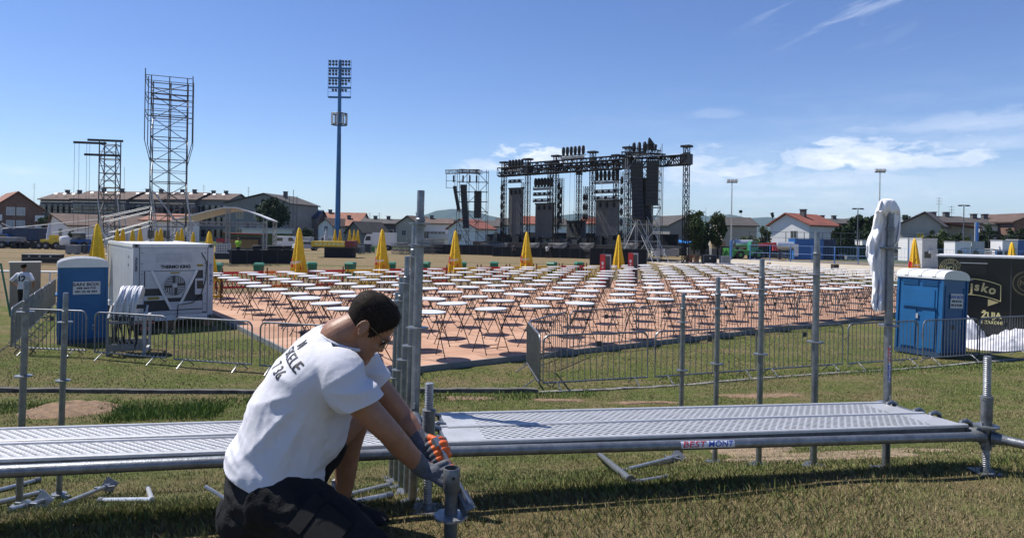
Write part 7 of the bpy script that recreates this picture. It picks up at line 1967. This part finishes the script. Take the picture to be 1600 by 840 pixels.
p = GX(101, 90); t = thing('water_tank', 'white plastic tank on a frame left of the yellow parasol', 'tank', (p.x, p.y, 0)); mb = MB(); mb.lathe([(.5,.6),(.62,.75),(.62,1.6),(.5,1.75),(.2,1.8)], 16); mb.build('tank_body', whitep, t, True); mb = MB(); mb.box(-.7,.7,-.7,.7,0,.597); mb.build('frame', darkg, t)
p = GX(128, 92); t = thing('blue_tractor', 'small blue tractor with white cab roof behind the yellow parasol', 'tractor', (p.x, p.y, 0)); mb = MB(); mb.box(-1.2,.9,-.5,.5,.7,1.4); mb.build('body', bluep, t); mb = MB(); mb.box(-1.0,.1,-.6,.6,1.403,2.2); mb.build('cab_glass', glassd, t); mb = MB(); mb.box(-1.1,.2,-.7,.7,2.203,2.35); mb.build('cab_roof', whitep, t); wheels(t, (-.7,.8), .55, .7)
for k, (px, m) in enumerate(((143, bluep),(122, darkg),(111, midg))):
    crate('tool_crate', 'crate beside the blue tractor, %s from the right' % ORD[k+1], 'crate', px, 396+k*.5, 1.2, .8, 1.0, m, midg, 'crates by the tractor')
t = thing('white_parasol', 'closed white parasol by the white shed house', 'umbrella', GX(76, 96)); mb = MB(); mb.lathe([(.35,1.0),(.28,2.0),(.12,3.2),(.03,3.6)], 12); mb.build('canopy', whitef, t, True); mb = MB(); mb.tube((0,0,0),(0,0,1.2),.05,n=6); mb.build('pole', ltg, t)
t = thing('white_parasol', 'closed white parasol beside the yellow platform', 'umbrella', GX(509, 116)); mb = MB(); mb.lathe([(.4,1.0),(.32,2.0),(.14,3.1),(.03,3.5)], 12); mb.build('canopy', ltg, t, True); mb = MB(); mb.tube((0,0,0),(0,0,1.2),.05,n=6); mb.build('pole', ltg, t)
# around the small stage
p = G(349, 404); t = thing('water_container', 'white caged water container on a stand right of the reefer', 'water tank', (p.x, p.y, 0), R(5)); mb = MB(); mb.box(-.6,.6,-.5,.5,.55,1.6); mb.build('tank_body', whitep, t)
mb = MB()
for k in range(6): x = -.6+.24*k; mb.tube((x,-.53,.5),(x,-.53,1.65),.018,n=4)
for k in range(5): z = .55+.26*k; mb.tube((-.62,-.53,z),(.62,-.53,z),.018,n=4)
mb.build('cage', gsteel, t); mb = MB(); mb.box(-.62,.62,-.5,.5,.45,.547); mb.box(-.62,-.55,-.5,.5,0,.447); mb.box(.55,.62,-.5,.5,0,.447); mb.build('stand', darkg, t)
p = GX(381, 78); t = thing('red_stall', 'dark stall with a red awning under the small canopy', 'stall', (p.x, p.y, 0)); mb = MB(); mb.box(-1.9,1.9,0,1.8,0,2.2); mb.build('stall_body', darkg, t); mb = MB(); mb.prism([(-2.1,2.5),(2.1,2.45),(2.1,2.6),(-2.1,2.65)], -.9, 1.9); mb.build('awning', mat('awning_red', (.20,.05,.035), .7), t); mb = MB(); mb.box(-1.6,1.6,-.03,-.003,.9,1.9); mb.build('opening', yellowp if False else tan, t)
p = GX(348, 74); t = thing('red_sign', 'small red lettered sign by the canopy stage foot', 'sign', (p.x, p.y, 0)); mb = MB(); mb.box(-.7,.7,-.04,.04,1.6,2.05); mb.build('sign_board', mat('sign_red', (.5,.06,.09), .6), t); mb = MB(); mb.box(-.05,.05,.05,.1,0,2.0); mb.build('post', darkg, t)
p = GX(383, 135); t = thing('low_building', 'low white building with flat roof before the round tree', 'building', (p.x, p.y, 0)); mb = MB(); mb.box(-.7,8.0,0,4,0,D(383,358,135).z); mb.build('wall', wall_w, t); mb = MB(); mb.box(-1,8.3,-.4,4.3,D(383,358,135).z+.003,D(383,355.5,135).z); mb.build('roof', ltg, t); mb = MB(); mb.box(.0,.9,-.03,-.003,3.4,4.3); mb.box(1.3,2.1,-.03,-.003,3.4,4.3); mb.build('windows', glassd, t)
mb = MB(); a = GX(352, 128); mb.cbox((a.x+6, a.y, 1.2), (13, .3, 2.4)); tag(mb.build('olive_net', mat('net_olive', (.085,.095,.03), .9, 0, .3, .8)), 'olive windbreak net behind the small canopy and white van', 'net')
p = GX(449, 108); t = thing('white_van', 'white van with dark windows behind the first parasol', 'van', (p.x, p.y, 0))
mb = MB(); mb.prism([(-1.6,.45),(1.8,.45),(1.8,1.2),(1.5,1.35),(1.1,2.05),(-1.6,2.1)], -.85, .85); mb.build('body', whitep, t); mb = MB(); mb.prism([(-1.4,1.35),(-.5,1.35),(-.5,1.85),(-1.4,1.85)], -.87, -.852); mb.prism([(.4,1.35),(1.35,1.35),(1.0,1.9),(.4,1.9)], -.87, -.852); mb.build('window', glassd, t); wheels(t, (-1.0,1.1), .35, .8)
p = GX(478, 104); t = thing('parked_car', 'grey car parked right of the first parasol', 'car', (p.x, p.y, 0), R(30)); mb = MB(); mb.prism([(-1.9,.35),(1.9,.35),(1.9,.8),(1.0,.95),(.5,1.42),(-.9,1.42),(-1.6,.95),(-1.9,.9)], -.8, .8); mb.build('body', ltg, t); mb = MB(); mb.prism([(-1.2,.98),(.75,.98),(.4,1.34),(-.8,1.34)], -.82, -.802); mb.build('window', glassd, t); wheels(t, (-1.2,1.2), .33, .75)
cabin('long white cabin beside the light mast foot', 460, 484, 120, 370, ltg, 0); cabin('white cabin behind the white parasol at the mast', 499, 520, 124, 369, whitep, 0)
p = G(521, 402.5); t = thing('yellow_platform', 'raised platform with a yellow skirt on black legs below the light mast', 'platform', (p.x, p.y, 0)); mb = MB(); mb.box(-1.05,2.1,-.03,2,.02,1.1); mb.build('base_wall', blackf, t); mb = MB(); mb.box(-2.5,1.3,-.2,2,1.25,1.85); mb.build('skirt', yellowp, t); mb = MB(); mb.box(1.31,2.3,-.15,2,1.25,1.95); mb.build('red_skirt', mat('skirt_dark_red', (.18,.04,.04), .7), t); mb = MB(); mb.box(-2.5,2.3,-.1,2,1.103,1.247); mb.build('deck', darkg, t)
mb = MB()
for k in range(7): x = -2.1+.5*k; mb.box(x, x+.33, -.215, -.203, 1.42, 1.70)
mb.build('print', goldb, t)
t = thing('white_truck', 'white box truck between parasol and close uprights', 'truck', GX(594, 112)); mb = MB(); mb.box(-1.1,2.5,-1.1,1.1,.8,2.9); mb.build('box_body', whitep, t); mb = MB(); mb.prism([(-2.5,.5),(-1.15,.5),(-1.15,2.6),(-2.1,2.6),(-2.5,1.6)], -1, 1); mb.build('cab', whitep, t); mb = MB(); mb.prism([(-2.3,1.6),(-1.4,1.6),(-1.4,2.3),(-2.05,2.3)], -1.02, -1.002); mb.build('window', glassd, t); wheels(t, (-1.8,1.4), .45, 1)
for k, (px, m, w_) in enumerate(((556,darkg,1.2),(563,midg,1.0),(570,darkg,1.6),(578,greenb,1.2),(535,redc,.9),(540,navy,1.2))):
    crate('market_crate', 'small stall crate by the tiny parasols, %s in order' % ORD[k+1], 'crate', px, 396.5-k*.6, w_, .8, .9+.2*(k % 3), m, midg, 'crates by the tiny parasols')
# stacked truss sections
ts2 = mat('truss_alu', (.20,.20,.20), .45, .5, .2, 2)
for k, (px, d, n_) in enumerate(((622,94,3),(634,92,3),(645,95,4),(668,96,4),(684,97,4))):
    t = thing('truss_stack', 'stack of grey truss sections by the close uprights, %s from the left' % ORD[k+1], 'truss stack', GX(px, d), rng.uniform(-.3,.3), 'truss stacks left of the stage')
    for j in range(n_):
        mb = MB(); box_truss(mb, (-.9,0,.3+.52*j), (.9,.1,.3+.52*j), .45, 6, .03); mb.build('truss_section', ts2, t)
# ---------------------------------------------------------------- grass blades
def blades(name, label, n_list, m, seed, hscale=1.0, thr=(0, 1)):
    r = np.random.default_rng(seed); P_ = []
    for (v0, v1, u0, u1, n, h0, h1, wd) in n_list:
        for _ in range(n):
            v = r.uniform(v0, v1); u = r.uniform(u0, u1); p = PC+WD*u+ND*v
            if p.y < 1.6 or abs(p.x/p.y) > .80: continue
            f_ = .5+.5*noise.noise((p.x*.8, p.y*.8, 9))+.25*noise.noise((p.x*3, p.y*3, 4))
            if not (thr[0] <= f_+r.normal(0, .12) <= thr[1]): continue
            if dist_bad(p): continue
            P_.append((p.x, p.y, r.uniform(h0, h1)*(.6+.8*f_)*hscale, wd*r.uniform(.7,1.3), r.uniform(0, 6.283), r.uniform(0, .9)))
    V_ = np.zeros((len(P_)*4, 3), np.float32); 
    for i, (x, y, h_, w_, a, ln) in enumerate(P_):
        z = hgt(x, y)-.004; c_, s_ = math.cos(a), math.sin(a); lx, ly = math.cos(a+1.57)*ln*h_, math.sin(a+1.57)*ln*h_
        V_[4*i] = (x-c_*w_, y-s_*w_, z); V_[4*i+1] = (x+c_*w_, y+s_*w_, z); V_[4*i+2] = (x+c_*w_*.6+lx*.4, y+s_*w_*.6+ly*.4, z+h_*.6); V_[4*i+3] = (x+lx, y+ly, z+h_)
    me = bpy.data.meshes.new(name); n = len(P_)
    idx = np.arange(n)*4; F_ = np.stack([idx, idx+1, idx+2, idx, idx+2, idx+3], 1).reshape(-1).astype(np.int32)
    me.vertices.add(n*4); me.vertices.foreach_set('co', V_.reshape(-1)); me.loops.add(n*6); me.loops.foreach_set('vertex_index', F_)
    me.polygons.add(n*2); me.polygons.foreach_set('loop_start', np.arange(0, n*6, 3, dtype=np.int32)); me.update(calc_edges=True); me.validate()
    me.materials.append(m); o = link(name, me); tag(o, label, 'grass', None, 'stuff'); print(name, n)
BADS = []
def dist_bad(p): return hgt(p.x, p.y) < .001 and ((p-FC).dot(E1) > -.06 and (p-FC).dot(E2) > -.06)
def grassmat(name, a, b_, c_):
    m = bpy.data.materials.new(name); m.use_nodes = True; nt = m.node_tree; N = nt.nodes; L = nt.links
    b = N['Principled BSDF']; b.inputs['Roughness'].default_value = .7; b.inputs['Specular IOR Level'].default_value = .25
    tc = N.new('ShaderNodeTexCoord'); x = N.new('ShaderNodeTexNoise'); x.inputs['Scale'].default_value = 26; x.inputs['Detail'].default_value = 3; L.new(tc.outputs['Object'], x.inputs['Vector'])
    rp = N.new('ShaderNodeValToRGB'); e = rp.color_ramp.elements; e.new(.5)
    for i, (p_, q_) in enumerate(((.32, a), (.5, b_), (.68, c_))): e[i].position = p_; e[i].color = (*q_, 1)
    L.new(x.outputs['Fac'], rp.inputs['Fac']); L.new(rp.outputs['Color'], b.inputs['Base Color']); return m
gr1 = grassmat('grass_green', (.070,.095,.024), (.145,.172,.050), (.23,.245,.088))
gr2 = grassmat('grass_dry', (.17,.135,.065), (.29,.235,.12), (.42,.35,.20))
near_l = [(-1.9, .25, -2.6, 4.2, 52000, .016, .046, .0015), (.25, 1.6, -4.0, 5.5, 34000, .018, .045, .0019), (1.6, 4.5, -7, 8.5, 40000, .018, .042, .003), (4.5, 9.5, -10, 14, 42000, .018, .045, .005), (9.5, 17, -13, 15, 46000, .015, .045, .008)]
blades('grass', 'short green grass on the slope in the foreground', near_l, gr1, 1, 1.0, (.30, 3))
blades('dry_grass', 'yellowed dry grass mixed into the foreground slope', [(a, b_, c_, d_, int(n*1.05), e*.8, f_*.8, g_) for a, b_, c_, d_, n, e, f_, g_ in near_l], gr2, 2, .9, (-3, .74))
tuft = [(7.8, 8.8, -4.0, -2.4, 1500, .05, .15, .006), (8.7, 9.6, -9, 4, 6000, .03, .09, .006), (9.8, 10.9, 6, 16, 3000, .03, .09, .006)]
blades('rank_grass', 'longer rank grass tufts along the kerb', tuft, grassmat('grass_rank', (.065,.11,.02), (.115,.18,.035), (.17,.24,.06)), 3, 1.0, (-3, 3))
def patch(name, spots, m):
    mb = MB()
    for cx_, cy_, sx, sy, sd in spots:
        d0 = dd(cx_, cy_); c_ = on(cx_, d0); n = 28; vs = [c_+V(0,0,.012)]; rings_ = 5
        for j in range(1, rings_+1):
            for i in range(n):
                a = 2*math.pi*i/n; r_ = (j/rings_)*(1+.55*noise.noise((math.cos(a)*1.6, math.sin(a)*1.6, sd))+.30*noise.noise((math.cos(a)*5, math.sin(a)*5, sd)))
                x, y = c_.x+math.cos(a)*sx*r_, c_.y+math.sin(a)*sy*r_; vs.append(V(x, y, hgt(x, y)+(.014 if j < rings_ else -.02)))
        fs = [(0, 1+i, 1+(i+1) % n) for i in range(n)]+[(1+(j-1)*n+i, 1+j*n+i, 1+j*n+(i+1) % n, 1+(j-1)*n+(i+1) % n) for j in range(1, rings_) for i in range(n)]
        mb.add(vs, fs)
    tag(mb.build(name, m, smooth=True), kind='structure')
sand2 = mat('bare_soil', (.22,.16,.10), 1, 0, .35, 6, .6, 50)
patch('bare_soil', [(1290,712,1.0,1.0,1),(1180,705,.5,.6,2),(1380,705,.6,.6,3),(1270,660,.5,.25,5)], sand2)
patch('bare_soil', [(735,622,.7,.18,6),(1190,618,.8,.25,7),(870,626,.6,.15,8),(1000,630,.6,.15,9)], soil)
SC.cycles.use_denoising = True
SC.cycles.volume_bounces = 0; SC.cycles.max_bounces = 6; SC.cycles.diffuse_bounces = 3; SC.cycles.transparent_max_bounces = 6
